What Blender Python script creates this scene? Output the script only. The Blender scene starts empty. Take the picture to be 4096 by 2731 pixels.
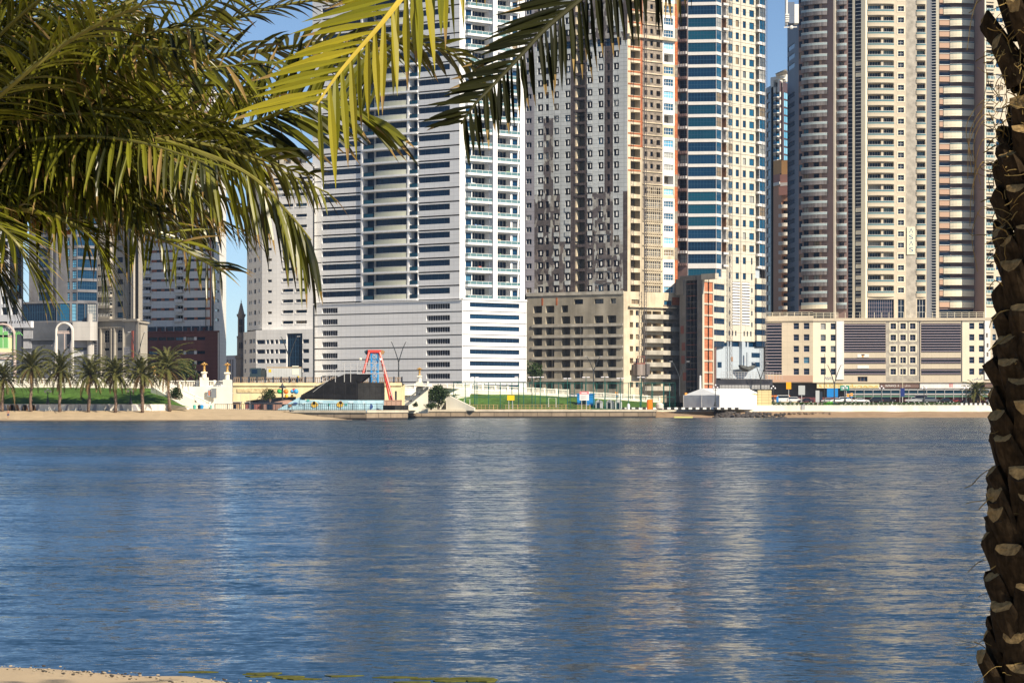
import bpy, math, random
from mathutils import Vector, Matrix
random.seed(7)
R = math.radians
scn = bpy.context.scene
col = scn.collection

# ------------------------------------------------------------------ camera, sky, sun, exposure
F, HOR, H = 85.0/36.0*1024, 406.5, 2.7          # focal length in px, horizon row, eye height
cam_d = bpy.data.cameras.new("camera")
cam_d.lens, cam_d.sensor_width = 85.0, 36.0
cam_d.shift_y = (HOR-341.0)/1024.0
cam_d.clip_start, cam_d.clip_end = 0.5, 20000
cam = bpy.data.objects.new("camera", cam_d)
cam.location = (0, 0, H); cam.rotation_euler = (R(90), 0, 0)
col.objects.link(cam); scn.camera = cam

SUN_AZ, SUN_EL = 43.0, 35.0                      # degrees to the right of "behind the camera", height
S = Vector((math.sin(R(SUN_AZ))*math.cos(R(SUN_EL)), -math.cos(R(SUN_AZ))*math.cos(R(SUN_EL)), math.sin(R(SUN_EL))))
wd = bpy.data.worlds.new("World"); scn.world = wd; wd.use_nodes = True
nt = wd.node_tree; nt.nodes.clear()
sky = nt.nodes.new("ShaderNodeTexSky"); sky.sky_type = 'NISHITA'; sky.sun_disc = False
sky.sun_elevation = R(SUN_EL); sky.sun_rotation = math.atan2(S.x, S.y)
sky.air_density = 0.85; sky.dust_density = 1.2; sky.ozone_density = 2.6; sky.altitude = 2000
bg = nt.nodes.new("ShaderNodeBackground"); bg.inputs[1].default_value = 0.08
wo = nt.nodes.new("ShaderNodeOutputWorld")
tint = nt.nodes.new("ShaderNodeMix"); tint.data_type = 'RGBA'; tint.blend_type = 'MULTIPLY'; tint.inputs[0].default_value = 1
tint.inputs[7].default_value = (.95, .98, .98, 1)
nt.links.new(sky.outputs[0], tint.inputs[6]); nt.links.new(tint.outputs[2], bg.inputs[0]); nt.links.new(bg.outputs[0], wo.inputs[0])
sl = bpy.data.lights.new("sun", 'SUN'); sl.energy = 5.0; sl.angle = R(0.5); sl.color = (1.0, 0.87, 0.68)
so = bpy.data.objects.new("sun", sl); col.objects.link(so)
so.rotation_euler = (-S).to_track_quat('-Z', 'Y').to_euler(); so.location = (60, -60, 120)
vs = scn.view_settings
vs.view_transform = 'Standard'; vs.look = 'None'; vs.gamma = 1.0; vs.use_curve_mapping = False; vs.exposure = 0.62
scn.cycles.max_bounces = 6; scn.cycles.diffuse_bounces = 3; scn.cycles.glossy_bounces = 3
scn.cycles.transmission_bounces = 4; scn.cycles.transparent_max_bounces = 6
scn.cycles.use_denoising = True

def X(px, D): return (px-512.0)/F*D
def Z(py, D): return H+(HOR-py)/F*D
def W(px, py, D): return Vector((X(px, D), D, Z(py, D)))

# ------------------------------------------------------------------ tags
def tag(o, label=None, cat=None, group=None, kind=None):
    if label: o["label"] = label
    if cat: o["category"] = cat
    if group: o["group"] = group
    if kind: o["kind"] = kind
    return o
def empty(name, loc, label, cat, group=None, rz=0):
    o = bpy.data.objects.new(name, None); col.objects.link(o)
    o.location = loc; o.rotation_euler.z = rz; o.empty_display_size = .3
    return tag(o, label, cat, group)
def copy_thing(o, label=None, parent=None):
    c = o.copy(); col.objects.link(c)
    if parent: c.parent = parent
    if label: c["label"] = label
    for ch in list(o.children): copy_thing(ch, None, c)
    return c

# ------------------------------------------------------------------ mesh builder
class MB:
    def __init__(s): s.v=[]; s.f=[]; s.m=[]; s.uv=[]; s.mats=[]
    def mi(s, mat):
        if mat not in s.mats: s.mats.append(mat)
        return s.mats.index(mat)
    def face(s, pts, mat, uv=None):
        b=len(s.v); s.v.extend([tuple(p) for p in pts]); n=len(pts)
        s.f.append(tuple(range(b,b+n))); s.m.append(s.mi(mat))
        s.uv.append(uv if uv else [(p[0]+p[1]*.7,p[2]) for p in pts])
    def box(s, lo, hi, mat, M=None):
        x0,y0,z0=lo; x1,y1,z1=hi
        c=[Vector(p) for p in((x0,y0,z0),(x1,y0,z0),(x1,y1,z0),(x0,y1,z0),(x0,y0,z1),(x1,y0,z1),(x1,y1,z1),(x0,y1,z1))]
        if M is not None: c=[M@p for p in c]
        for q in((0,1,5,4),(1,2,6,5),(2,3,7,6),(3,0,4,7),(4,5,6,7),(3,2,1,0)): s.face([c[i] for i in q],mat)
    def prism(s, poly, z0, z1, mat, cap=None, M=None):
        n=len(poly); T=(lambda p:M@Vector(p)) if M is not None else (lambda p:Vector(p))
        d=0
        for i in range(n):
            a,b=poly[i],poly[(i+1)%n]; l=math.hypot(b[0]-a[0],b[1]-a[1])
            s.face([T((a[0],a[1],z0)),T((b[0],b[1],z0)),T((b[0],b[1],z1)),T((a[0],a[1],z1))],mat,[(d,z0),(d+l,z0),(d+l,z1),(d,z1)]); d+=l
        s.face([T((p[0],p[1],z1)) for p in poly],cap or mat)
        s.face([T((p[0],p[1],z0)) for p in reversed(poly)],cap or mat)
    def tube(s, pts, rad, mat, n=6, cap=True):
        pts=[Vector(p) for p in pts]; k=len(pts)
        if not hasattr(rad,'__len__'): rad=[rad]*k
        b=len(s.v); up=Vector((0,0,1)); prev=None
        for i,p in enumerate(pts):
            t=(pts[min(i+1,k-1)]-pts[max(i-1,0)])
            t=t.normalized() if t.length>1e-9 else Vector((0,0,1))
            a=prev if prev is not None else (Vector((1,0,0)) if abs(t.z)>.9 else up)
            x=(a-t*a.dot(t)); x=x.normalized() if x.length>1e-6 else t.orthogonal().normalized()
            y=t.cross(x); prev=x
            for j in range(n):
                an=2*math.pi*j/n; s.v.append(tuple(p+(x*math.cos(an)+y*math.sin(an))*rad[i]))
        mi=s.mi(mat)
        for i in range(k-1):
            for j in range(n):
                s.f.append((b+i*n+j,b+i*n+(j+1)%n,b+(i+1)*n+(j+1)%n,b+(i+1)*n+j)); s.m.append(mi); s.uv.append([(j/n,i),(j/n+.1,i),(j/n+.1,i+1),(j/n,i+1)])
        if cap:
            for ring,rev in((0,True),(k-1,False)):
                q=tuple(b+ring*n+j for j in range(n)); q=q[::-1] if rev else q
                s.f.append(q); s.m.append(mi); s.uv.append([(0,0)]*n)
    def lathe(s, prof, mat, c=(0,0,0), n=12):
        c=Vector(c); b=len(s.v); k=len(prof); mi=s.mi(mat)
        for r,z in prof:
            for j in range(n):
                a=2*math.pi*j/n; s.v.append((c.x+r*math.cos(a),c.y+r*math.sin(a),c.z+z))
        for i in range(k-1):
            for j in range(n):
                s.f.append((b+i*n+j,b+i*n+(j+1)%n,b+(i+1)*n+(j+1)%n,b+(i+1)*n+j)); s.m.append(mi); s.uv.append([(0,0)]*4)
        for ring,rev in((0,True),(k-1,False)):
            q=tuple(b+ring*n+j for j in range(n)); s.f.append(q[::-1] if rev else q); s.m.append(mi); s.uv.append([(0,0)]*n)
    def ball(s, c, r, mat, n=12, k=8, sq=(1,1,1)):
        c=Vector(c); b=len(s.v); mi=s.mi(mat)
        for i in range(k+1):
            th=math.pi*i/k
            for j in range(n):
                a=2*math.pi*j/n; s.v.append((c.x+r*sq[0]*math.sin(th)*math.cos(a),c.y+r*sq[1]*math.sin(th)*math.sin(a),c.z-r*sq[2]*math.cos(th)))
        for i in range(k):
            for j in range(n):
                s.f.append((b+i*n+j,b+i*n+(j+1)%n,b+(i+1)*n+(j+1)%n,b+(i+1)*n+j)); s.m.append(mi); s.uv.append([(0,0)]*4)
    def add(s, o, M):
        b=len(s.v); s.v.extend([tuple(M@Vector(p)) for p in o.v]); mp=[s.mi(m) for m in o.mats]
        s.f.extend([tuple(i+b for i in q) for q in o.f]); s.m.extend([mp[i] for i in o.m]); s.uv.extend(o.uv)
    def mesh(s, name, smooth=False):
        me=bpy.data.meshes.new(name); me.from_pydata(s.v,[],s.f)
        for m in s.mats: me.materials.append(m)
        me.polygons.foreach_set("material_index",s.m)
        ul=me.uv_layers.new(name="UVMap"); flat=[]
        for q,u in zip(s.f,s.uv):
            for k in range(len(q)): flat.extend(u[k] if k<len(u) else (0,0))
        ul.data.foreach_set("uv",flat)
        if smooth: me.polygons.foreach_set("use_smooth",[True]*len(me.polygons))
        me.update(); return me
    def build(s, name, parent=None, smooth=False, M=None, world=True):
        me=s.mesh(name,smooth); o=bpy.data.objects.new(name,me); col.objects.link(o)
        if parent is not None:
            o.parent=parent
            if world: o.matrix_parent_inverse=Matrix.LocRotScale(parent.location,parent.rotation_euler,parent.scale).inverted()
        if M is not None: o.matrix_basis=M
        return o

# ------------------------------------------------------------------ materials
MATS={}
def mat(name, c, rough=.7, spec=.3, noise=None, streak=None, joints=None, metal=0.0, bump=None, vary=0.0):
    """noise=(scale, amount); streak=(scale, amount) vertical weathering; joints=(w,h,thickness,darkness) panel joints in wall metres"""
    if name in MATS: return MATS[name]
    m=bpy.data.materials.new(name); m.use_nodes=True; t=m.node_tree; b=t.nodes["Principled BSDF"]
    b.inputs["Roughness"].default_value=rough; b.inputs["Specular IOR Level"].default_value=spec; b.inputs["Metallic"].default_value=metal
    rgb=t.nodes.new("ShaderNodeRGB"); rgb.outputs[0].default_value=(*c,1); cur=rgb.outputs[0]
    geo=t.nodes.new("ShaderNodeNewGeometry")
    def mul(cur, fac):
        mx=t.nodes.new("ShaderNodeMix"); mx.data_type='RGBA'; mx.blend_type='MULTIPLY'; mx.inputs[0].default_value=1
        t.links.new(cur,mx.inputs[6]); t.links.new(fac,mx.inputs[7]); return mx.outputs[2]
    def ramp(src, lo, hi, a=.3, b_=.7):
        r=t.nodes.new("ShaderNodeMapRange"); r.inputs[1].default_value=a; r.inputs[2].default_value=b_; r.inputs[3].default_value=lo; r.inputs[4].default_value=hi
        t.links.new(src,r.inputs[0]); return r.outputs[0]
    if noise:
        n=t.nodes.new("ShaderNodeTexNoise"); n.inputs["Scale"].default_value=noise[0]; n.inputs["Detail"].default_value=5; n.inputs["Roughness"].default_value=.65
        t.links.new(geo.outputs["Position"],n.inputs["Vector"]); cur=mul(cur,ramp(n.outputs[0],1-noise[1],1+noise[1]*.6))
    if streak:
        mp=t.nodes.new("ShaderNodeMapping"); mp.inputs["Scale"].default_value=(1,1,.06)
        n=t.nodes.new("ShaderNodeTexNoise"); n.inputs["Scale"].default_value=streak[0]; n.inputs["Detail"].default_value=4
        t.links.new(geo.outputs["Position"],mp.inputs[0]); t.links.new(mp.outputs[0],n.inputs["Vector"]); cur=mul(cur,ramp(n.outputs[0],1-streak[1],1.05,.35,.6))
    if joints:
        uv=t.nodes.new("ShaderNodeUVMap"); bt=t.nodes.new("ShaderNodeTexBrick"); bt.offset=0; bt.squash=1
        bt.inputs["Scale"].default_value=1; bt.inputs["Mortar Size"].default_value=joints[2]; bt.inputs["Mortar Smooth"].default_value=.2
        bt.inputs["Brick Width"].default_value=joints[0]; bt.inputs["Row Height"].default_value=joints[1]; bt.inputs["Bias"].default_value=0
        d=joints[3]; j5=joints[4] if len(joints)>4 else .05
        bt.inputs["Color1"].default_value=(1,1,1,1); bt.inputs["Color2"].default_value=(1-j5,1-j5,1-j5,1); bt.inputs["Mortar"].default_value=(d,d,d,1)
        t.links.new(uv.outputs[0],bt.inputs["Vector"]); cur=mul(cur,bt.outputs[0])
    if vary:
        oi=t.nodes.new("ShaderNodeObjectInfo"); cur=mul(cur,ramp(oi.outputs["Random"],1-vary,1+vary,0,1))
    t.links.new(cur,b.inputs["Base Color"])
    if bump:
        n=t.nodes.new("ShaderNodeTexNoise"); n.inputs["Scale"].default_value=bump[0]; n.inputs["Detail"].default_value=4
        t.links.new(geo.outputs["Position"],n.inputs["Vector"]); bp=t.nodes.new("ShaderNodeBump"); bp.inputs["Strength"].default_value=bump[1]; bp.inputs["Distance"].default_value=bump[2]
        t.links.new(n.outputs[0],bp.inputs["Height"]); t.links.new(bp.outputs[0],b.inputs["Normal"])
    MATS[name]=m; return m
def glass(name, c1, c2, rough=.06, spec=.5, scale=.12):
    if name in MATS: return MATS[name]
    m=bpy.data.materials.new(name); m.use_nodes=True; t=m.node_tree; b=t.nodes["Principled BSDF"]
    b.inputs["Roughness"].default_value=rough; b.inputs["Specular IOR Level"].default_value=spec
    geo=t.nodes.new("ShaderNodeNewGeometry"); oi=t.nodes.new("ShaderNodeObjectInfo")
    n=t.nodes.new("ShaderNodeTexNoise"); n.inputs["Scale"].default_value=scale; n.inputs["Detail"].default_value=3
    t.links.new(geo.outputs["Position"],n.inputs["Vector"])
    ad=t.nodes.new("ShaderNodeMath"); ad.operation='ADD'; t.links.new(n.outputs[0],ad.inputs[0]); t.links.new(oi.outputs["Random"],ad.inputs[1])
    r=t.nodes.new("ShaderNodeMapRange"); r.inputs[1].default_value=.55; r.inputs[2].default_value=1.45; t.links.new(ad.outputs[0],r.inputs[0])
    mx=t.nodes.new("ShaderNodeMix"); mx.data_type='RGBA'; mx.inputs[6].default_value=(*c1,1); mx.inputs[7].default_value=(*c2,1)
    t.links.new(r.outputs[0],mx.inputs[0]); t.links.new(mx.outputs[2],b.inputs["Base Color"])
    MATS[name]=m; return m

# ------------------------------------------------------------------ buildings
CACHE={}; VAR=random.Random(99)
class Bld:
    """A building: an Empty that parents its wall mesh and its windows, balconies and other repeated parts."""
    def __init__(s, name, label, px, D, z0=3.3, cat="building", group=None):
        s.root=empty(name,(X(px,D),D,z0),label,cat,group); s.mb=MB(); s.items={}; s.z0=z0
    def wall(s, *a, **k): return Wall(s,*a,**k)
    def item(s, name, key, M, area, make):
        if key not in CACHE: CACHE[key]=[make(),None]
        s.items.setdefault(name,[]).append((area,key,M))
    def part(s, name, mb, **k): return mb.build(name,s.root,**k)
    def core(s, pts, back, z1, mat_, inset=1.2, mat_in=None, z0=None):
        """closed body behind the facade sheets: pts = [(px,D)...] front polyline, back = depth behind"""
        z0=s.z0-2 if z0 is None else z0
        fr=[(X(p,D),D) for p,D in pts]
        (pl,dl),(pr,dr)=pts[0],pts[-1]
        bl=(X(pl+1.2,dl+back),dl+back); br=(X(pr-1.2,dr+back),dr+back)
        rl=[(X(pl+.1,dl+.2),dl+.2),bl,br,(X(pr-.1,dr+.2),dr+.2)]
        for a,b in((rl[0],rl[1]),(rl[1],rl[2]),(rl[2],rl[3])):
            l=math.hypot(a[0]-b[0],a[1]-b[1])
            s.mb.face([(*a,z0),(*b,z0),(*b,z1),(*a,z1)],mat_,[(0,z0),(l,z0),(l,z1),(0,z1)])
        s.mb.face([(*p,z1-.1) for p in fr]+[(*br,z1-.1),(*bl,z1-.1)],mat_)
        for i in range(len(fr)-1):
            a,b=Vector(fr[i]),Vector(fr[i+1]); t=(b-a).normalized(); n=Vector((-t.y,t.x))*inset
            a2=a+n+t*.3; b2=b+n-t*.3; l=(b-a).length
            s.mb.face([(a2.x,a2.y,z0),(b2.x,b2.y,z0),(b2.x,b2.y,z1-.3),(a2.x,a2.y,z1-.3)],mat_in or mat_,[(0,z0),(l,z0),(l,z1),(0,z1)])
    def fin(s):
        if s.mb.f: s.mb.build("wall",s.root)
        for name,lst in s.items.items():
            lst.sort(key=lambda q:-q[0])
            for area,key,M in lst[:96]:
                c=CACHE[key]
                if c[1] is None: c[1]=c[0].mesh(name)
                o=bpy.data.objects.new(name,c[1]); col.objects.link(o); o.parent=s.root
                o.matrix_parent_inverse=Matrix.Translation(s.root.location).inverted(); o.matrix_basis=M
            if len(lst)>96:
                mb=MB()
                for area,key,M in lst[96:]: mb.add(CACHE[key][0],M)
                tag(mb.build(name,s.root),kind="stuff")
        return s.root

def inframe(px,py): return 1.0 if (-5<px<1030 and -6<py<690) else .01
class Wall:
    def __init__(s, B, pxL, DL, pxR, DR, ref=None):
        s.B=B; s.a=Vector((X(pxL,DL),DL)); b=Vector((X(pxR,DR),DR)); d=b-s.a; s.L=d.length; s.t=d/s.L; s.n=Vector((s.t.y,-s.t.x))
        s.pxL,s.pxR=pxL,pxR; s.ref=ref if ref is not None else (pxL+pxR)/2; s.holes=[]
    def u(s,px):
        k=(px-512.0)/F; return (k*s.a.y-s.a.x)/(s.t.x-k*s.t.y)
    def zr(s,py): return Z(py,s.a.y+s.t.y*s.u(s.ref))
    def pt(s,u,z,d=0.0):
        p=s.a+s.t*u+s.n*d; return Vector((p.x,p.y,z))
    def M(s,u,z,d=0.0):
        p=s.pt(u,z,d); m=Matrix(((s.t.x,-s.n.x,0,p.x),(s.t.y,-s.n.y,0,p.y),(0,0,1,p.z),(0,0,0,1))); return m
    # --- a hole and what stands in it
    def hole(s, p0,p1,y0,y1, dep=.3, void=False, name="window", kind="pane", **k):
        u0,u1=s.u(p0),s.u(p1); z1,z0=s.zr(y0),s.zr(y1)
        s.holes.append((u0,u1,z0,z1,dep,void))
        if kind=="pane" and k.get("g") in (NAVY,BLUEG,NAVYD,TEAL) and .8<u1-u0<4.2 and VAR.random()<.16: k=dict(k,g=VAR.choice(CURTS))
        if kind:
            w,h=round(u1-u0,1),round(z1-z0,1)
            key=(kind,w,h,dep)+tuple(sorted((a,(b.name if hasattr(b,'name') else b)) for a,b in k.items()))
            s.B.item(name,key,s.M((u0+u1)/2-w/2,(z0+z1)/2-h/2),w*h*inframe((p0+p1)/2,(y0+y1)/2),lambda:KIND[kind](w,h,dep,**k))
    def grid(s, cols, rows, **k):
        for c in cols:
            for r in rows: s.hole(c[0],c[1],r[0],r[1],**k)
    def sheet(s, m, p0=None,p1=None,y0=0,y1=0, off=0.0, rev=None, thick=0.0):
        """one flat piece of wall with its holes cut out, reveals included"""
        u0,u1=s.u(p0 if p0 is not None else s.pxL),s.u(p1 if p1 is not None else s.pxR); z1,z0=s.zr(y0),s.zr(y1)
        hs=[(max(h[0],u0),min(h[1],u1),max(h[2],z0),min(h[3],z1),h[4],h[5],h) for h in s.holes if h[0]<u1-.01 and h[1]>u0+.01 and h[2]<z1-.01 and h[3]>z0+.01]
        zs=sorted(set([round(z0,3),round(z1,3)]+[round(v,3) for h in hs for v in(h[2],h[3])])); mb=s.B.mb; rev=rev or m
        def q(a,b,c,d): mb.face([s.pt(a,c,off),s.pt(b,c,off),s.pt(b,d,off),s.pt(a,d,off)],m,[(a,c),(b,c),(b,d),(a,d)])
        for c,d in zip(zs[:-1],zs[1:]):
            if d-c<.004: continue
            mid=(c+d)/2; iv=sorted((h[0],h[1]) for h in hs if h[2]<mid<h[3]); x=u0
            for a,b in iv:
                if a>x+.004: q(x,a,c,d)
                x=max(x,b)
            if x<u1-.004: q(x,u1,c,d)
        for a,b,c,d,dep,void,h in hs:
            dp=2.5 if void else dep+.05; dp-=0
            o2=off-dp
            mb.face([s.pt(a,c,off),s.pt(a,d,off),s.pt(a,d,o2),s.pt(a,c,o2)],rev)
            mb.face([s.pt(b,d,off),s.pt(b,c,off),s.pt(b,c,o2),s.pt(b,d,o2)],rev)
            mb.face([s.pt(a,d,off),s.pt(b,d,off),s.pt(b,d,o2),s.pt(a,d,o2)],rev)
            mb.face([s.pt(b,c,off),s.pt(a,c,off),s.pt(a,c,o2),s.pt(b,c,o2)],rev)
        if thick or off:
            o2=off-max(thick,off,.05)
            for A,Bq in(((u0,z0),(u1,z0)),((u1,z0),(u1,z1)),((u1,z1),(u0,z1)),((u0,z1),(u0,z0))):
                mb.face([s.pt(*Bq,off),s.pt(*A,off),s.pt(*A,o2),s.pt(*Bq,o2)],m)
    def bar(s, m, p0,p1,y0,y1, d0,d1, mb=None):
        """box on the wall between depths d0 (inward negative) and d1 (outward)"""
        u0,u1=s.u(p0),s.u(p1); z1,z0=s.zr(y0),s.zr(y1); (mb or s.B.mb).box((u0,-d1,z0),(u1,-d0,z1),m,s.M(0,0))
    def put(s, name, kind, p0,p1,y0,y1, d=0.0, area=1.0, **k):
        u0,u1=s.u(p0),s.u(p1); z1,z0=s.zr(y0),s.zr(y1); w,h=round(u1-u0,1),round(z1-z0,1)
        key=(kind,w,h)+tuple(sorted((a,(b.name if hasattr(b,'name') else b)) for a,b in k.items()))
        s.B.item(name,key,s.M((u0+u1)/2-w/2,z1,d),w*h*inframe((p0+p1)/2,(y0+y1)/2),lambda:KIND[kind](w,h,**k))

def k_pane(w,h,dep,g=None,fr=None,nv=1,nh=0,bw=.07,sill=0):
    mb=MB(); y=dep-.06; mb.face([(0,dep,0),(w,dep,0),(w,dep,h),(0,dep,h)],g)
    if fr:
        for i in range(nv+1):
            x=min(max(w*i/nv,bw/2),w-bw/2); mb.box((x-bw/2,y,0),(x+bw/2,dep-.005,h),fr)
        for j in range(nh+2):
            z=min(max(h*j/(nh+1),bw/2),h-bw/2); mb.box((0,y+.008,z-bw/2),(w,dep-.008,z+bw/2),fr)
    if sill: mb.box((-.1,-.15,-.12),(w+.1,.05,0),fr)
    return mb
def k_trim(w,h,dep,g=None,fr=None,tm=None,tw=.2):
    mb=k_pane(w,h,dep,g,fr,2,1,.06)
    mb.box((-tw,-.08,-tw),(0,.03,h+tw),tm); mb.box((w,-.08,-tw),(w+tw,.03,h+tw),tm); mb.box((0,-.075,h),(w,.03,h+tw),tm); mb.box((0,-.075,-tw),(w,.03,0),tm)
    return mb
def k_louvre(w,h,dep,g=None,fr=None,pitch=.35):
    mb=MB(); mb.face([(0,dep,0),(w,dep,0),(w,dep,h),(0,dep,h)],g); n=max(2,int(w/pitch))
    for i in range(n): mb.box((w*(i+.5)/n-.05,dep-.14,0),(w*(i+.5)/n+.05,dep-.01,h),fr)
    return mb
def k_hlouvre(w,h,dep,g=None,fr=None,n=6,t=.12):
    mb=MB(); mb.face([(0,dep,0),(w,dep,0),(w,dep,h),(0,dep,h)],g)
    for i in range(n): z=h*(i+.5)/n; mb.box((0,-.06,z-t/2),(w,dep-.01,z+t/2),fr)
    return mb
def k_arch(w,h,dep,g=None,fr=None):
    mb=MB(); n=8; r=w/2
    pts=[(0,dep,0),(w,dep,0)]+[(w/2+r*math.cos(math.pi*i/n),dep,h-r+r*math.sin(math.pi*i/n)) for i in range(n+1)]
    mb.face(pts,g); mb.box((w/2-.05,dep-.08,0),(w/2+.05,dep-.01,h),fr)
    for k in range(1,4): mb.box((0,dep-.07,h*k/4.-.04),(w,dep-.012,h*k/4.+.04),fr)
    for i in range(n):                                  # spandrel above the arch
        a=(w/2+r*math.cos(math.pi*i/n),h-r+r*math.sin(math.pi*i/n)); b=(w/2+r*math.cos(math.pi*(i+1)/n),h-r+r*math.sin(math.pi*(i+1)/n))
        mb.face([(a[0],dep-.2,a[1]),(a[0],dep-.2,h),(b[0],dep-.2,h),(b[0],dep-.2,b[1])],fr)
    return mb
def k_balc(w,h,out=1.4,slab=.3,sm=None,rm=None,para=0.0,rail=1.0,posts=0,pm=None,bow=0.0,drop=0.0):
    """balcony: slab, solid parapet (para high) and rail of glass or bars; origin at slab top corner of the wall, bow = curved front"""
    mb=MB(); n=8 if bow else 1
    def fr(i): x=w*i/n; return (x,-out-bow*(1-(2*x/w-1)**2))
    front=[fr(i) for i in range(n+1)]
    poly=[(0,.0)]+front+[(w,.0)]
    mb.prism(poly,-slab,0,sm)
    def strip(z0,z1,m,th=.08,inset=.02):
        pts=[(0+inset,-.01)]+[(min(max(x,inset),w-inset),y+inset) for x,y in front]+[(w-inset,-.01)]
        for a,b in zip(pts[:-1],pts[1:]):
            d=Vector((b[0]-a[0],b[1]-a[1])); 
            if d.length<1e-6: continue
            nn=Vector((-d.y,d.x)).normalized()*th
            mb.prism([(a[0],a[1]),(b[0],b[1]),(b[0]+nn.x,b[1]+nn.y),(a[0]+nn.x,a[1]+nn.y)],z0,z1,m)
    if drop: strip(-drop,-slab,sm,.15,.03)
    if para: strip(0,para,sm,.15,0)
    if rm: strip(para,para+rail-.08,rm,.04,.06)
    if pm:
        strip(para+rail-.06,para+rail+.02,pm,.08,.03)
        for i in range(posts): x=w*(i+.5)/posts; mb.box((x-.04,-out+.05,para),(x+.04,-out+.13,para+rail-.06),pm)
    return mb
KIND={"pane":k_pane,"trim":k_trim,"louvre":k_louvre,"hlouvre":k_hlouvre,"arch":k_arch,"balc":k_balc}
# ------------------------------------------------------------------ palette
WHITE=mat("white_cladding",(.80,.80,.80),.45,.4,joints=(1.6,1.15,.05,.80,.04),noise=(.05,.06))
WHITE2=mat("white_tile",(.78,.77,.75),.6,.3,joints=(1.2,1.2,.06,.86,.05),streak=(.25,.10))
GROOVE=mat("groove_grey",(.42,.42,.45),.7,.2)
NAVY=glass("navy_glass",(.002,.016,.045),(.004,.036,.09),.06,.22)
NAVYD=glass("dark_glass",(.002,.007,.02),(.005,.02,.05),.08,.2)
BLUEG=glass("blue_glass",(.004,.045,.11),(.01,.10,.2),.06,.25)
TEAL=glass("teal_glass",(.002,.028,.06),(.005,.065,.11),.1,.2)
SKYG=glass("sky_glass",(.08,.30,.48),(.22,.5,.68),.08)
CURTS=[mat('curtain_pale',(.30,.31,.30),.4,.4),mat('curtain_grey',(.12,.14,.16),.3,.4),mat('curtain_tan',(.22,.17,.11),.4,.4),glass('bright_pane',(.02,.09,.17),(.05,.16,.26),.06,.4)]
RAILL=mat('rail_glass_pale',(.34,.42,.44),.2,.4)
RAILG=mat("rail_glass",(.10,.19,.21),.15,.3)
RAILB=mat("beige_rail",(.52,.53,.42),.3,.5,vary=.12)
FRW=mat("frame_white",(.7,.7,.68),.5)
FRD=mat("frame_dark",(.02,.03,.05),.5)
FRB=mat("frame_blue",(.02,.07,.13),.4)
INT=mat("interior_dark",(.03,.035,.045),.9,.1)
INTC=mat("interior_concrete",(.16,.145,.125),.9,.1,noise=(.4,.2))
SHADOWW=mat("inner_white",(.55,.55,.56),.8)

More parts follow.
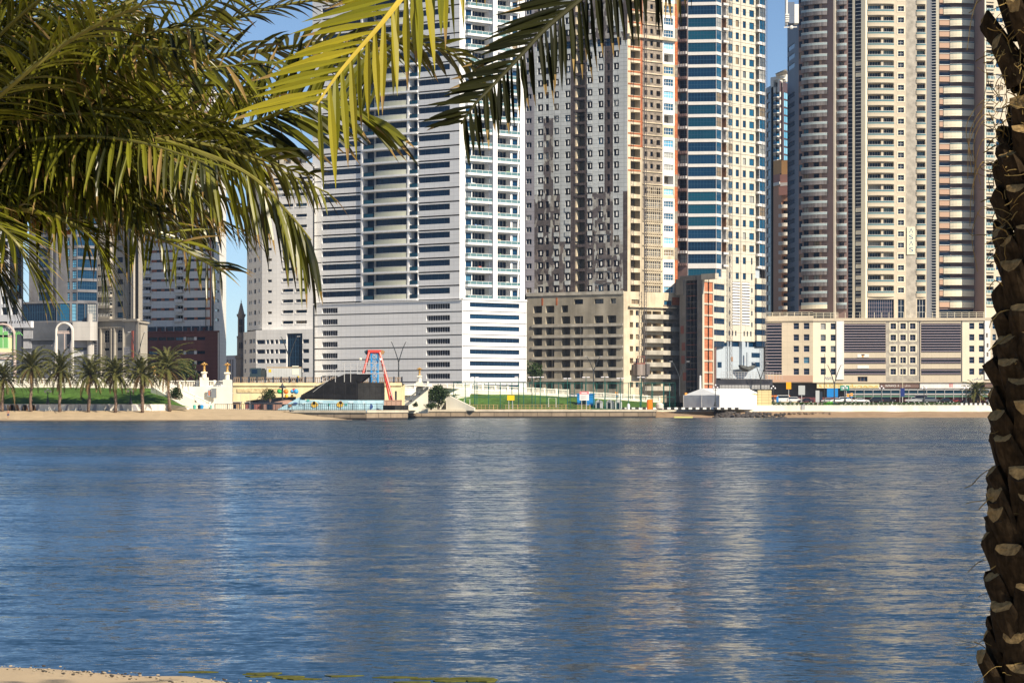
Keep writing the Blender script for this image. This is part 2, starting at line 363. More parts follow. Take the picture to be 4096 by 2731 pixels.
# ------------------------------------------------------------------ tall white tower with banded windows
def tower_c():
    B=Bld("apartment_tower","tall white tower with long dark window bands behind the red and blue ride",459.6,640)
    rows=[290.3-13.95*i for i in range(24)]
    w=B.wall(312.5,668,459.6,640,ref=440); top=-28
    for yc in rows:
        w.hole(321.8,362.3,yc-2.95,yc+2.95,dep=.55,g=NAVY,fr=FRB,nv=6)
        w.hole(418,449.8,yc-2.95,yc+2.95,dep=.55,g=NAVY,fr=FRB,nv=5)
        w.hole(363.6,374.2,yc-4.6,yc+7.0,dep=1.9,g=NAVY,fr=FRB,nv=2)
        w.hole(374.2,407.4,yc-4.6,yc+7.0,dep=.9,g=NAVY,fr=FRB,nv=5,nh=1)
        w.hole(410.2,417.6,yc-4.6,yc+7.0,dep=1.9,g=NAVY,fr=FRB,nv=2)
        w.hole(321.8,362.3,yc+8.0,yc+9.5,dep=.4,kind=None); w.hole(418,459.5,yc+8.4,yc+9.8,dep=.4,kind=None); w.hole(312.6,321.6,yc+8.4,yc+9.3,dep=.3,kind=None)
    zt,zb=top,299.6
    w.sheet(WHITE,312.5,362.9,zt,zb); w.sheet(WHITE,362.9,418,zt,zb); w.sheet(WHITE,418,459.6,zt,zb)
    for i,yc in enumerate(rows):
        w.put("balcony","balc",362.9,418,yc+7.0,yc+3,d=0,area=3,out=.55,slab=.5,sm=WHITE,rm=None,bow=.5)
        w.put("balcony_rail","balc",375,407,yc+6.9,yc+3,d=.0,area=1,out=.45,slab=.05,sm=WHITE,rm=RAILB,rail=1.25,pm=FRW,posts=4,bow=.6)
        w.put("balcony_rail","balc",364,374,yc+6.9,yc+3,d=.0,out=.35,slab=.05,sm=WHITE,rm=TEAL,rail=1.1,pm=FRD,posts=2)
        w.put("balcony_rail","balc",410.3,417.5,yc+6.9,yc+3,d=.0,out=.35,slab=.05,sm=WHITE,rm=TEAL,rail=1.1,pm=FRD,posts=2)
    for p in (362.6,408.8): w.bar(WHITE,p-.9,p+.9,zt,zb-.4,-.05,.45)
    v=B.wall(459.6,640,523.6,653,ref=500)
    rr=[292.7-13.78*i for i in range(24)]
    for yc in rr:
        v.hole(465.6,471.4,yc-3.6,yc+3.0,dep=.3,g=NAVY,fr=FRB,nv=1)
        v.hole(472.2,489.2,yc-4.4,yc+6.2,dep=2.0,g=NAVYD,fr=FRW,nv=5,bw=.06)
        v.hole(494.6,510.4,yc-4.4,yc+6.2,dep=2.0,g=NAVYD,fr=FRW,nv=5,bw=.06)
        v.hole(512.4,517.6,yc-3.2,yc+3.4,dep=.35,g=NAVY,fr=FRB,nv=1)
    v.sheet(WHITE,459.6,523.6,zt,zb)
    for i,yc in enumerate(rr):
        v.put("balcony","balc",465.4,518,yc+6.2,yc,out=1.1,slab=.6,sm=WHITE,rm=RAILG,rail=.85,posts=9,pm=FRW)
    for p in (491.9,): v.bar(WHITE,p-2.2,p+2.2,zt,zb-.4,-.05,1.55)
    v.bar(WHITE,519,523.6,zt,zb-.4,-.05,.5)
    B.core([(312.5,668),(459.6,640),(523.6,653)],13,w.zr(top),WHITE,2.2,INT)
    # seven storey podium
    q=B.wall(309,666.5,462.2,638.2,ref=450); r=B.wall(462.2,638.2,526.6,651.5,ref=495)
    fl=[299.6+11.66*i for i in range(9)]
    for y in fl[:-1]:
        q.hole(322,337.6,y+4.6,y+9.9,dep=.5,kind="louvre",g=INT,fr=GROOVE,pitch=.75); q.hole(426.4,450,y+3.4,y+8.6,dep=.5,kind="louvre",g=INT,fr=GROOVE,pitch=.75)
        r.hole(469.8,519.4,y+3.0,y+7.6,dep=.35,g=NAVY,fr=FRB,nv=8)
        q.hole(309.3,461.9,y-.55,y+.65,dep=.3,kind=None) if y!=fl[0] else None
        r.hole(462.6,526.3,y-.35,y+.35,dep=.15,kind=None) if y!=fl[0] else None
    q.sheet(WHITE,309,462.2,fl[0],fl[-1]); r.sheet(WHITE,462.2,526.6,fl[0],fl[-1])
    B.core([(309,666.5),(462.2,638.2),(526.6,651.5)],20,q.zr(fl[0]),WHITE,.9,GROOVE)
    q.bar(WHITE,309,462.2,fl[0]-.1,fl[0]+.7,-.1,.25); r.bar(WHITE,462.2,526.6,fl[0]-1.2,fl[0]+.7,-.1,.25)
    # things left out on the sunny balconies
    random.seed(3)
    cols=[mat("balcony_item_%d"%i,c,.7) for i,c in enumerate([(.5,.12,.1),(.75,.75,.72),(.1,.2,.4),(.45,.35,.2),(.2,.35,.15),(.7,.6,.55)])]
    mb=MB()
    for yc in rr[:17]:
        for k in range(random.randint(2,6)):
            p=random.choice([random.uniform(472,488),random.uniform(495,509)]); u=v.u(p); z=v.zr(yc+6.2); h=random.uniform(.5,1.3); ww=random.uniform(.15,.6)
            mb.box((u-ww,.2,z),(u+ww,.7,z+h),random.choice(cols),v.M(0,0))
    tag(B.part("balcony_clutter",mb),kind="stuff")
    B.fin()
tower_c()

# ------------------------------------------------------------------ unfinished patchwork tower
def tower_d():
    B=Bld("unfinished_tower","unfinished tower with peeling grey and white cladding and bare concrete podium",627.5,690)
    PANEL=mat("grey_panel",(.50,.53,.54),.6,.3,joints=(2.0,1.15,.07,.62,.10),streak=(.2,.15))
    BROWN=mat("bare_blockwork",(.095,.078,.078),.9,.1,noise=(.5,.45),joints=(1.0,3.4,.1,.6))
    LILAC=mat("lilac_concrete",(.34,.33,.37),.8,.2,streak=(.3,.25),joints=(4,1.7,.08,.75))
    CREAM=mat("cream_plaster",(.62,.53,.39),.85,.2,noise=(.25,.22),streak=(.4,.3))
    ORANGE=mat("orange_brick",(.50,.16,.07),.9,.1,joints=(1.2,.4,.06,.7,.3),noise=(.4,.3))
    GREY=mat("grey_block",(.30,.255,.21),.9,.1,noise=(.6,.5),joints=(.8,.5,.05,.75,.2))
    CONC=mat("raw_concrete",(.36,.325,.26),.9,.15,noise=(.2,.25),streak=(.3,.3))
    CONCL=mat("light_concrete",(.47,.44,.38),.9,.15,noise=(.3,.25),streak=(.5,.25))
    # patched facade material: panels missing over blockwork
    m=bpy.data.materials.new("patchy_cladding"); m.use_nodes=True; t=m.node_tree; b=t.nodes["Principled BSDF"]; b.inputs["Roughness"].default_value=.8
    uv=t.nodes.new("ShaderNodeUVMap"); mp=t.nodes.new("ShaderNodeMapping"); mp.inputs["Scale"].default_value=(.95,.42,1)
    v1=t.nodes.new("ShaderNodeTexVoronoi"); v1.distance='CHEBYCHEV'; v1.inputs["Scale"].default_value=1.0
    t.links.new(uv.outputs[0],mp.inputs[0]); t.links.new(mp.outputs[0],v1.inputs["Vector"])
    n=t.nodes.new("ShaderNodeTexNoise"); n.inputs["Scale"].default_value=.9; n.inputs["Detail"].default_value=6; t.links.new(uv.outputs[0],n.inputs["Vector"])
    sp=t.nodes.new("ShaderNodeSeparateColor"); t.links.new(v1.outputs["Color"],sp.inputs[0])
    cr=t.nodes.new("ShaderNodeValToRGB"); el=cr.color_ramp.elements; el[0].position=0; el[0].color=(.10,.085,.085,1); el[1].position=1; el[1].color=(.44,.45,.44,1)
    for p_,c_ in((.38,(.13,.11,.105,1)),(.42,(.30,.285,.265,1)),(.56,(.40,.39,.35,1)),(.62,(.23,.21,.19,1)),(.66,(.10,.085,.09,1)),(.82,(.17,.14,.13,1)),(.86,(.42,.43,.42,1))):
        e=el.new(p_); e.color=c_
    cr.color_ramp.interpolation='CONSTANT'; t.links.new(sp.outputs[0],cr.inputs[0])
    mx=t.nodes.new("ShaderNodeMix"); mx.data_type='RGBA'; mx.blend_type='MULTIPLY'; mx.inputs[0].default_value=.7
    rg=t.nodes.new("ShaderNodeMapRange"); rg.inputs[1].default_value=.3; rg.inputs[2].default_value=.7; rg.inputs[3].default_value=.45; rg.inputs[4].default_value=1.25
    t.links.new(n.outputs[0],rg.inputs[0]); t.links.new(cr.outputs[0],mx.inputs[6]); t.links.new(rg.outputs[0],mx.inputs[7]); t.links.new(mx.outputs[2],b.inputs["Base Color"]); PATCH=m
    w=B.wall(523.8,705,627.5,690,ref=600); top=-25
    rows=[288.0-12.27*i for i in range(26)]; rnd=random.Random(5)
    for i,yc in enumerate(rows):
        if 15<i<17.5 and False: continue
        for c,(a,b_) in enumerate(((537.5,543.2),(545.4,548.8),(553.7,558.8),(565,570.4),(587,592.4),(598,603.4),(606.8,609.8),(613.5,618.9))):
            if i==20: w.hole(a-1,b_+2.4,yc-3.8,yc+3.8,dep=.3,g=NAVY,fr=FRB,nv=2)
            else:
                w.hole(a,b_,yc-3.4,yc+3.3,dep=.45,g=NAVYD,fr=FRD,nv=1)
                if b_-a>4:                # white strip paints a sunlit jamb into the opening
                    w.bar(WHITE2,a+2.2+.6*rnd.random(),a+3.3+.5*rnd.random(),yc-2.2,yc+1.8,-.42,-.18)
        w.hole(575,584.8,yc-5.2,yc+4.2,dep=1.6,void=True,kind=None)
        w.hole(526,531.5,yc-2.6,yc+2.8,dep=.3,g=NAVY,fr=FRW,nv=2)
    w.sheet(LILAC,523.8,534.4,top,292.5)
    ymid=192
    def strips(y0,y1,patch):
        segs=[(534.4,543.4,PATCH if patch else PANEL),(543.4,553.4,PATCH if y1>115 else PANEL),(553.4,560,PATCH if patch else PANEL),(560,570.6,PATCH if patch==2 else PANEL),(570.6,587,BROWN),(587,597,PATCH if patch else PANEL),(597,604.4,PATCH if patch else PANEL),(604.4,613,PATCH if patch else BROWN),(613,623,PANEL if not patch==2 else PATCH),(623,627.5,BROWN if patch else PANEL)]
        for a,b_,m_ in segs: w.sheet(m_,a,b_,y0,y1)
    strips(top,33,1); strips(33,42,2); strips(42,115,0); strips(115,ymid,0); strips(ymid,240,1); strips(240,292.5,2)
    for i,yc in enumerate(rows):
        if yc<ymid and yc>42:
            w.bar(BROWN,575,584.8,yc+4.2,yc+6.6,-.1,.15)
            w.bar(PANEL,587.5,592,yc+3.6,yc+7.6,-.1,.12)
        elif yc>=ymid:
            for a,b_ in ((538,543),(554,559),(565,570),(587.5,592)):
                if rnd.random()<.55: w.bar(PANEL,a,b_,yc+3.8,yc+8.0,-.1,.15)
            if rnd.random()<.7: w.bar(PATCH,594+rnd.random()*4,612,yc+4.2,yc+7.5,-.1,.2)
    w.bar(CREAM,575,576.3,top,292,-2.3,-.3)
    # sunny right face: three bands of openings, hoist mast and scaffold
    v=B.wall(627.5,690,677.5,701,ref=650)
    for i,yc in enumerate(rows):
        y=yc+1.0
        v.hole(630.5,640.2,y-4.1,y+4.0,dep=2.5,void=True,kind=None)
        if i<8: v.hole(645,661,y-3.9,y+4.3,dep=.5,g=INTC,fr=FRW,nv=6,nh=2,bw=.09)
        else:
            v.hole(643.6,647.4,y-2.6,y+2.6,dep=1.2,void=(i%3!=0),kind=None if i%3!=0 else "pane",g=INTC); v.hole(650.3,653,y-2.8,y+2.0,dep=.5,g=NAVYD,fr=FRD,nv=1); v.hole(656.4,660.2,y-2.6,y+2.6,dep=1.2,void=True,kind=None)
        if i in (9,14,19): v.hole(664,673.5,y-4.4,y+4.2,dep=2,void=True,kind=None)
        else: v.hole(664,673.5,y-3.4,y+2.6 if i<12 else y+3.6,dep=.3,g=BLUEG if i%4 else SKYG,fr=FRW,nv=4,nh=1,bw=.1)
    for i in range(-1,26):
        yc=(rows[i] if i>=0 else rows[0]+12.27)+1.0; y0,y1=yc-6.13,yc+6.13
        if i==-1: y0,y1=yc-6.13,292.5
        m1=ORANGE if (i>12) and i%3 else CREAM
        v.sheet(CREAM,627.5,630.3,y0,y1); v.sheet(CREAM,630.3,640.4,y0,y1); v.sheet(ORANGE if i>11 else CREAM,640.4,642.6,y0,y1)
        v.sheet(GREY if i>5 else CREAM,642.6,662.6,y0,y1); v.sheet(CREAM if i%5==3 else WHITE2,662.6,674.6,y0,y1); v.sheet(ORANGE if (i*7)%3 else GREY,674.6,677.5,y0,y1)
        v.bar(CREAM,642.6,662.4,yc+5.0,yc+6.0,-.1,.35)
        if i>9: v.bar(ORANGE,628,640.6,yc+4.4,yc+5.8,-.05,.12)
    v.bar(CREAM,627.5,675,36,39,-.1,1.0)
    B.core([(523.8,705),(627.5,690),(677.5,701)],34,w.zr(top),GREY,2.6,INTC)
    # bare podium
    q=B.wall(526.6,700,623.6,685,ref=590); r=B.wall(623.6,685,679.5,697,ref=650)
    pr=[319.0+10.95*k for k in range(7)]
    for k,y in enumerate(pr):
        for c,(a,b_) in enumerate(((533.2,542),(545.6,554.2),(561.4,570.2),(574,583),(594.2,603.2),(607.3,616.2))):
            if k==0 and c==0: y_=y-11; q.hole(a,b_,y_-3.6,y_+3.6,dep=2.2,void=True,kind=None); y2=y
            q.hole(a,b_,y-3.6,y+3.8,dep=2.2,void=True,kind=None)
            if c in (1,3): q.bar(CONCL,a+3.5,a+4.6,y-3.6,y+3.8,-2.3,-1.6)
    for a,b_ in ((574,583),(594.2,603.5),(610.5,616)): q.hole(a,b_,298.6,303.5,dep=1,g=NAVYD,fr=FRD,nv=2)
    for a,b_ in ((545.6,554.2),(561.4,568)): q.hole(a,b_,304.4,311.4,dep=2,void=True,kind=None)
    q.sheet(CONC,526.6,623.6,291.8,403); 
    for k,y in enumerate(pr[:-1]): q.bar(CONCL,532,623,y+4.4,y+7.0,-.05,.35)
    q.bar(CONCL,526.4,623.7,291.2,294.4,-.2,.3)
    for a in (541.6,556): q.bar(ORANGE,a,a+1.6,296.5,304,-.1,.06)
    for k,y in enumerate([312.8+11.9*k for k in range(7)]):
        r.hole(629.8,633.2,y-2.6,y+2.6,dep=1,void=True,kind=None); r.hole(635.8,638.8,y-2.4,y+2.8,dep=.4,g=NAVYD,fr=FRW,nv=1)
        for a,b_ in ((643,651.5),(652.5,661),(663.8,667),(668.6,672.6)): r.hole(a,b_,y-2.2,y+3.4,dep=2.4,void=True,kind=None)
    for a,b_ in ((631.5,639),(664,672.5)): r.hole(a,b_,299.6,304,dep=.4,g=NAVYD,fr=FRD,nv=2)
    r.sheet(CREAM,623.6,641,291.8,402); r.sheet(CREAM,641,663,291.8,402); r.sheet(GREY,663,679.5,304,402); r.sheet(ORANGE,672,679.5,296,304) ; r.sheet(CREAM,663,679.5,291.8,296); r.sheet(CREAM,663,672,296,304)
    r.bar(CREAM,628,675,306.2,307.4,-.1,.9)
    for k,y in enumerate([312.8+11.9*k for k in range(7)]):
        r.put("balcony","balc",642.5,669,y+4.6,y,out=1.3,slab=.4,sm=CONCL,para=.9,bow=.9)
        r.put("balcony","balc",668,679,y+4.6,y,out=.9,slab=.4,sm=CONCL if k%2 else GREY,para=.9)
    B.core([(526.6,700),(623.6,685),(679.5,697)],32,q.zr(292),CONC,2.6,INTC)
    # hoist mast with its cabin, and scaffold in front of the right face
    ST=mat("scaffold_steel",(.10,.09,.09),.6,.4); RUST=mat("rusty_steel",(.20,.075,.06),.8)
    mb=MB()
    for du in(-.45,.45):
        for dd in(1.0,1.9): 
            a=r.pt(r.u(641)+du,3.5,dd); mb.tube([a,Vector((a.x,a.y,Z(-10,690)))],.07,ST,4)
    z=4.0; k=0
    while z<Z(-10,690):
        a=r.pt(r.u(641)-.45,z,1.9); b_=r.pt(r.u(641)+.45,z+1.5,1.9); c=r.pt(r.u(641)+.45,z,1.9); mb.tube([a,b_],.05,ST,4); mb.tube([a,c],.05,ST,4); z+=1.5
    hm=B.part("hoist_mast",mb)
    mb=MB(); r.bar(mat("hoist_panel",(.26,.22,.20),.8,streak=(1,.4)),632,640,364,375,.6,2.4,mb); r.bar(RUST,632,640,362.8,364,.6,2.4,mb)
    for p in (632.5,636,639.5): r.bar(RUST,p-.15,p+.15,356,363,2.2,2.35,mb)
    r.bar(RUST,632.3,639.7,356,356.6,2.2,2.35,mb); r.bar(ST,641.6,645,363.5,374.5,.6,2.2,mb)
    B.part("hoist_cabin",mb)
    mb=MB()
    for p in [645+2.0*k for k in range(9)]: v.bar(mat("scaffold_pale",(.55,.48,.36),.7),p-.14,p+.14,186,292,.55,.7,mb)
    for k in range(27): v.bar(mat("scaffold_pale",(.55,.48,.36)),644.8,661.3,186+4.1*k,186.4+4.1*k,.56,.68,mb)
    B.part("scaffold",mb)
    B.fin()
tower_d()

# ------------------------------------------------------------------ narrow concrete lift shaft block with brick infill
def shaft_block():
    B=Bld("concrete_block","narrow raw concrete block with brick infill and scaffolded shaft",700,684)
    G=mat("shaft_concrete",(.20,.19,.18),.9,.1,noise=(.3,.25),streak=(.4,.3)); BR=mat("infill_brick",(.52,.20,.11),.9,.1,joints=(1.1,.35,.05,.75,.2),noise=(.5,.25)); CO=mat("pale_frame",(.52,.47,.38),.9,.1,streak=(.5,.2)); ST=MATS["scaffold_steel"]; RUST=MATS["rusty_steel"]
    w=B.wall(679.6,692,702.5,684,ref=692); v=B.wall(702.5,684,714,688,ref=708)
    w.hole(685.8,697.2,280,399,dep=2.4,void=True,kind=None); w.hole(676.8,678.5,283,293,dep=1,void=True,kind=None)
    w.sheet(G,679.6,702.5,275,402)
    fl=[281.5+11.4*k for k in range(10)]
    for y in fl: v.hole(704.4,713,y,y+9.6,dep=.25,kind="pane",name="brick_infill",g=BR)
    v.sheet(CO,702.5,714,275,402)
    w.bar(G,676,684,278,294,-3,.2); w.bar(CO,702,716,274.4,280,-1,.3)
    mb=MB()
    for k,y in enumerate([283+6.1*k for k in range(19)]):
        w.bar(ST if k%2 else RUST,685.9,697.1,y,y+.6,-.3,-.1,mb)
        if k%2: w.bar(INT,686.5,696.5,y+.8,y+3.2,-.9,-.7,mb)
    for p in (686.6,690,693.4,696.6): w.bar(ST,p-.15,p+.15,280,399,-.35,-.15,mb)
    B.part("scaffold",mb)
    mb=MB()
    for p,y0 in ((680.7,325),(682,342),(681.5,355),(683,372)): w.bar(RUST,p,p+3.2,y0,y0+8,-.05,.06,mb)
    B.part("red_sheet",mb)
    B.core([(679.6,692),(702.5,684),(714,688)],22,w.zr(275),G,2.7,INT)
    B.fin()
shaft_block()

# ------------------------------------------------------------------ glass and beige tower
def tower_e():
    B=Bld("glass_tower","tall tower with blue glass bands on its shaded side and beige sunlit wall",721,700)
    SLAB=mat("pale_band",(.62,.60,.58),.5,.4,joints=(1.5,4,.04,.85)); BEIGE=mat("beige_stone",(.58,.54,.45),.7,.3,joints=(3.0,3.5,.09,.62,.06),noise=(.2,.12)); PINK=mat("brown_render",(.20,.13,.12),.8,.2,noise=(.5,.3)); ST=MATS["scaffold_steel"]; PALEB=mat("pale_blue_panel",(.40,.46,.52),.5,.4,joints=(2.2,4,.06,.8)); WB=mat("warm_recess",(.34,.19,.11),.8)
    top=-30; pit=12.43
    a=B.wall(676.8,703,687.8,701,ref=682); w=B.wall(687.8,701,716.4,700,ref=702); c=B.wall(716.4,700,721.6,703,ref=719)
    v=B.wall(726.3,706,755.4,716,ref=741); n1=B.wall(721.6,704.5,726.3,706,ref=724); n2=B.wall(755.4,716,759.4,717.5,ref=757); e=B.wall(759.4,716.5,765.6,719,ref=762)
    ys=[263.0-pit*i for i in range(24)]
    for i,y in enumerate(ys):                       # y = top of white band
        a.hole(678.2,686.6,y-9.2,y-.3,dep=1.2,void=False,g=NAVYD,fr=FRB,nv=2,nh=1); a.sheet(PINK,676.8,687.8,y-9.2-.2,y+3.1-.2)
        a.bar(SLAB if i%3 else PINK,677.5,687.2,y,y+2.6,-.1,.5)
        for k in range(4): a.bar(PINK,678.2+2.4*k,678.7+2.4*k,y,y+2.4,.5,.58)
        w.hole(688,716.3,y-9.3,y,dep=.25,name="window_band",g=TEAL if (i%7 in(3,4,5)) else NAVY,fr=FRB,nv=9,nh=1,bw=.09); w.sheet(SLAB,687.8,716.4,y-9.3,y+3.13)
        c.hole(716.5,721.5,y-9.3+.2,y+.2,dep=.2,name="window_band",g=BLUEG,fr=FRB,nv=3,nh=1); c.sheet(SLAB,716.4,721.6,y-9.1,y+3.33)
        yy=y+.6
        n1.hole(721.9,726,yy-8.6,yy+1.0,dep=1.6,g=NAVYD,fr=PINK,nv=2); n1.sheet(WB if i%2 else SLAB,721.6,726.3,yy-9.1,yy+3.33); n1.bar(SLAB,721.4,726.4,yy+.8,yy+3.0,-.1,.9)
        y2=y+1.6
        if i>0 and i!=0:
            for p0,p1 in((728.6,732.6),(735.7,738.9),(742.8,746.0),(749.3,754.1)):
                wd_=p1-p0
                v.hole(p0,p1,y2-7.8,y2-1.0,dep=.3,g=BLUEG if wd_>3.8 else NAVY,fr=FRD,nv=2 if wd_>3.8 else 1,nh=0)
        elif i==0:
            for p0,p1 in((729.0,730.6),(735.7,738.9),(742.8,746.0),(751,752.5)): v.hole(p0,p1,y2-7.8,y2-1.0,dep=.3,g=NAVY,fr=FRD,nv=1)
        v.bar(BEIGE,726.3,755.4,y2-11.4,y2-11.1,-.1,.12)
        y3=y+2.2
        n2.hole(755.7,759.2,y3-8.6,y3+1.0,dep=1.6,g=NAVYD,fr=WB,nv=2); n2.sheet(BEIGE,755.4,759.4,y3-9.1,y3+3.33); n2.bar(SLAB,755.2,759.6,y3+.8,y3+3.0,-.1,.9)
        y4=y+2.6
        e.hole(759.6,765.5,y4-9.3,y4,dep=.2,name="window_band",g=BLUEG,fr=FRB,nv=3,nh=1); e.sheet(WHITE2,759.4,765.6,y4-9.1,y4+3.33)
    v.bar(FRD,740.6,740.9,top,345,-.05,.08)
    # lower storeys
    a.sheet(PINK,676.8,687.8,266,400); w.hole(688,716.3,268,276.5,dep=.3,name="window_band",g=TEAL,fr=FRB,nv=10); w.sheet(SLAB,687.8,716.4,266.1,278); w.sheet(PINK,687.8,716.4,278,400); c.hole(716.5,721.5,268.3,276.5,dep=.3,g=BLUEG,fr=FRB,nv=3,name="window_band"); c.sheet(SLAB,716.4,721.6,266.3,278)
    for p0,p1 in((729.0,730.6),(735.7,738.9),(742.8,746.0),(751,752.5)): v.hole(p0,p1,272.5,279,dep=.3,g=NAVY,fr=FRD,nv=1)
    for p0,p1 in((732.4,739.9),(742,749.6)): v.hole(p0,p1,281.5,325,dep=.5,kind="hlouvre",name="louvre_panel",g=MATS["groove_grey"],fr=WHITE2,n=15,t=.45)
    for y in (289.5,301,312.5,324): 
        for p0,p1 in((729.0,730.5),(751.2,752.6)): v.hole(p0,p1,y-2.3,y+2.3,dep=.3,g=NAVY,fr=FRD,nv=1)
    for p in (729.4,732.6,735.8,744.2,747.4,750.8): v.hole(p-.65,p+.65,330.6,335.6,dep=.3,g=NAVY,fr=FRD,nv=1)
    v.sheet(BEIGE,726.3,755.4,top,340.8)
    for k in range(12):
        y=278+5.7*k; m_=BEIGE if k%2==0 else None
        for wl,p0,p1 in((c,712.5,724.6),(e,756.5,765.6)):
            if m_: wl.bar(BEIGE,p0,p1,y,y+5.7,-1,.15)
            else: wl.bar(NAVY,p0,p1,y,y+5.7,-1,-.05)
    n1.sheet(BEIGE,721.6,726.3,266.8,342); n2.sheet(PALEB,755.4,759.4,268,342)
    v.bar(NAVY,724,757,340.8,346.5,-1.5,-.6); v.bar(PALEB,716,764,346.3,378,-1.5,-.2)
    for p in (728,731,745,748): v.bar(PALEB,p,p+1.3,341,346.5,-.7,-.3)
    v.bar(PALEB,739.6,742.4,341,371,-.3,.9)
    for p in (731.5,743.6): v.bar(WB,p,p+1.7,356.6,361,-.3,-.1)
    for yy in (352,361.5): v.bar(NAVY,752,760,yy,yy+4.6,-.3,-.12)
    for yy in (365,):v.bar(NAVY,718,722,yy-3,yy+2.4,-.3,-.12); v.bar(NAVY,752,756,yy-2.4,yy+2.4,-.3,-.12)
    B.core([(676.8,703),(716.4,700),(721.6,704),(755.4,717),(765.6,719)],30,w.zr(top),SLAB,1.8,INT)
    # two hoist masts
    for p,wl in ((727.3,v),(762.2,e)):
        mb=MB(); u0=wl.u(p); zt=Z(-10,705)
        for du in(-.45,.45):
            for dd in(.5,1.4): 
                A=wl.pt(u0+du,5,dd); mb.tube([A,Vector((A.x,A.y,zt))],.06,ST,4)
        z=6.0
        while z<zt: mb.tube([wl.pt(u0-.45,z,1.4),wl.pt(u0+.45,z+1.5,1.4)],.045,ST,4); mb.tube([wl.pt(u0-.45,z,1.4),wl.pt(u0+.45,z,1.4)],.045,ST,4); z+=1.5
        B.part("hoist_mast",mb)
    # boat shaped canopy over the entrance
    BO=mat("boat_grey",(.12,.13,.13),.6,noise=(1,.4)); mb=MB(); L=[]
    for i in range(9):
        t_=i/8; px=733+t_*15; hw=.2+1.5*math.sin(math.pi*min(1,max(0,t_*.9+.06))); sheer=364.4+2.2*(1-(2*t_-1)**2)*1.0
        u=v.u(px); zt=v.zr(sheer); zk=v.zr(sheer+ (1.2+3.6*math.sin(math.pi*min(1,t_*.85+.1)))); L.append((u,zt,zk,hw))
    for (u,zt,zk,hw),(u2,zt2,zk2,hw2) in zip(L[:-1],L[1:]):
        for s_ in(-1,1): mb.face([v.pt(u,zt,2.4+s_*hw),v.pt(u2,zt2,2.4+s_*hw2),v.pt(u2,(zt2+2*zk2)/3,2.4+s_*hw2*.8),v.pt(u,(zt+2*zk)/3,2.4+s_*hw*.8)],BO); mb.face([v.pt(u,(zt+2*zk)/3,2.4+s_*hw*.8),v.pt(u2,(zt2+2*zk2)/3,2.4+s_*hw2*.8),v.pt(u2,zk2,2.4),v.pt(u,zk,2.4)],BO)
        mb.face([v.pt(u,zt-.15,2.4-hw),v.pt(u2,zt2-.15,2.4-hw2),v.pt(u2,zt2-.15,2.4+hw2),v.pt(u,zt-.15,2.4+hw)],BO)
    mb.tube([v.pt(v.u(741),v.zr(370),2.4),v.pt(v.u(741),v.zr(352),2.4)],.35,PALEB,6)
    B.part("boat_sculpture",mb)
    B.fin()
tower_e()
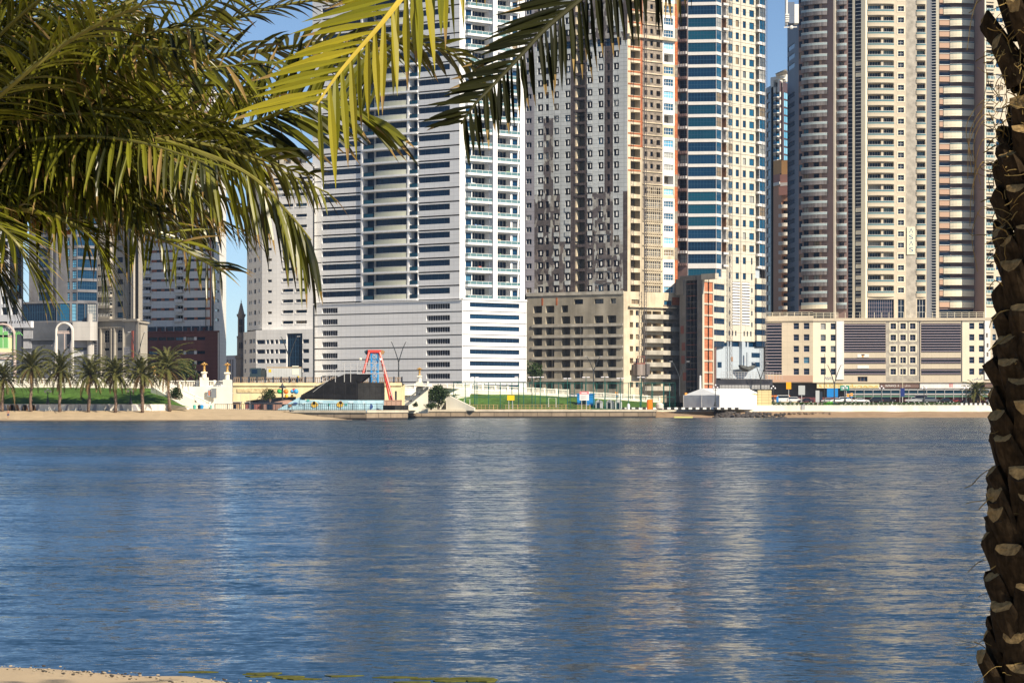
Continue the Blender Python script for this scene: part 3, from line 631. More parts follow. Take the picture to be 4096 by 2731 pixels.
# ------------------------------------------------------------------ white and terracotta tower with brown podium
TERRA=mat("terracotta",(.40,.15,.085),.8,.2,noise=(.4,.15)); TERRAD=mat("terracotta_dark",(.20,.075,.065),.75,.2,streak=(.3,.25),joints=(3,1.2,.06,.8)); WTILE=mat("bright_tile",(.82,.80,.76),.5,.3,joints=(1.1,1.1,.05,.84,.04))
def tower_b():
    B=Bld("striped_tower","white tower striped with terracotta bands above a brown podium",211,735)
    w=B.wall(141.5,745,211.3,735,ref=176); v=B.wall(211.3,735,226.2,765,ref=212); top=88
    rows=[318.4-9.68*i for i in range(24)]
    for y in rows:
        w.hole(143,151.2,y-3.6,y+2.4,dep=1.5,void=False,g=NAVYD,fr=FRW,nv=3,bw=.12); w.hole(175.2,183.4,y-3.6,y+2.4,dep=1.5,g=NAVYD,fr=FRW,nv=3,bw=.12)
        for a,b in((156.4,161.2),(164.3,169.2)): w.hole(a,b,y-1.15,y+1.15,dep=.25,g=NAVY,fr=FRD,nv=2)
        for a,b in((186.6,194.3),(197.4,205.2)): w.hole(a,b,y-1.25,y+1.25,dep=.25,g=TEAL,fr=FRD,nv=3)
        v.hole(215.3,219.2,y-1.6,y+1.2,dep=.3,g=NAVY,fr=FRD,nv=1)
        for a,b in((151.4,174.3),(183.8,210)): w.sheet(TERRA,a,b,y-1.3,y+1.3); w.sheet(WTILE,a,b,y-8.4,y-1.3)
        w.sheet(WTILE,141.5,151.4,y-7.3,y+2.4); w.sheet(WTILE,174.3,183.8,y-7.3,y+2.4)
        w.put("balcony","balc",142.6,151.4,y+2.4,y,out=.7,slab=.25,sm=WTILE,rm=None,para=.75); w.put("balcony","balc",174.8,183.6,y+2.4,y,out=.7,slab=.25,sm=WTILE,para=.75)
        w.bar(WTILE,174.4,176.4,y-4,y-1,-.1,.75); w.bar(WTILE,141.9,143.9,y-4,y-1,-.1,.75)
    w.sheet(TERRA,210,211.3,top,326); w.sheet(WTILE,151.4,174.3,319.7,326); w.sheet(WTILE,183.8,210,319.7,326); w.sheet(WTILE,141.5,151.4,320.8,326); w.sheet(WTILE,174.3,183.8,320.8,326); v.sheet(WTILE,211.3,226.2,top,386)
    w.bar(NAVY,147,211.5,326,331,-.6,-.05)
    for p in [148+8.7*k for k in range(8)]: w.bar(FRW,p,p+.4,325.6,331,-.1,.3); 
    for p in (158,164,187,194,203): w.bar(TERRAD,p,p+3,327.5,331,-.2,.05)
    B.core([(141.5,745),(211.3,735),(226.2,765)],30,w.zr(top),WTILE,1.9,INT)
    q=B.wall(147.3,733,219.3,726,ref=183)
    ys=[(336.6,339.8),(350.4,353.7),(360.5,364),(370.5,373.5)]
    for y0,y1 in ys:
        for a,b in((148.2,157.5),(158.4,166),(166.8,174.5),(175.2,183.5),(186.4,194),(197,205)): q.hole(a,b,y0,y1,dep=.4,g=NAVYD,fr=FRD,nv=3)
    q.sheet(TERRAD,147.3,219.3,331,392)
    for y0,y1 in ys: q.bar(WHITE2,183.6,186.2,y0,y1,-.1,.03); q.bar(WHITE2,194.2,196.8,y0,y1,-.1,.03)
    q.bar(TERRAD,147.3,219.5,330.6,332.2,-.1,.4); q.bar(WHITE2,218,219,331,386,-.1,.15)
    B.core([(147.3,733),(219.3,726)],16,q.zr(331),TERRAD,.8,INT)
    B.fin()
tower_b()

# ------------------------------------------------------------------ white tower with crown ring
def tower_b2():
    B=Bld("crowned_tower","white tower with helipad ring on its roof, between the minaret and the banded white tower",262,672)
    w=B.wall(262,672,313,664,ref=290); v=B.wall(247,688,262,672,ref=258)
    rows=[322.4-10.62*i for i in range(14)]
    for y in rows:
        for a,b in((282,293.2),(295.4,306.9)): w.hole(a,b,y-2.1,y+2.1,dep=.9,g=NAVY,fr=FRD,nv=4,nh=0); w.bar(WHITE2,a,b,y+.9,y+2.2,-.15,.1)
        w.hole(267.6,271.8,y-1.2,y+1.3,dep=.3,g=NAVY,fr=FRD,nv=2)
        for a,b in((249,250.2),(250.8,251.9),(258.6,259.7)): v.hole(a,b,y-1.7,y+1.7,dep=.3,g=NAVY)
        v.hole(254,256,y-2.2,y+2.2,dep=.3,g=NAVYD,fr=FRD,nv=2)
    for y in (178.5,182.6,188.5): w.hole(262.3,312.6,y-1.2,y+1.1,dep=.5,name="window_band",g=NAVY,fr=FRD,nv=14)
    w.sheet(WHITE2,262,313,163.5,329); v.sheet(WHITE2,247,262,167,329)
    w.bar(WHITE2,261.5,313,185,186.4,-.1,.5); w.bar(WHITE2,261.5,313,191,193,-.1,.4)
    B.core([(247,688),(262,672),(313,664)],10,w.zr(166),WHITE2,1.2,INT)
    q=B.wall(256,668,313,658,ref=290); p=B.wall(243.5,684,256,668,ref=250)
    for y in (341,350.7,360.3,369.8):
        for a,b in((256.6,265),(266.2,269),(270,273.6),(275,278),(279,286)): q.hole(a,b,y-2.1,y+2.1,dep=.4,g=NAVY,fr=FRD,nv=2)
        q.hole(302.6,309,y-2,y+2,dep=.4,g=NAVY,fr=FRD,nv=2)
        for a,b in((244.6,246),(249.4,252),(252.8,255)): p.hole(a,b,y-2,y+2,dep=.3,g=NAVY)
    q.hole(286.6,302.4,333,381,dep=.5,name="curtain_wall",g=NAVYD,fr=FRB,nv=6,nh=7,bw=.1)
    q.sheet(WHITE2,256,313,329,390); p.sheet(WHITE2,243.5,256,331,390)
    B.core([(243.5,684),(256,668),(313,658)],12,q.zr(330),WHITE2,.8,INT)
    shade_blk=[(X(258,714),714),(X(282,708),708),(X(284,728),728),(X(262,734),734)]; B.mb.prism(shade_blk,B.z0,Z(166,669),WHITE2)      # unseen block added behind to shade the striped tower
    # crown: drum, ring deck and lattice under it
    RD=mat("roof_concrete",(.33,.31,.27),.85,noise=(.6,.3)); mb=MB(); c=(X(287,682),682,Z(163.5,669))
    mb.lathe([(5.2,0),(5.2,2.2)],RD,c,20); mb.lathe([(3.6,1.5),(3.6,3.0),(8.2,4.0),(8.2,4.6),(.1,4.6)],RD,c,28)
    for k in range(22):
        a=2*math.pi*k/22; mb.tube([(c[0]+4.6*math.cos(a),c[1]+4.6*math.sin(a),c[2]+1.6),(c[0]+8*math.cos(a),c[1]+8*math.sin(a),c[2]+3.9)],.12,RD,4)
    for p0,h in ((273,2.2),(277,1.5),(281,2.4),(294,1.6),(299,2.4),(303,1.9)): x=X(p0,675); mb.box((x-.8,674,c[2]-.5),(x+.8,676,c[2]+h),RD)
    B.part("roof_crown",mb)
    mb=MB(); z=Z(167,690)
    for k in range(10): x=X(248.5+1.4*k,690); mb.tube([(x,690,z-.6),(x,690,z+1.2)],.07,RD,4)
    mb.tube([(X(248.5,690),690,z+1.2),(X(261.2,690),690,z+1.2)],.07,RD,4); mb.tube([(X(248.5,690),690,z+.4),(X(261.2,690),690,z+.4)],.07,RD,4)
    B.part("roof_railing",mb)
    B.fin()
tower_b2()

# ------------------------------------------------------------------ minaret
def minaret():
    c=W(241.2,381,705); c.z=3; r=empty("minaret",c,"slim stone minaret with pointed cap beside the white crowned tower","minaret")
    ST=mat("minaret_stone",(.24,.22,.21),.9,.1,noise=(.5,.25)); D=705
    def pr(l): return [((w_)/F*D,Z(py,D)-c.z) for w_,py in l]
    mb=MB(); mb.lathe(pr([(5,392),(5,359),(6.4,357.6),(6.4,355.5),(4.2,354.5),(4.2,338),(3.4,336),(3.4,315)]),ST,c,8)
    mb.build("shaft",r)
    for py in (337.2,315.2):
        mb=MB(); mb.lathe(pr([(3.4,py+2.2),(4.5,py),(4.5,py-1.6),(4.1,py-1.6),(4.1,py-.4),(2.9,py-.4)]),ST,c,10); mb.build("gallery",r)
    mb=MB(); mb.lathe(pr([(2.9,315.5),(3.2,313),(.9,303),(.25,302.4),(.5,301),(.15,300),(.1,298.4)]),ST,c,12); mb.build("cap",r)
    for py in (345,329,322):
        for dx in (-1.0,1.0): mb=MB(); x=c.x+dx/F*D; mb.box((x-.14,D-1.32,Z(py+3,D)),(x+.14,D-.9,Z(py-3,D)),INT); mb.build("niche",r)
minaret()

# ------------------------------------------------------------------ beige tower with arched base
SANDST=mat("sand_stone",(.42,.39,.34),.75,.3,joints=(2.5,3.3,.06,.75,.05),noise=(.2,.12))
def tower_a2():
    B=Bld("beige_tower","beige tower with tall arched windows at its base and a dark Arabic sign",120,655)
    w=B.wall(97.6,662,124,656,ref=110); v=B.wall(124,656,134.5,653,ref=130); x_=B.wall(134.5,653,142.5,676,ref=136); top=95
    rows=[317.5-11.0*i for i in range(22)]
    for i,y in enumerate(rows):
        w.hole(102.6,112,y-6.2,y-.2,dep=1.3,g=NAVYD,fr=FRW,nv=4,bw=.1); w.hole(117.2,122.8,y-5.2,y+.2,dep=.35,g=NAVY,fr=FRD,nv=2)
        w.put("balcony","balc",100.4,112.2,y,y-3,out=1.0,slab=.3,sm=SANDST,para=1.2 if i>2 else .4,rail=.8,pm=FRW,posts=8,rm=None)
        x_.hole(136.3,138,y-5,y-1,dep=.3,g=NAVY)
        v.hole(129,130.4,y-3.6,y-2,dep=.2,g=NAVY)
    w.sheet(SANDST,97.6,124,top,319.5); v.sheet(SANDST,124,134.5,top,319.5); x_.sheet(SANDST,134.5,142.5,top,319.5)
    for p in (124.4,126.6,131.8,133.6): v.bar(SANDST,p,p+.9,top,319,-.1,.35)
    B.core([(97.6,662),(124,656),(134.5,653),(142.5,676)],24,w.zr(top),SANDST,1.6,INT)
    q=B.wall(98,659.5,124.5,653.5,ref=110); s=B.wall(124.5,653.5,138.6,650,ref=130); s2=B.wall(138.6,650,147.5,660,ref=142)
    for a,b in((104.2,109.2),(117.1,122.2)):
        q.hole(a,b,329.8,341.8,dep=.4,name="arched_window",kind="arch",g=NAVYD,fr=SANDST); q.hole(a,b,347.5,350,dep=.4,g=NAVYD,fr=FRD); q.hole(a-.4,b,358.2,361,dep=.4,g=NAVYD,fr=FRD)
    q.sheet(SANDST,98,124.5,319.5,392); s.sheet(SANDST,124.5,138.6,319.5,392); s2.sheet(SANDST,138.6,147.5,321.5,392)
    q.bar(SANDST,98,125.2,318.8,320.6,-.3,.7); s.bar(SANDST,124,139.4,318.6,320.8,-.3,.7); s2.bar(SANDST,138.6,147.6,321,322.6,-.3,.5); q.bar(SANDST,97.8,124.5,326.5,327.6,-.1,.35)
    for p in (100.6,111.2,114.4,123.2): q.bar(SANDST,p,p+1.2,328,385,-.1,.4)
    s.bar(mat("red_strip",(.32,.10,.08),.8,noise=(.6,.4)),132.3,134,330.5,360,-.1,.35)
    B.core([(98,659.5),(138.6,650),(147.5,660)],20,q.zr(320),SANDST,.9,INT)
    root=B.fin()
    PL=mat("sign_plate",(.45,.45,.47),.5); LET=mat("sign_letters",(.02,.03,.06),.5)
    mb=MB(); s.bar(PL,124.6,131.8,346.5,355,-.05,.25,mb); b=mb.build("signboard",root)
    for k,tx in enumerate(("\uFE96\uFED4\uFEF4\uFEE0\uFEA4\uFEDF\uFE8D","\uFE93\uFEAE\uFEE1\uFE8E\uFECC\uFEDF\uFE8D","\uFE95\uFE8D\uFEAE\uFED8\uFECC\uFEE0\uFEDF")): text("lettering",tx,root,s.M(s.u(125.2),s.zr(349.0+2.7*k),.29),s.u(131.2)-s.u(125.2),.62,LET)
    for k in range(5): text("lettering","\uFEDF\uFEE0",root,s.M(s.u(127.6),s.zr(359.5+2.6*k),.12),.7,.6,LET)

# text: Blender's own bundled font, converted to a mesh and set on its wall
def text(name, body, parent, M, width, height, m, ext=.03):
    c=bpy.data.curves.new(name,'FONT'); c.body=body; c.size=1; c.extrude=0
    o=bpy.data.objects.new(name,c); col.objects.link(o); dg=bpy.context.evaluated_depsgraph_get()
    me=bpy.data.meshes.new_from_object(o.evaluated_get(dg)); bpy.data.objects.remove(o); bpy.data.curves.remove(c)
    if len(me.vertices)==0: return None
    xs=[v.co.x for v in me.vertices]; ys=[v.co.y for v in me.vertices]; w=max(xs)-min(xs); h=max(ys)-min(ys)
    sx=width/w; sy=height/h if height else sx
    for v in me.vertices: v.co=Vector(((v.co.x-min(xs))*sx,0,(v.co.y-min(ys))*sy))
    me.materials.clear(); me.materials.append(m)
    t=bpy.data.objects.new(name,me); col.objects.link(t); t.parent=parent; t.matrix_parent_inverse=Matrix.LocRotScale(parent.location,parent.rotation_euler,parent.scale).inverted(); t.matrix_basis=M
    return t
tower_a2()

# ------------------------------------------------------------------ blue glass and concrete tower, white framed block beside it
def tower_a():
    B=Bld("blue_glass_tower","unfinished blue glass and grey concrete tower on a dark podium",60,650)
    CG=mat("grey_shaft",(.17,.17,.185),.85,.2,noise=(.25,.25),streak=(.3,.25)); DK=mat("dark_podium",(.10,.11,.13),.85,.2,noise=(.2,.3)); CW=mat("pale_curve",(.52,.50,.47),.7,.3,streak=(.4,.15),joints=(5,3,.06,.85)); SH=mat("wrapped_sheet",(.36,.37,.40),.7,noise=(1.2,.2))
    w=B.wall(29,655,56.5,650,ref=45); v=B.wall(56.5,650,77.4,648,ref=66); q=B.wall(77.4,648,97.6,652,ref=85); top=122
    rows=[301.5-11.0*i for i in range(17)]
    for i,y in enumerate(rows):
        w.hole(38.4,51,y-9.8,y-1.4,dep=.3,name="window_band",g=NAVY,fr=FRB,nv=6,nh=1,bw=.1)
        v.hole(67.2,69.8,y-9.2,y-1.2,dep=.25,g=SKYG,fr=FRB,nv=1,nh=2,bw=.12); v.hole(72.2,76.8,y-9.2,y-1.2,dep=.25,g=SKYG if i%5 else BLUEG,fr=FRB,nv=2,nh=2,bw=.12)  # pale blue panes put bright sky reflections into the glass colour
        q.hole(77.6,97,y-9.8,y-1.4,dep=.3,name="window_band",g=NAVY,fr=FRB,nv=8,nh=1,bw=.1)
    w.sheet(CG,29,56.5,top,301.5); v.sheet(CG,56.5,77.4,top,301.5); q.sheet(CG,77.4,97.6,top,301.5)
    w.bar(CG,51.2,53,top,301,-.1,.5); v.bar(CG,56.6,58,top,301,-.1,.4)
    B.core([(29,655),(56.5,650),(77.4,648),(97.6,652)],28,w.zr(top),CG,.9,INT)
    s=B.wall(21.5,651,56.5,646,ref=40); r=B.wall(56.5,646,98,648,ref=75)
    s.hole(22,56.3,303,320.6,dep=.3,name="window_band",g=NAVYD,fr=FRB,nv=14,nh=1,bw=.08)
    for a,b,g_ in((57,60,NAVY),(60.2,69.8,BLUEG),(72,76.6,SKYG),(77.5,84.5,NAVY),(85,87,BLUEG),(87.6,96.6,NAVY)): r.hole(a,b,303,320.6,dep=.3,name="window_band",g=g_,fr=FRB,nv=4,nh=4,bw=.08)
    s.sheet(CG,21.5,56.5,301.3,322); r.sheet(CG,56.5,98,301.3,322)
    s.sheet(DK,15,56.5,322,392); r.sheet(DK,56.5,73.5,322,392); r.sheet(DK,73.5,98,337.5,392)
    for a,b,y0,y1 in((19,33,330,338),(19,32,341,348),(19,31,352,358)): s.bar(SH,a,b,y0,y1,-.1,.25)
    s.bar(DK,32,56.6,338,340,-.1,.6)
    # curved pale corner of the podium
    mb=MB(); pts=[(X(72.5,644.5),644.5),(X(90,643.5),643.5),(X(94,644),644),(X(96.5,645.5),645.5),(X(97.6,648.5),648.5),(X(97.6,656),656),(X(72.5,656),656)]
    mb.prism(pts,Z(340,645),Z(321.5,645),CW); B.part("curved_cornice",mb)
    for a,b,y0,y1 in((74,88,340.5,347),(74,88,350,356)): r.bar(SH,a,b,y0,y1,-.1,.4)
    mb=MB(); mb.lathe([(.75,0),(.75,13)],CW,(X(89.7,646),646,Z(362,646)),12); B.part("column",mb)
    r.bar(CW,91,94,342,372,-.1,.5)
    for k in range(14): r.bar(MATS["scaffold_steel"],95,97.4,341+2.6*k,342+2.6*k,.2,.5)
    B.core([(21.5,651),(56.5,646),(98,648)],24,s.zr(302),DK,.8,INT)
    B.fin()
    B=Bld("framed_block","block with white square window grid at the left edge of the view",10,640)
    w=B.wall(-30,645,21.5,638,ref=10); WG=mat("grid_white",(.60,.61,.64),.6)
    for i,y in enumerate([311-11.0*k for k in range(9)]):
        for a,b in((-28,-18),(-14,-7),(1.4,8),(11,17.6)):
            if i<3 or b<9: w.hole(a,b,y-4.2,y+3.4,dep=.7,g=NAVYD,fr=FRD,nv=2)
    w.sheet(WG,-30,9.4,215,321); w.sheet(WG,9.4,18.6,299,321); w.sheet(WG,18.6,21.5,299,321)
    w.bar(WG,8,31.5,321,327.5,-1,.3)
    for k in range(8): w.bar(FRD,10+2.6*k,10.7+2.6*k,320.6,323,-.1,.32)
    for y0,y1 in((327.5,392),): w.sheet(MATS["dark_podium"],-30,21.5,y0,y1)
    B.core([(-30,645),(21.5,638)],20,w.zr(216),WG,1.2,INT)
    B.fin()
tower_a()

# ------------------------------------------------------------------ towers in the gap
def gap_towers():
    B=Bld("navy_tower","dark navy glass tower rising right behind the beige sunlit tower",770,800)
    w=B.wall(764,800,771.2,790,ref=768)
    NV=mat("navy_cladding",(.03,.05,.10),.4,.5,joints=(2,3.6,.1,.7))
    for i in range(26): w.hole(766.6,770,93+9.6*i,99+9.6*i,dep=.3,g=NAVYD,fr=FRD)
    w.sheet(NV,764,771.2,87,350); B.core([(764,800),(771.2,790)],20,w.zr(87),NV,.8,INT); B.fin()
    B=Bld("far_tower","distant white tower with blue balconies and a slanted roof fin above the orange tower",780,960)
    w=B.wall(770.5,960,779.5,955,ref=775); v=B.wall(779.5,955,800,975,ref=784); CR=mat("cream_white",(.66,.65,.60),.7); BRN=mat("brown_stone",(.09,.06,.07),.8,noise=(.3,.3))
    for i in range(15):
        y=95+7.85*i; w.hole(772,779.2,y-2.6,y+2.2,dep=.8,g=SKYG,fr=FRW,nv=3,bw=.16); w.put("balcony","balc",771,779.5,y+2.2,y,out=1.2,slab=.4,sm=CR,rm=BLUEG,rail=.9)
        v.hole(784,788,y-3.2,y+3.4,dep=.2,name="window_band",g=SKYG if i<10 else BLUEG,fr=FRB,nv=2)
    w.hole(773.5,777.5,80,87,dep=1.5,void=True,kind=None)
    w.sheet(CR,770.5,779.5,76.5,240); v.sheet(BRN,779.5,800,82,240)
    v.bar(CR,785,788,71,81,-2,.4); v.bar(CR,779.5,787,76.5,79,-1.5,.3)
    B.core([(770.5,960),(779.5,955),(800,975)],20,w.zr(82),CR,1.7,INT)
    mb=MB(); a=W(775,73.5,950); b=W(786,69,946); c=W(788.5,72.5,958); d=W(778,75.2,962)
    mb.face([a,b,c,d],CR); mb.face([p-Vector((0,0,.5)) for p in(d,c,b,a)],CR); B.part("roof_fin",mb); B.fin()
    B=Bld("orange_tower","orange rendered tower with round white balconies in the narrow gap",780,850)
    OR=mat("orange_render",(.62,.34,.13),.8,noise=(.1,.12)); TN=mat("tan_render",(.48,.27,.17),.8,noise=(.1,.12)); PKR=mat("pink_render",(.40,.20,.16),.8)
    w=B.wall(772.4,856,781.5,848,ref=777); v=B.wall(781.5,848,795,845,ref=786)
    w.sheet(OR,772.4,781.5,160,174); v.sheet(OR,781.5,795,160,174); w.sheet(PKR,772.4,780,174,182); v.sheet(PKR,780,795,174,182); w.sheet(TN,772.4,781.5,182,350)
    for i in range(14):
        y=206+9.2*i; v.hole(781.8,790,y-5.5,y-.4,dep=1.2,g=NAVYD,fr=TN,nv=2); v.put("balcony","balc",780.6,792,y+.4,y-3,out=1.6,slab=.6,sm=mat("balcony_white",(.62,.58,.52),.7),para=.6,bow=1.2)
    v.sheet(TN,781.5,795,182,350); v.bar(PKR,780.8,790,186.5,195,-.1,1.6); w.bar(CR,772.2,781,182.4,185.6,-.1,.6); v.bar(CR,781,795,182.4,185.6,-.1,.6)
    B.core([(772.4,856),(781.5,848),(795,845)],20,w.zr(161),OR,1.4,INT); B.fin()
    B=Bld("blue_slab_tower","flat blue grey slab tower with one column of wide dark windows",790,745)
    SB=mat("slab_blue_grey",(.12,.15,.21),.6,.3,joints=(3.2,4,.05,.88),streak=(.2,.1)); w=B.wall(787.4,790,796,776,ref=791); v=B.wall(796,776,799.5,771,ref=797.5)
    for i in range(32):
        y=47.5+9.66*i
        if i in (3,4): continue
        w.hole(787.6,794.6,y-2.5,y+2.5,dep=.2,g=NAVY,fr=FRB)
    w.sheet(SB,787.4,796,23,330); v.sheet(SB,796,799.5,23,330); B.core([(787.4,790),(799.5,771)],8,w.zr(23),SB,1,INT)
    mb=MB(); PW=mat("plant_white",(.66,.66,.64),.6)
    for p0,p1,y0,y1 in((786.3,787.8,-8,24.5),(788,794.5,2,23),(794.5,798.8,4,23)): 
        mb.box((X(p0,750),750,Z(y1,750)),(X(p1,750),754,Z(y0,750)),PW if p0!=788 else SB)
    for k in range(4): mb.box((X(785.2,749),748,Z(15.5+2.2*k,749)),(X(788.8,749),750,Z(14.2+2.2*k,749)),PW)
    mb.tube([W(784,27.3,745),W(797,27,745)],.18,PW,5); mb.ball(W(791.5,27.2,744.5),.6,PW,8,6)
    B.part("roof_plant",mb); B.fin()
    B=Bld("pale_block","pale far building with tall slots in the gap left of the minaret",230,900)
    w=B.wall(226,905,236,900,ref=231); PB=mat("pale_concrete",(.5,.47,.45),.8)
    for a in (227,229.5,232): w.hole(a,a+1.4,359,378,dep=.6,g=NAVY)
    w.sheet(PB,226,236,355,390); B.core([(226,905),(236,900)],15,w.zr(355),PB,.9,INT); B.fin()
gap_towers()

# ------------------------------------------------------------------ long balcony complex with five storey podium
def complex_f():
    B=Bld("balcony_complex","huge beige and brown balcony tower with a blue lettered vertical sign and podium",867,755)
    BEI=mat("beige_cladding",(.56,.49,.38),.7,.3,joints=(2.4,1.75,.05,.82,.04),noise=(.12,.08)); GRY=mat("grey_texture",(.40,.37,.32),.9,.2,noise=(.5,.35)); CRM=mat("cream_band",(.74,.68,.53),.6,.3,joints=(1.6,3,.05,.9)); BRN=mat("brown_wall",(.25,.175,.16),.8,.2,noise=(.1,.1)); TAN=mat("tan_band",(.46,.31,.23),.8,.2); STE=mat("grey_strip",(.30,.31,.33),.5,.4); DKC=mat("smoky_balcony",(.20,.185,.19),.6,.3,streak=(1.2,.5)); RG=RAILG; PNK=mat("mauve_louvre",(.36,.30,.34),.5)
    top=-28; P=11.25
    # round brown wing on the left
    w1=B.wall(798.6,765,834.6,758,ref=815); w2=B.wall(834.6,758,848,756,ref=841)
    ys=[304.6-P*i for i in range(30)]
    for i,y in enumerate(ys):
        w1.hole(803.5,808.6,y-7.4,y-.4,dep=.3,g=NAVYD,fr=FRD,nv=2); w1.hole(813.5,819,y-7.4,y-.4,dep=.3,g=NAVYD,fr=FRD,nv=2); w1.hole(799,802.4,y-6,y+.6,dep=.3,g=NAVYD,fr=FRD)
        w1.bar(TAN,820,822,y-7.5,y-.2,-.1,.25)
        w1.put("balcony","balc",802,827.6,y,y-3,area=4,out=.7,slab=.3,sm=DKC if i else CRM,rm=RAILL,rail=.75,pm=FRW,posts=6,bow=.9,drop=1.25)
        w2.hole(838.4,844,y-7.2,y-.4,dep=1.0,g=NAVYD,fr=TAN,nv=2)
        w2.put("balcony","balc",837,847,y,y-3,area=3,out=.5,slab=.3,sm=DKC,rm=RAILL,rail=.75,pm=FRW,posts=4,bow=.4,drop=1.25)
    w1.sheet(BRN,798.6,834.6,top,312); w2.sheet(BRN,834.6,848,top,319); w1.sheet(NAVYD,798.6,834.6,312,319)
    w2.bar(mat("pale_edge",(.5,.45,.38),.7),834.4,836.4,top,319,-.2,.9)
    # dark glazed slot with thin ledges, cream columns, curved glass
    w3=B.wall(848,757.5,854,757,ref=851); w4=B.wall(854,756,867,753,ref=860)
    w3.sheet(NAVYD,848,854,top,319); w4.sheet(NAVYD,854,867,top,319)
    n=int((319-top)/3.75)
    for k in range(n):
        y=319-3.75*k; w3.bar(FRW,848.2,853.6,y-.5,y,-.05,.25); w4.bar(FRW,855.6,862.6,y-.42,y,-.05,.3)
    for k,y in enumerate(ys):
        if k in (0,1,2,3,5,6,8,20,21,29): w4.bar(CRM,856,862.4,y-7,y-3,-.05,.25)
    w4.bar(CRM,853.6,855.4,top,319,-.1,.7); w4.bar(CRM,862.6,867,top,319,-.1,.9)
    # beige main face
    w=B.wall(867,754,926.5,754.5,ref=896)
    off=(y for y in ys)
    for i,y0 in enumerate(ys):
        y=y0-1.2+.35
        if i==0: 
            w.hole(867.8,894,y-5,319,dep=.6,name="window_band",g=NAVYD,fr=PNK,nv=12,nh=4); w.hole(898,904.4,y-5,318,dep=.4,g=NAVYD,fr=FRW,nv=2,nh=2); w.hole(917,925.6,y-5,318,dep=.4,g=NAVYD,fr=FRW,nv=3,nh=2)
        else:
            w.hole(867.8,881.2,y-6.6,y+.2,dep=1.8,g=NAVYD,fr=FRW,nv=5,bw=.05); w.hole(883.4,893.9,y-6.6,y+.2,dep=1.8,g=NAVYD if i not in(8,22) else RAILG,fr=FRW,nv=5,bw=.06); w.hole(916.6,925.4,y-6.4,y+.4,dep=1.8,g=NAVYD if i!=22 else RAILG,fr=FRW,nv=4,bw=.05)
            w.hole(897.9,904.1,y-5.2,y-.2,dep=.35,kind="trim",g=NAVYD,fr=FRW,tm=CRM,tw=.3)
            w.put("balcony","balc",867.4,894.2,y+.2,y-3,area=4,out=.25,slab=.3,sm=BEI,rm=RG,rail=.62,pm=FRW,posts=7,bow=.45,drop=1.15)
            w.put("balcony","balc",916.2,925.8,y+.4,y-3,area=2,out=.25,slab=.3,sm=BEI,rm=RG,rail=.62,pm=FRW,posts=4,bow=.3,drop=1.15)
    w.sheet(BEI,867,906,top,319); w.sheet(GRY,906,916,top,319); w.sheet(BEI,916,926.5,top,319)
    # right hand end: ladder slot, tan stripes and big round cream balconies
    w5=B.wall(926.5,754.5,939,753,ref=932); w6=B.wall(939,756,974,757,ref=955); w7=B.wall(974,757,984.5,749,ref=979); w8=B.wall(984.5,749,1040,756,ref=992)
    w5.sheet(STE,926.5,931.8,top,319); w5.sheet(NAVYD,931.8,936,top,319); w5.sheet(CRM,936,939,top,319)
    for k in range(int((319-top)/2.8)): y=319-2.8*k; w5.bar(FRW,931.8,936,y-.45,y,-.05,.2)
    w6.sheet(BRN,939,974,top,319); w7.sheet(BRN,974,984.5,top,319)
    for i in range(30):
        y=303.2-P*i
        w6.bar(TAN,939,950,y-1.2,y+3.6,-.1,.5); w6.bar(NAVYD,939.2,950,y-6,y-2.6,-.1,.2); w6.bar(FRW,939,950,y-2.4,y-1.9,-.05,.45)
        w6.hole(954,966,y-6.4,y-.2,dep=.3,g=NAVYD,fr=FRD,nv=4)
        wide=(i%11 in (0,1,2,3,4,5,6,8)) and i not in(9,10)
        w6.put("balcony","balc",943 if i in(1,2,3,4,15,16,17,18,19,26,27,28,29) else 949.5,973.6,y+1.6,y-3,area=9,out=.7,slab=.25,sm=CRM,para=.95,rm=RG,rail=.4,pm=FRW,posts=0,bow=1.0,drop=.8)
        y2=y+.6
        w8.hole(985.8,993.6,y2-6.4,y2+.2,dep=1.2,g=NAVYD,fr=FRW,nv=3); w8.put("balcony","balc",985.4,994,y2+.2,y2-3,out=.5,slab=.3,sm=BEI,rm=RG,rail=.9,pm=FRW,posts=3,drop=.6); w8.hole(996,1003,y2-5.4,y2-.6,dep=.3,g=NAVY,fr=FRW,nv=2)
    w6.sheet(NAVYD,939.2,973,309,319,off=.1)
    w8.sheet(BEI,984.5,1040,top,319); w8.bar(CRM,984.2,985.4,top,319,-.1,.4)
    B.core([(798.6,765),(834.6,758),(867,754.5),(926.5,755),(974,757.5),(984.5,749.5),(1040,757)],10,w.zr(top),BRN,2.0,INT)
    # podium
    p1=B.wall(764,748,813,744,ref=790); p2=B.wall(813,744,1040,738,ref=900)
    fl=[325.6+11.35*k for k in range(5)]
    for y in fl:
        for a,b in((793.4,799),(803.6,809.4)): p1.hole(a,b,y-3,y+3.2,dep=.35,g=NAVYD,fr=PNK,nv=1,nh=1)
        for a,b in((820.6,825.8),(830.6,835.8),(969.2,974.3),(978.8,984)): p2.hole(a,b,y-3,y+3.2,dep=.35,g=NAVYD,fr=PNK,nv=1,nh=1)
        for a,b in((890.5,896),(900.3,905.9),(910,915.5)): p2.hole(a,b,y-2.9,y+3.1,dep=.35,kind="trim",g=NAVYD,fr=PNK,tm=CRM,tw=.35)
        for a,b in((992.4,996),(998,1002),(1005,1011)): p2.hole(a,b,y-3,y+3.2,dep=.35,g=NAVY,fr=FRW,nv=1,nh=1)
    p1.hole(765.2,781.8,322.5,374,dep=.4,name="louvre_panel",kind="hlouvre",g=NAVYD,fr=PNK,n=17,t=.18)
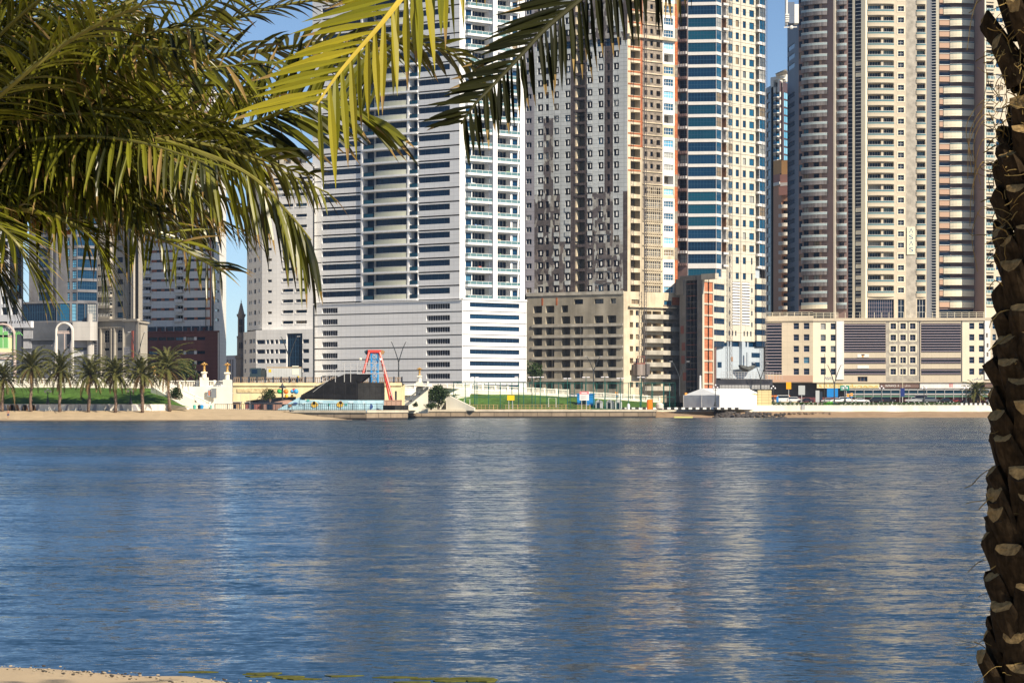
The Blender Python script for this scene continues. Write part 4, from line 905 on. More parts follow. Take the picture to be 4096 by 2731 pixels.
    for a,b in((844,885.8),(921,961)):
        p2.hole(a,b,323,352,dep=.4,name="louvre_panel",kind="hlouvre",g=NAVYD,fr=PNK,n=11,t=.2); p2.hole(a,b,357.4,363.4,dep=.4,name="louvre_panel",kind="hlouvre",g=NAVYD,fr=PNK,n=2,t=.2); p2.hole(a,b,368.4,374.6,dep=.4,name="louvre_panel",kind="hlouvre",g=NAVYD,fr=PNK,n=2,t=.2)
    p2.hole(857.6,867.5,376,381,dep=.5,g=NAVYD,fr=TAN,nv=3)
    p1.sheet(BEI,764,813,318.5,381.5); p2.sheet(CRM,813,836,318.5,381.5); p2.sheet(BEI,836,886,318.5,381.5); p2.sheet(GRY,886,919,318.5,381.5); p2.sheet(BEI,919,961.6,318.5,381.5); p2.sheet(CRM,961.6,984.5,318.5,381.5); p2.sheet(BEI,984.5,1040,318.5,381.5)
    for p in (919.4,961.4): p2.bar(FRD,p,p+.8,320,381,-.1,.06)
    p1.bar(TAN,764,813,375,381.5,-.1,.3); p1.bar(BEI,764,813.2,315.6,320.6,-.6,.4); p2.bar(BEI,813,1040,317.5,320.4,-.6,.4)
    p2.bar(WHITE2,836.4,843.8,320.5,379,-.1,.35); p2.bar(WHITE2,984.7,990.2,320.5,379,-.1,.35)
    for y in (333,343,352,364): p2.bar(INTC,986+.7*(y%3),987.6+.7*(y%3),y,y+4,.3,.4)
    for a,y0 in((857.4,353.6),(857.4,364.8)): p2.bar(WHITE2,a,a+11.6,y0,y0+3.2,-.05,.12)
    p2.bar(mat("mark_orange",(.6,.3,.05)),862,863.6,354.6,356.6,.12,.16); p2.bar(FRD,861.4,864.6,353.8,354.8,.12,.17)
    # railing along the podium roof
    mb=MB(); 
    for k in range(31):
        p=765+4.7*k*1.55; wl=p1 if p<813 else p2; wl.bar(CRM,p,p+.35,311.8,317.6,-.4,-.2,mb)
        if k in (4,5): continue
    for wl,a,b in((p1,764,813),(p2,813,838),(p2,938,1010)): 
        for y in (311.8,313.6,315.4): wl.bar(CRM,a,b,y,y+.35,-.38,-.25,mb)
    B.part("roof_railing",mb)
    # recessed ground floor
    g=B.wall(764,752,1040,746,ref=900); SF=mat("shop_dark",(.045,.045,.055),.5,.4,noise=(.3,.5))
    g.sheet(SF,764,1040,381,406); p1.bar(BEI,764,813,381.5,382.2,-8,0); p2.bar(BEI,813,1040,381.5,382.2,-8,0)
    B.core([(764,748),(813,744),(1040,738)],26,p2.zr(319),BEI,.9,INT,z0=p2.zr(382))
    root=B.fin()
    # vertical sign on the tower, letters on the podium, shop signs
    SG=mat("sign_cream",(.72,.68,.50),.5); BL=mat("letter_blue",(.015,.10,.26),.4)
    mb=MB(); w.bar(SG,906.8,914.9,226.6,254.2,.02,.35,mb); mb.build("signboard",root)
    for k,ch in enumerate(("\u039B","S","\u039B","S")): text("lettering",ch,root,w.M(w.u(908.9),w.zr(232.5+6.3*k),.38),w.u(912.9)-w.u(908.9),w.zr(228.3)-w.zr(232.5),BL)
    text("lettering","\u039BS\u039BS",root,p2.M(p2.u(824.6),p2.zr(379.2),.05),p2.u(833)-p2.u(824.6),p2.zr(376.2)-p2.zr(379.2),BL)
    text("lettering","\uFEB1\uFE8E\uFEB3\uFE83",root,p2.M(p2.u(972.4),p2.zr(380.2),.05),p2.u(982.4)-p2.u(972.4),p2.zr(376.0)-p2.zr(380.2),BL)
    YS=mat("shop_sign_cream",(.72,.64,.40),.5); YL=mat("letter_ochre",(.55,.36,.02),.5); BS=mat("shop_sign_brown",(.17,.11,.095),.6); WL=mat("letter_white",(.8,.8,.78),.5); RL=mat("letter_red",(.6,.12,.12),.5)
    def sign(p0,p1_,y0,y1,m): mb=MB(); p2.bar(m,p0,p1_,y0,y1,-2.6,-.4,mb); mb.build("shop_sign",root)
    sign(817,879.5,382.4,387.6,YS); sign(880,919,382.4,387.4,BS); sign(920,975,382.4,387.8,WHITE2); sign(985,1030,383,387,BS)
    text("lettering","AL C\u2019K  ROASTERY",root,p2.M(p2.u(819),p2.zr(386.8),-.36),p2.u(843)-p2.u(819),p2.zr(383.4)-p2.zr(386.8),YL)
    text("lettering","\uFE94\uFEBC\uFEE4\uFEA4\uFEE3",root,p2.M(p2.u(850),p2.zr(387),-.36),p2.u(878)-p2.u(850),p2.zr(383.2)-p2.zr(387),YL)
    text("lettering","ENTRANCE - B",root,p2.M(p2.u(885.6),p2.zr(386.2),-.36),p2.u(899)-p2.u(885.6),p2.zr(384.2)-p2.zr(386.2),WL)
    text("lettering","\uFEDE\uFEA7\uFEAA\uFEE3",root,p2.M(p2.u(905),p2.zr(386.2),-.36),p2.u(910.5)-p2.u(905),p2.zr(384.0)-p2.zr(386.2),WL)
    mb=MB(); 
    for i in range(3):
        for j in range(3): p2.bar(RL,949.4+1.3*i,950.2+1.3*i,383+1.3*j,383.9+1.3*j,-.4,-.34,mb)
    mb.build("shop_emblem",root)
complex_f()
# ------------------------------------------------------------------ water, land, beaches
SAND=mat("sand",(.46,.36,.235),.95,.1,noise=(.35,.14),bump=(6,.3,.05)); WSAND=mat("wet_sand",(.16,.115,.075),.6,.4,noise=(.5,.3)); GRASS=mat("lawn_green",(.085,.17,.03),.9,.1,noise=(.9,.4),streak=(.12,.35),bump=(3,.8,.3)); DIRT=mat("plain_ground",(.24,.20,.15),.95,.1,noise=(.05,.2))
LIME=mat("cream_stone_paint",(.78,.74,.62),.7,.3,noise=(.15,.10),streak=(.4,.12)); ROAD=mat("asphalt",(.055,.055,.058),.9,.2)
def water():
    m=bpy.data.materials.new("lagoon_water"); m.use_nodes=True; t=m.node_tree; b=t.nodes["Principled BSDF"]
    b.inputs["Base Color"].default_value=(.001,.022,.045,1); b.inputs["Roughness"].default_value=.08; b.inputs["IOR"].default_value=1.33; b.inputs["Specular IOR Level"].default_value=.36
    geo=t.nodes.new("ShaderNodeNewGeometry")
    def vm(op,a,b_):
        n=t.nodes.new("ShaderNodeVectorMath"); n.operation=op
        for i,v in enumerate((a,b_)):
            if isinstance(v,tuple): n.inputs[i].default_value=v
            elif v is not None: t.links.new(v,n.inputs[i])
        return n.outputs[0]
    def noise(sx,sy,det,rough=.55,rot=0,out=1):
        mp=t.nodes.new("ShaderNodeMapping"); mp.inputs["Scale"].default_value=(sx,sy,1); mp.inputs["Rotation"].default_value=(0,0,rot)
        n=t.nodes.new("ShaderNodeTexNoise"); n.inputs["Scale"].default_value=1; n.inputs["Detail"].default_value=det; n.inputs["Roughness"].default_value=rough
        t.links.new(geo.outputs["Position"],mp.inputs[0]); t.links.new(mp.outputs[0],n.inputs["Vector"]); return n.outputs[out]
    def layer(sx,sy,det,rot,amp): return vm('MULTIPLY',vm('SUBTRACT',noise(sx,sy,det,.55,rot),(.5,.5,.5)),amp)
    small=vm('ADD',layer(13,22,2,.2,(.36,.50,0)),layer(4.2,8,2,.12,(.42,.62,0))); mid=layer(.8,1.6,2,-.12,(.26,.46,0))
    r=t.nodes.new("ShaderNodeMapRange"); r.inputs[1].default_value=.36; r.inputs[2].default_value=.64; r.inputs[3].default_value=.35; r.inputs[4].default_value=1.4
    t.links.new(noise(.006,.045,3,.5,.03,0),r.inputs[0])
    tot=vm('ADD',small,mid); sc=t.nodes.new("ShaderNodeVectorMath"); sc.operation='SCALE'; t.links.new(tot,sc.inputs[0]); t.links.new(r.outputs[0],sc.inputs["Scale"])
    sep=t.nodes.new("ShaderNodeSeparateXYZ"); t.links.new(geo.outputs["Position"],sep.inputs[0])
    far=t.nodes.new("ShaderNodeMapRange"); far.inputs[1].default_value=20; far.inputs[2].default_value=170; far.inputs[3].default_value=.42; far.inputs[4].default_value=1.25; t.links.new(sep.outputs[1],far.inputs[0])   # calmer water in the lee of the near beach
    sc2=t.nodes.new("ShaderNodeVectorMath"); sc2.operation='SCALE'; t.links.new(vm('ADD',sc.outputs[0],(0,-.11,0)),sc2.inputs[0]); t.links.new(far.outputs[0],sc2.inputs["Scale"])
    nn=vm('NORMALIZE',vm('ADD',sc2.outputs[0],(0,0,1)),None); t.links.new(nn,b.inputs["Normal"])
    mb=MB(); mb.face([(-600,-300,0),(600,-300,0),(600,660,0),(-600,660,0)],m); tag(mb.build("lagoon_water"),kind="structure",label="rippled deep blue lagoon water")
water()
def strip_mesh(name, rows, m, label=None, kind="structure", noise=0.0, sub=1):
    """rows: list of polylines (same length) of world points"""
    mb=MB(); rnd=random.Random(2)
    def dn(row):
        out=[]
        for a,b in zip(row[:-1],row[1:]):
            for k in range(sub): out.append(a.lerp(b,k/sub))
        return out+[row[-1]]
    rows=[dn(r) for r in rows]
    rows=[[p+Vector((0,0,noise*(rnd.random()-.5)*(0 if i in(0,) else 1))) for p in r] for i,r in enumerate(rows)]
    for a,b in zip(rows[:-1],rows[1:]):
        for i in range(len(a)-1): mb.face([a[i],a[i+1],b[i+1],b[i]],m)
    o=mb.build(name,smooth=True); return tag(o,label,kind=kind)
def V(px,D,z): return Vector((X(px,D),D,z))
# whole mainland behind the shore
mb=MB(); xs=[-6000,X(-400,487),X(163,487),X(233,520),X(300,520),X(407.5,600),X(655,612),X(1100,655),6000]
# near and far land
mb.face([V(-900,700,3.0),V(1500,700,3.0),(1400,1600,3.0),(-1400,1600,3.0)],DIRT); mb.face([V(225,520,1.9),V(410,520,1.9),V(420,640,1.95),V(225,640,1.95)],mat("paving",(.36,.31,.24),.9,noise=(.4,.2)))
mb.face([V(407,600,2.0),V(655,605,2.0),V(655,640,2.05),V(407,640,2.05)],MATS["paving"]); mb.face([V(407,640,2.05),V(655,640,2.05),V(1500,700,2.99),V(400,700,2.99)],DIRT); mb.face([V(655,640,3.1),V(1200,640,3.1),V(1500,700,2.995),V(655,700,2.995)],DIRT)
mb.face([V(-900,488,3.1),V(150,488,3.1),V(158,519,3.1),V(232,519,3.1),V(225,700,3.0),V(-900,700,3.0)],DIRT)
tag(mb.build("ground"),kind="structure",label="pale ground and paving along the far shore")
wl=[V(-900,470,-.05),V(-20,466,-.05),V(60,467,-.05),V(160,470,-.05),V(250,478,-.05),V(310,486,-.05),V(352,500,-.1)]
mid=[V(-900,477,.7),V(-20,473,.7),V(60,474,.7),V(160,477,.75),V(250,487,.8),V(310,497,.6),V(356,503,-.1)]
top_=[V(-900,486,1.95),V(-20,483,1.9),V(60,483,1.9),V(160,485,1.95),V(215,500,2.3),V(262,505,2.0),V(292,503,1.6)]
topb=[V(-900,489,2.0),V(-20,489,2.0),V(60,489,2.0),V(160,500,2.2),V(200,516,2.4),V(255,522,2.2),V(287,520,2.0)]
strip_mesh("far_beach",[[p+Vector((0,-2.2,-.25)) for p in wl],wl,mid,top_,topb],SAND,"pale sandy beach on the far shore below the palms",noise=.12,sub=14)
wl2=[p+Vector((0,1.7,.23)) for p in wl]
strip_mesh("wet_sand",[[p+Vector((0,-1.0,-.10)) for p in wl],[p+Vector((0,.2,.07)) for p in wl],wl2],WSAND,"dark wet sand along the water line of the far beach",noise=.05,sub=14)
strip_mesh("right_beach",[[V(640,612,-.2),V(760,618,-.2),V(1200,622,-.2)],[V(640,616,.25),V(760,624,.35),V(1200,629,.4)],[V(640,640,1.6),V(760,639.8,1.6),V(1200,639.8,1.7)]],mat("brown_sand",(.34,.24,.155),.95,.1,noise=(.4,.25)),"brown strip of sand under the long white wall",noise=.2,sub=16)
# near beach under the camera, running down into the shallows
nb=[]
for D,z in ((33,-.75),(27.2,-.22),(25.0,.02),(23.2,.16),(19.5,.4),(14,.75),(8,1.0),(-6,1.1),(-30,1.2)):
    row=[]
    for px in range(-8,9):
        x=px*1.6; yy=D+(-.6*(x+5.2)*min(1,(D-14)/8) if D>14 else 0); row.append(Vector((x,yy,z+.02*math.sin(px*2.1+D))))
    nb.append(row)
strip_mesh("near_beach",nb,SAND,"wet sand at the near water's edge",noise=.03,sub=3)
rnd=random.Random(11)
WEED=mat("seaweed",(.10,.10,.012),.8,noise=(8,.5))
mb=MB()
for k in range(18):
    a=rnd.random(); px=185+a*260+rnd.gauss(0,6); D=24.1+.5*(1-a)+rnd.gauss(0,.18) if k<12 else 23.8+rnd.random()*.3
    if k>=12: px=400+rnd.random()*90
    c=V(px,D,.012); n=9; pts=[(c.x+(.04+.09*rnd.random())*math.cos(2*math.pi*i/n)*(1.3+rnd.random()),c.y+(.035+.05*rnd.random())*math.sin(2*math.pi*i/n),.012) for i in range(n)]
    mb.prism([(p[0],p[1]) for p in pts],-.02,.006+.006*rnd.random(),WEED)
tag(mb.build("floating_weed"),label="olive mats of weed floating in the shallows",kind="stuff")
mb=MB()
for k in range(260):
    x=-5.2+rnd.random()*3.6; y=25.1-.6*(x+5.2)-rnd.random()*1.6+.15; r=.006+.012*rnd.random()**2
    mb.ball((x,y,.03+.09*max(0,25.0-.6*(x+5.2)-y)),r,rnd.choice([mat("shell_pale",(.34,.29,.21),.8),mat("shell_dark",(.05,.045,.04),.8)]),6,4,(1.3,1,.6))
tag(mb.build("shell_grit"),label="shells and grit scattered on the near sand",kind="stuff")

# ------------------------------------------------------------------ left lawn, painted beach wall, white balustrade walls
MUR=mat("white_wall_paint",(.80,.77,.70),.7,.2,streak=(.7,.35))
def beach_wall():
    mb=MB(); z0,z1=1.5,Z(403.6,486)
    mb.prism([(X(-60,486.5),486.5),(X(171,486.5),486.5),(X(171,487.1),487.1),(X(-60,487.1),487.1)],z0,z1,MUR)
    o=mb.build("beach_wall"); tag(o,"long low white wall with palm shadows painted on in grey at the top of the sand","wall")
    PM=[mat("mural_brown",(.34,.17,.09),.8),mat("mural_shade_grey",(.33,.33,.36),.8),mat("mural_tan",(.52,.36,.22),.8)]; q=MB(); rn=random.Random(4)  # grey patches paint the palms' shadow streaks onto the wall
    for k in range(22):
        x=X(3+k*2.6 if k<13 else 38+(k-13)*14,486.4); h=z1-.1
        if k>=13 and rn.random()<.3: continue
        w_=.25+.3*rn.random(); s_=rn.uniform(-.4,.4); q.face([(x-w_,486.46,1.9),(x+w_,486.46,1.9),(x+w_*.6+s_,486.46,h),(x-w_*.7+s_,486.46,h)],PM[k%3] if k<13 else PM[1])
    q.build("paint_patches",o)
beach_wall()
lw=[[V(-300,487,3.2),V(60,487,3.2),V(171,487,3.2),V(190,489,2.6)],[V(-300,495,5.0),V(60,495,5.0),V(160,495,5.0),V(178,493,3.4)],[V(-300,505,6.7),V(60,505,6.7),V(120,505,6.6),V(152,505,6.5)],[V(-300,507,6.8),V(60,507,6.8),V(120,507,6.7),V(155,506,6.6)]]
strip_mesh("left_lawn",lw,GRASS,"bright green sloping lawn behind the palms on the left",noise=.1,sub=10)
BAL=mat("white_balustrade",(.80,.77,.68),.6,.3)
def balustrade(name,label,pts,h=1.15,wall_h=0.0,post=3.2,body=LIME,group=None,step=.34):
    """solid wall of height wall_h, then plinth, balusters, rail and posts along pts (world, at the foot)"""
    o=empty(name,pts[0],label,"balustrade",group); mbw,mbb,mbp=MB(),MB(),MB()
    for a,b in zip(pts[:-1],pts[1:]):
        d=Vector((b.x-a.x,b.y-a.y)); L=d.length; d/=L; n=Vector((-d.y,d.x)); dz=b.z-a.z
        def P(u,z,o_): return Vector((a.x+d.x*u+n.x*o_,a.y+d.y*u+n.y*o_,a.z+dz*u/L+z))
        def beam(mb,z0,z1,w,m,u0=0,u1=L):
            c=[P(u,z,o_) for u in(u0,u1) for z in(z0,z1) for o_ in(-w,w)]
            for q in((0,1,3,2),(4,6,7,5),(0,4,5,1),(2,3,7,6),(0,2,6,4),(1,5,7,3)): mb.face([c[i] for i in q],m)
        if wall_h: beam(mbw,-.5,wall_h,.3,body)
        beam(mbw,wall_h,wall_h+.22,.36,BAL); beam(mbw,wall_h+h-.2,wall_h+h,.26,BAL)
        n_=int(L/step)
        for i in range(n_):
            u=(i+.5)*L/n_; beam(mbb,wall_h+.22,wall_h+h-.2,.075,BAL,u-.075,u+.075)
        k=max(1,int(L/post))
        for i in range(k+1):
            u=min(max(i*L/k,.2),L-.2); beam(mbp,wall_h,wall_h+h+.12,.3,BAL,u-.24,u+.24)
    mbw.build("wall",o); tag(mbb.build("balusters",o),kind="stuff"); mbp.build("posts",o); return o
balustrade("balustrade","long white balustrade on a pale wall above the left lawn",[V(-40,508,6.4),V(100,508,6.4),V(152,508,6.4),V(163,508,6.2)],1.3,1.0)
balustrade("balustrade","white balustrade between two golden statue pillars",[V(163,518,6.3),V(232,519,6.3)],1.45,.6)
GOLD=mat("gold_leaf",(.48,.27,.06),.4,.5,noise=(3,.3))
def statue_pillar(px,D,yb,yt,label):
    b=W(px,yb,D); o=empty("statue_pillar",b,label,"pillar","pillars with golden statues"); s=D/F; h=(yb-yt)*s
    mb=MB(); mb.prism([(b.x-.85,b.y-.85),(b.x+.85,b.y-.85),(b.x+.85,b.y+.85),(b.x-.85,b.y+.85)],b.z-7,b.z+h*.16,LIME)
    mb.lathe([(.5,0),(.5,h*.34),(.7,h*.37),(.8,h*.4),(.5,h*.42)],BAL,(b.x,b.y,b.z+h*.1),10)
    mb.prism([(b.x-.6,b.y-.6),(b.x+.6,b.y-.6),(b.x+.6,b.y+.6),(b.x-.6,b.y+.6)],b.z+h*.5,b.z+h*.57,BAL); mb.build("pillar",o)
    z=b.z+h*.57; g=MB(); g.lathe([(.4,0),(.28,.25),(.2,.7),(.3,.95),(.16,1.15),(.3,1.4),(.15,1.6)],GOLD,(b.x,b.y,z),8)
    for k in range(6):
        a=k*math.pi/3; g.tube([(b.x,b.y,z+1.3),(b.x+.45*math.cos(a),b.y+.45*math.sin(a),z+1.75),(b.x+.75*math.cos(a),b.y+.75*math.sin(a),z+1.5)],[.12,.14,.05],GOLD,5)
    g.ball((b.x,b.y,z+1.85),.22,GOLD,8,6); g.build("statue",o)
statue_pillar(204.2,517,379,365.6,"white pillar with a golden statue on the balustrade, nearer the palms")
statue_pillar(227.3,516,382,364,"tall white pillar with a golden statue where the yellow bridge begins")
statue_pillar(419.5,590,384,368.6,"white pillar with a golden statue at the head of the stairs beside the ride")
statue_pillar(154.4,519,380,370.5,"white pillar with a golden statue peeking over the last palms of the row")
def stairs(name,label,a,b,depth,n=16,rail=1.1):
    """flight of steps from low point a up to b, with a solid side wall and balustrade towards the water"""
    o=empty(name,a,label,"stairs"); mb=MB()
    for i in range(n):
        p=a.lerp(b,i/n); q=a.lerp(b,(i+1)/n); x0,x1=min(p.x,q.x),max(p.x,q.x); mb.box((x0,a.y+.35,min(a.z,b.z)-1),(x1,a.y+depth,q.z),LIME)
    mb.build("steps",o)
    s=MB()
    c=[Vector((a.x,a.y-.2,1.2)),Vector((b.x,b.y-.2,1.2)),b+Vector((0,-.2,.3)),a+Vector((0,-.2,.3))]; d=[p+Vector((0,.55,0)) for p in c]
    s.face(c,LIME); s.face(d[::-1],LIME)
    for i in range(4): s.face([c[i],d[i],d[(i+1)%4],c[(i+1)%4]],LIME)
    s.build("side_wall",o); r=MB(); L=(b-a).length; k=int(L/.36)
    for i in range(k):
        p=a.lerp(b,(i+.5)/k)+Vector((0,.05,.3)); r.box((p.x-.07,p.y-.07,p.z),(p.x+.07,p.y+.07,p.z+rail-.2),BAL)
    for z0,w_ in((.32,.1),(rail+.18,.13)): r.tube([a+Vector((0,.05,z0)),b+Vector((0,.05,z0))],w_,BAL,4)
    for t_ in(0,.33,.66,1): p=a.lerp(b,t_); r.box((p.x-.22,p.y-.2,p.z),(p.x+.22,p.y+.25,p.z+rail+.45),BAL)
    r.build("balustrade",o)
stairs("stairs","white stairs running down to the beach beside the last palm",V(210,511,2.3),V(167,511,6.6),3)
stairs("stairs","white stairs rising to the road just right of the red ride",V(402.5,588,2.4),V(428,588,7.4),3)
# wall face behind the left stairs and the gate area
mb=MB(); mb.prism([(X(160,514),514),(X(232.5,515),515),(X(232.5,519),519),(X(160,518),518)],1.5,Z(386,516),LIME); o=mb.build("retaining_wall"); tag(o,"cream retaining wall under the white balustrade behind the stairs","wall")
mb=MB(); mb.box((X(211.3,513.6),513.4,Z(397.6,514)),(X(216.3,513.6),514,Z(387.8,514)),mat("grey_door",(.18,.2,.22),.6)); mb.build("door",o)
mb=MB(); mb.box((X(207.6,513.8),513.7,Z(396,514)),(X(210.8,513.8),514,Z(388.6,514)),mat("poster_blue",(.35,.45,.55),.6)); mb.box((X(208.3,513.6),513.6,Z(395,514)),(X(210,513.6),513.72,Z(390,514)),mat("poster_red",(.5,.2,.12),.6)); mb.build("poster",o)
mb=MB(); a=V(143,504,6.9); mb.prism([(a.x,504),(X(186,491),491.5),(X(190,491),492),(X(147,504),505)],1.5,2.2,LIME)
p0,p1=V(151,501,6.5),V(187,494,1.9); c=[p0+Vector((0,-.3,-3)),p1+Vector((0,-.3,-1)),p1+Vector((0,-.3,.6)),p0+Vector((0,-.3,.6))]; d=[p+Vector((.4,.6,0)) for p in c]
mb2=MB(); mb2.face(c,LIME); mb2.face(d[::-1],LIME)
for i in range(4): mb2.face([c[i],d[i],d[(i+1)%4],c[(i+1)%4]],LIME)
tag(mb2.build("sloping_wall"),"sloping cream wall edging the lower end of the left lawn","wall")

# ------------------------------------------------------------------ road bridge
YEL=mat("bridge_yellow",(.76,.66,.40),.75,.2,streak=(.5,.2),noise=(.3,.12)); BRAIL=mat("brown_railing",(.30,.22,.15),.7,noise=(2,.3))
def bridge():
    o=empty("road_bridge",V(290,556,2),"cream and yellow road bridge with brown railing carrying the truck","bridge")
    mb=MB(); D=548; zt=Z(383,D); z_b=Z(409,D)
    xl,xr=X(233,D),X(402,D); ax0,ax1=X(246,D),X(296,D)
    n=14; arc=[(ax0+(ax1-ax0)*i/n, Z(400.4,D)+(Z(396.2,D)-Z(400.4,D))*math.sin(math.pi*i/n*.5+.0)) for i in range(n+1)]
    for y,flip in((D,0),(D+14,1)):
        mb.face([(xl,y,z_b),(ax0,y,z_b),(ax0,y,zt),(xl,y,zt)],YEL); mb.face([(ax1,y,z_b),(xr,y,z_b),(xr,y,zt),(ax1,y,zt)],YEL)
        for (x0,za),(x1,zb) in zip(arc[:-1],arc[1:]): mb.face([(x0,y,za),(x1,y,zb),(x1,y,zt),(x0,y,zt)],YEL)
    for (x0,za),(x1,zb) in zip(arc[:-1],arc[1:]): mb.face([(x0,D,za),(x1,D,zb),(x1,D+14,zb),(x0,D+14,za)],YEL)
    for x in(ax0,ax1): mb.face([(x,D,z_b),(x,D+14,z_b),(x,D+14,zt),(x,D,zt)],YEL)
    mb.face([(xl,D,zt),(xr,D,zt),(xr,D+14,zt),(xl,D+14,zt)],ROAD); mb.box((xl,D-.35,zt-.5),(xr,D+.05,zt+.15),YEL)
    mb.build("deck",o)
    mb=MB(); mb.box((X(237,D),D-.16,Z(392,D)),(X(280,D),D-.02,Z(388,D)),mat("relief_ochre",(.62,.50,.28),.8,noise=(2,.5))); mb.build("relief",o)
    r=MB()
    for z0,z1 in((.15,.3),(1.25,1.42)): r.box((xl,D-.12,zt+z0),(xr,D+.02,zt+z1),BRAIL)
    k=int((xr-xl)/.42)
    for i in range(k): x=xl+(i+.5)*(xr-xl)/k; r.box((x-.09,D-.1,zt+.3),(x+.09,D,zt+1.25),BRAIL)
    tag(r.build("railing",o))
    r=MB()
    for i in range(22): x=xl+i*(xr-xl)/21; r.box((x-.14,D-.2,zt),(x+.14,D+.05,zt+1.55),FRD)
    r.build("railing_posts",o)
bridge()
# road ramp behind the right balustrade
mb=MB(); mb.face([V(163,522,6.5),V(233,548,6.9),V(233,562,6.9),V(163,536,6.5)],ROAD); mb.face([V(-300,512,6.6),V(163,522,6.5),V(163,536,6.5),V(-300,526,6.6)],ROAD)
mb.face([V(402,562,7.8),V(402,576,7.8),V(470,640,7.2),V(470,626,7.2)],ROAD); mb.face([V(470,631,7.2),V(655,655,4.3),V(655,669,4.3),V(470,645,7.2)],ROAD); mb.face([V(655,655,4.2),V(1200,665,3.6),V(1200,690,3.6),V(655,680,4.2)],ROAD)
tag(mb.build("corniche_road"),kind="structure",label="dark corniche road behind the shore")
balustrade("balustrade","white balustrade running from the ride to the top of the right lawn",[V(383,600,6.0),V(430,604,6.2),V(470,620,6.4)],1.3,.9)
balustrade("balustrade","white balustrade descending along the top of the right lawn behind the sports cage",[V(470,621,6.6),V(520,625,6.05),V(568,629,5.4)],1.45,.35,group=None)
balustrade("balustrade","lower white balustrade running on behind the portable cabins to the tents",[V(588,632,4.9),V(620,634,4.4),V(660,637,3.7)],1.45,.3)
mb=MB(); mb.prism([(X(383,598),598),(X(470,618),618),(X(470,622),622),(X(383,604),604)],1.8,7.0,LIME); tag(mb.build("retaining_wall"),"bright cream retaining wall behind the bushes and right stairs","wall")
strip_mesh("right_lawn",[[V(448,603,2.05),V(530,606,2.05),V(650,612,2.05)],[V(446,612,4.2),V(530,615,3.9),V(656,622,2.8)],[V(440,620.5,6.4),V(530,625.5,5.9),V(660,636,3.8)]],GRASS,"green sloping lawn behind the sports cage",noise=.1,sub=12)
mb=MB(); p0,p1=V(446,601,5.6),V(474,598,2.1); c=[p0+Vector((0,0,-3.6)),p1+Vector((0,0,-.3)),p1+Vector((0,0,.4)),p0+Vector((0,0,.3))]; d=[p+Vector((.3,1.5,0)) for p in c]
mb.face(c,LIME); mb.face(d[::-1],LIME)
for i in range(4): mb.face([c[i],d[i],d[(i+1)%4],c[(i+1)%4]],LIME)
tag(mb.build("sloping_wall"),"sloping cream wall at the near end of the right lawn","wall")
# ------------------------------------------------------------------ quay and seawalls
QST=mat("quay_stone",(.30,.235,.17),.9,.15,joints=(3.6,1.5,.10,.45,.25),noise=(.5,.3)); QTOP=mat("quay_coping",(.52,.46,.36),.85,.2,joints=(4,3,.05,.8),streak=(.5,.15)); WET=mat("wet_stone",(.035,.03,.028),.5,.4,noise=(.6,.4))
def seawall(name,label,pts,z1,back):
    o=empty(name,pts[0],label,"seawall"); a,b,c=MB(),MB(),MB()
    for p,q in zip(pts[:-1],pts[1:]):
        d=Vector((q.x-p.x,q.y-p.y)); L=d.length; d/=L; n=Vector((d.y,-d.x))
        def face(mb,z0,z1_,o_,m): mb.face([(p.x+n.x*o_,p.y+n.y*o_,z0),(q.x+n.x*o_,q.y+n.y*o_,z0),(q.x+n.x*o_,q.y+n.y*o_,z1_),(p.x+n.x*o_,p.y+n.y*o_,z1_)],m,[(0,z0),(L,z0),(L,z1_),(0,z1_)])
        face(c,-1,.42,-.05,WET); face(a,.42,z1-.62,0,QST); face(b,z1-.55,z1,.25,QTOP)
        a.face([(p.x+n.x*.0,p.y+n.y*.0,z1-.62),(q.x,q.y,z1-.62),(q.x-n.x*1,q.y-n.y*1,z1-.5),(p.x-n.x*1,p.y-n.y*1,z1-.5)],QST)
        b.face([(p.x+n.x*.25,p.y+n.y*.25,z1),(q.x+n.x*.25,q.y+n.y*.25,z1),(q.x-n.x*back,q.y-n.y*back,z1),(p.x-n.x*back,p.y-n.y*back,z1)],QTOP)
        b.face([(p.x+n.x*.25,p.y+n.y*.25,z1-.55),(q.x+n.x*.25,q.y+n.y*.25,z1-.55),(q.x,q.y,z1-.55),(p.x,p.y,z1-.55)],QTOP)
    a.build("stone_face",o); b.build("coping",o); c.build("waterline",o)
seawall("quay","stone quay jutting into the water below the black slide",[V(286,512,0),V(366.3,507,0),V(407.6,516,0),V(408.5,597,0)],2.05,8)
seawall("seawall","long stone seawall in front of the sports cage",[V(407,598,0),V(655,603,0),V(656.5,622,0)],2.1,5)
def long_wall():
    o=MB(); o.prism([(X(716,639),639),(X(1200,639),639),(X(1200,640),640),(X(716,640),640)],1.2,Z(404.6,639.5),LIME); o.prism([(X(1200,638.4),638.4),(X(655,638.4),638.4),(X(655,640.4),640.4),(X(1200,640.4),640.4)][::-1],1.2,1.9,LIME)
    w=o.build("white_wall"); tag(w,"long low white wall above the brown sand on the right","wall")
    mb=MB(); mb.box((X(801.5,638.8),638.7,1.9),(X(805,638.8),639.1,Z(404.4,639)),mat("grey_door2",(.35,.36,.38),.6)); mb.build("door",w)
    o=MB(); o.prism([(X(716,636),636),(X(728,636),636),(X(728,639),639),(X(716,639),639)],1.2,Z(405.4,636),LIME); o.prism([(X(728,637.5),637.5),(X(744,637.5),637.5),(X(744,639),639),(X(728,639),639)],1.0,Z(407.6,637),mat("ramp_sand",(.5,.42,.28),.9)); tag(o.build("wall_block"),"stepped cream wall end behind the dark rocks","wall")
long_wall()
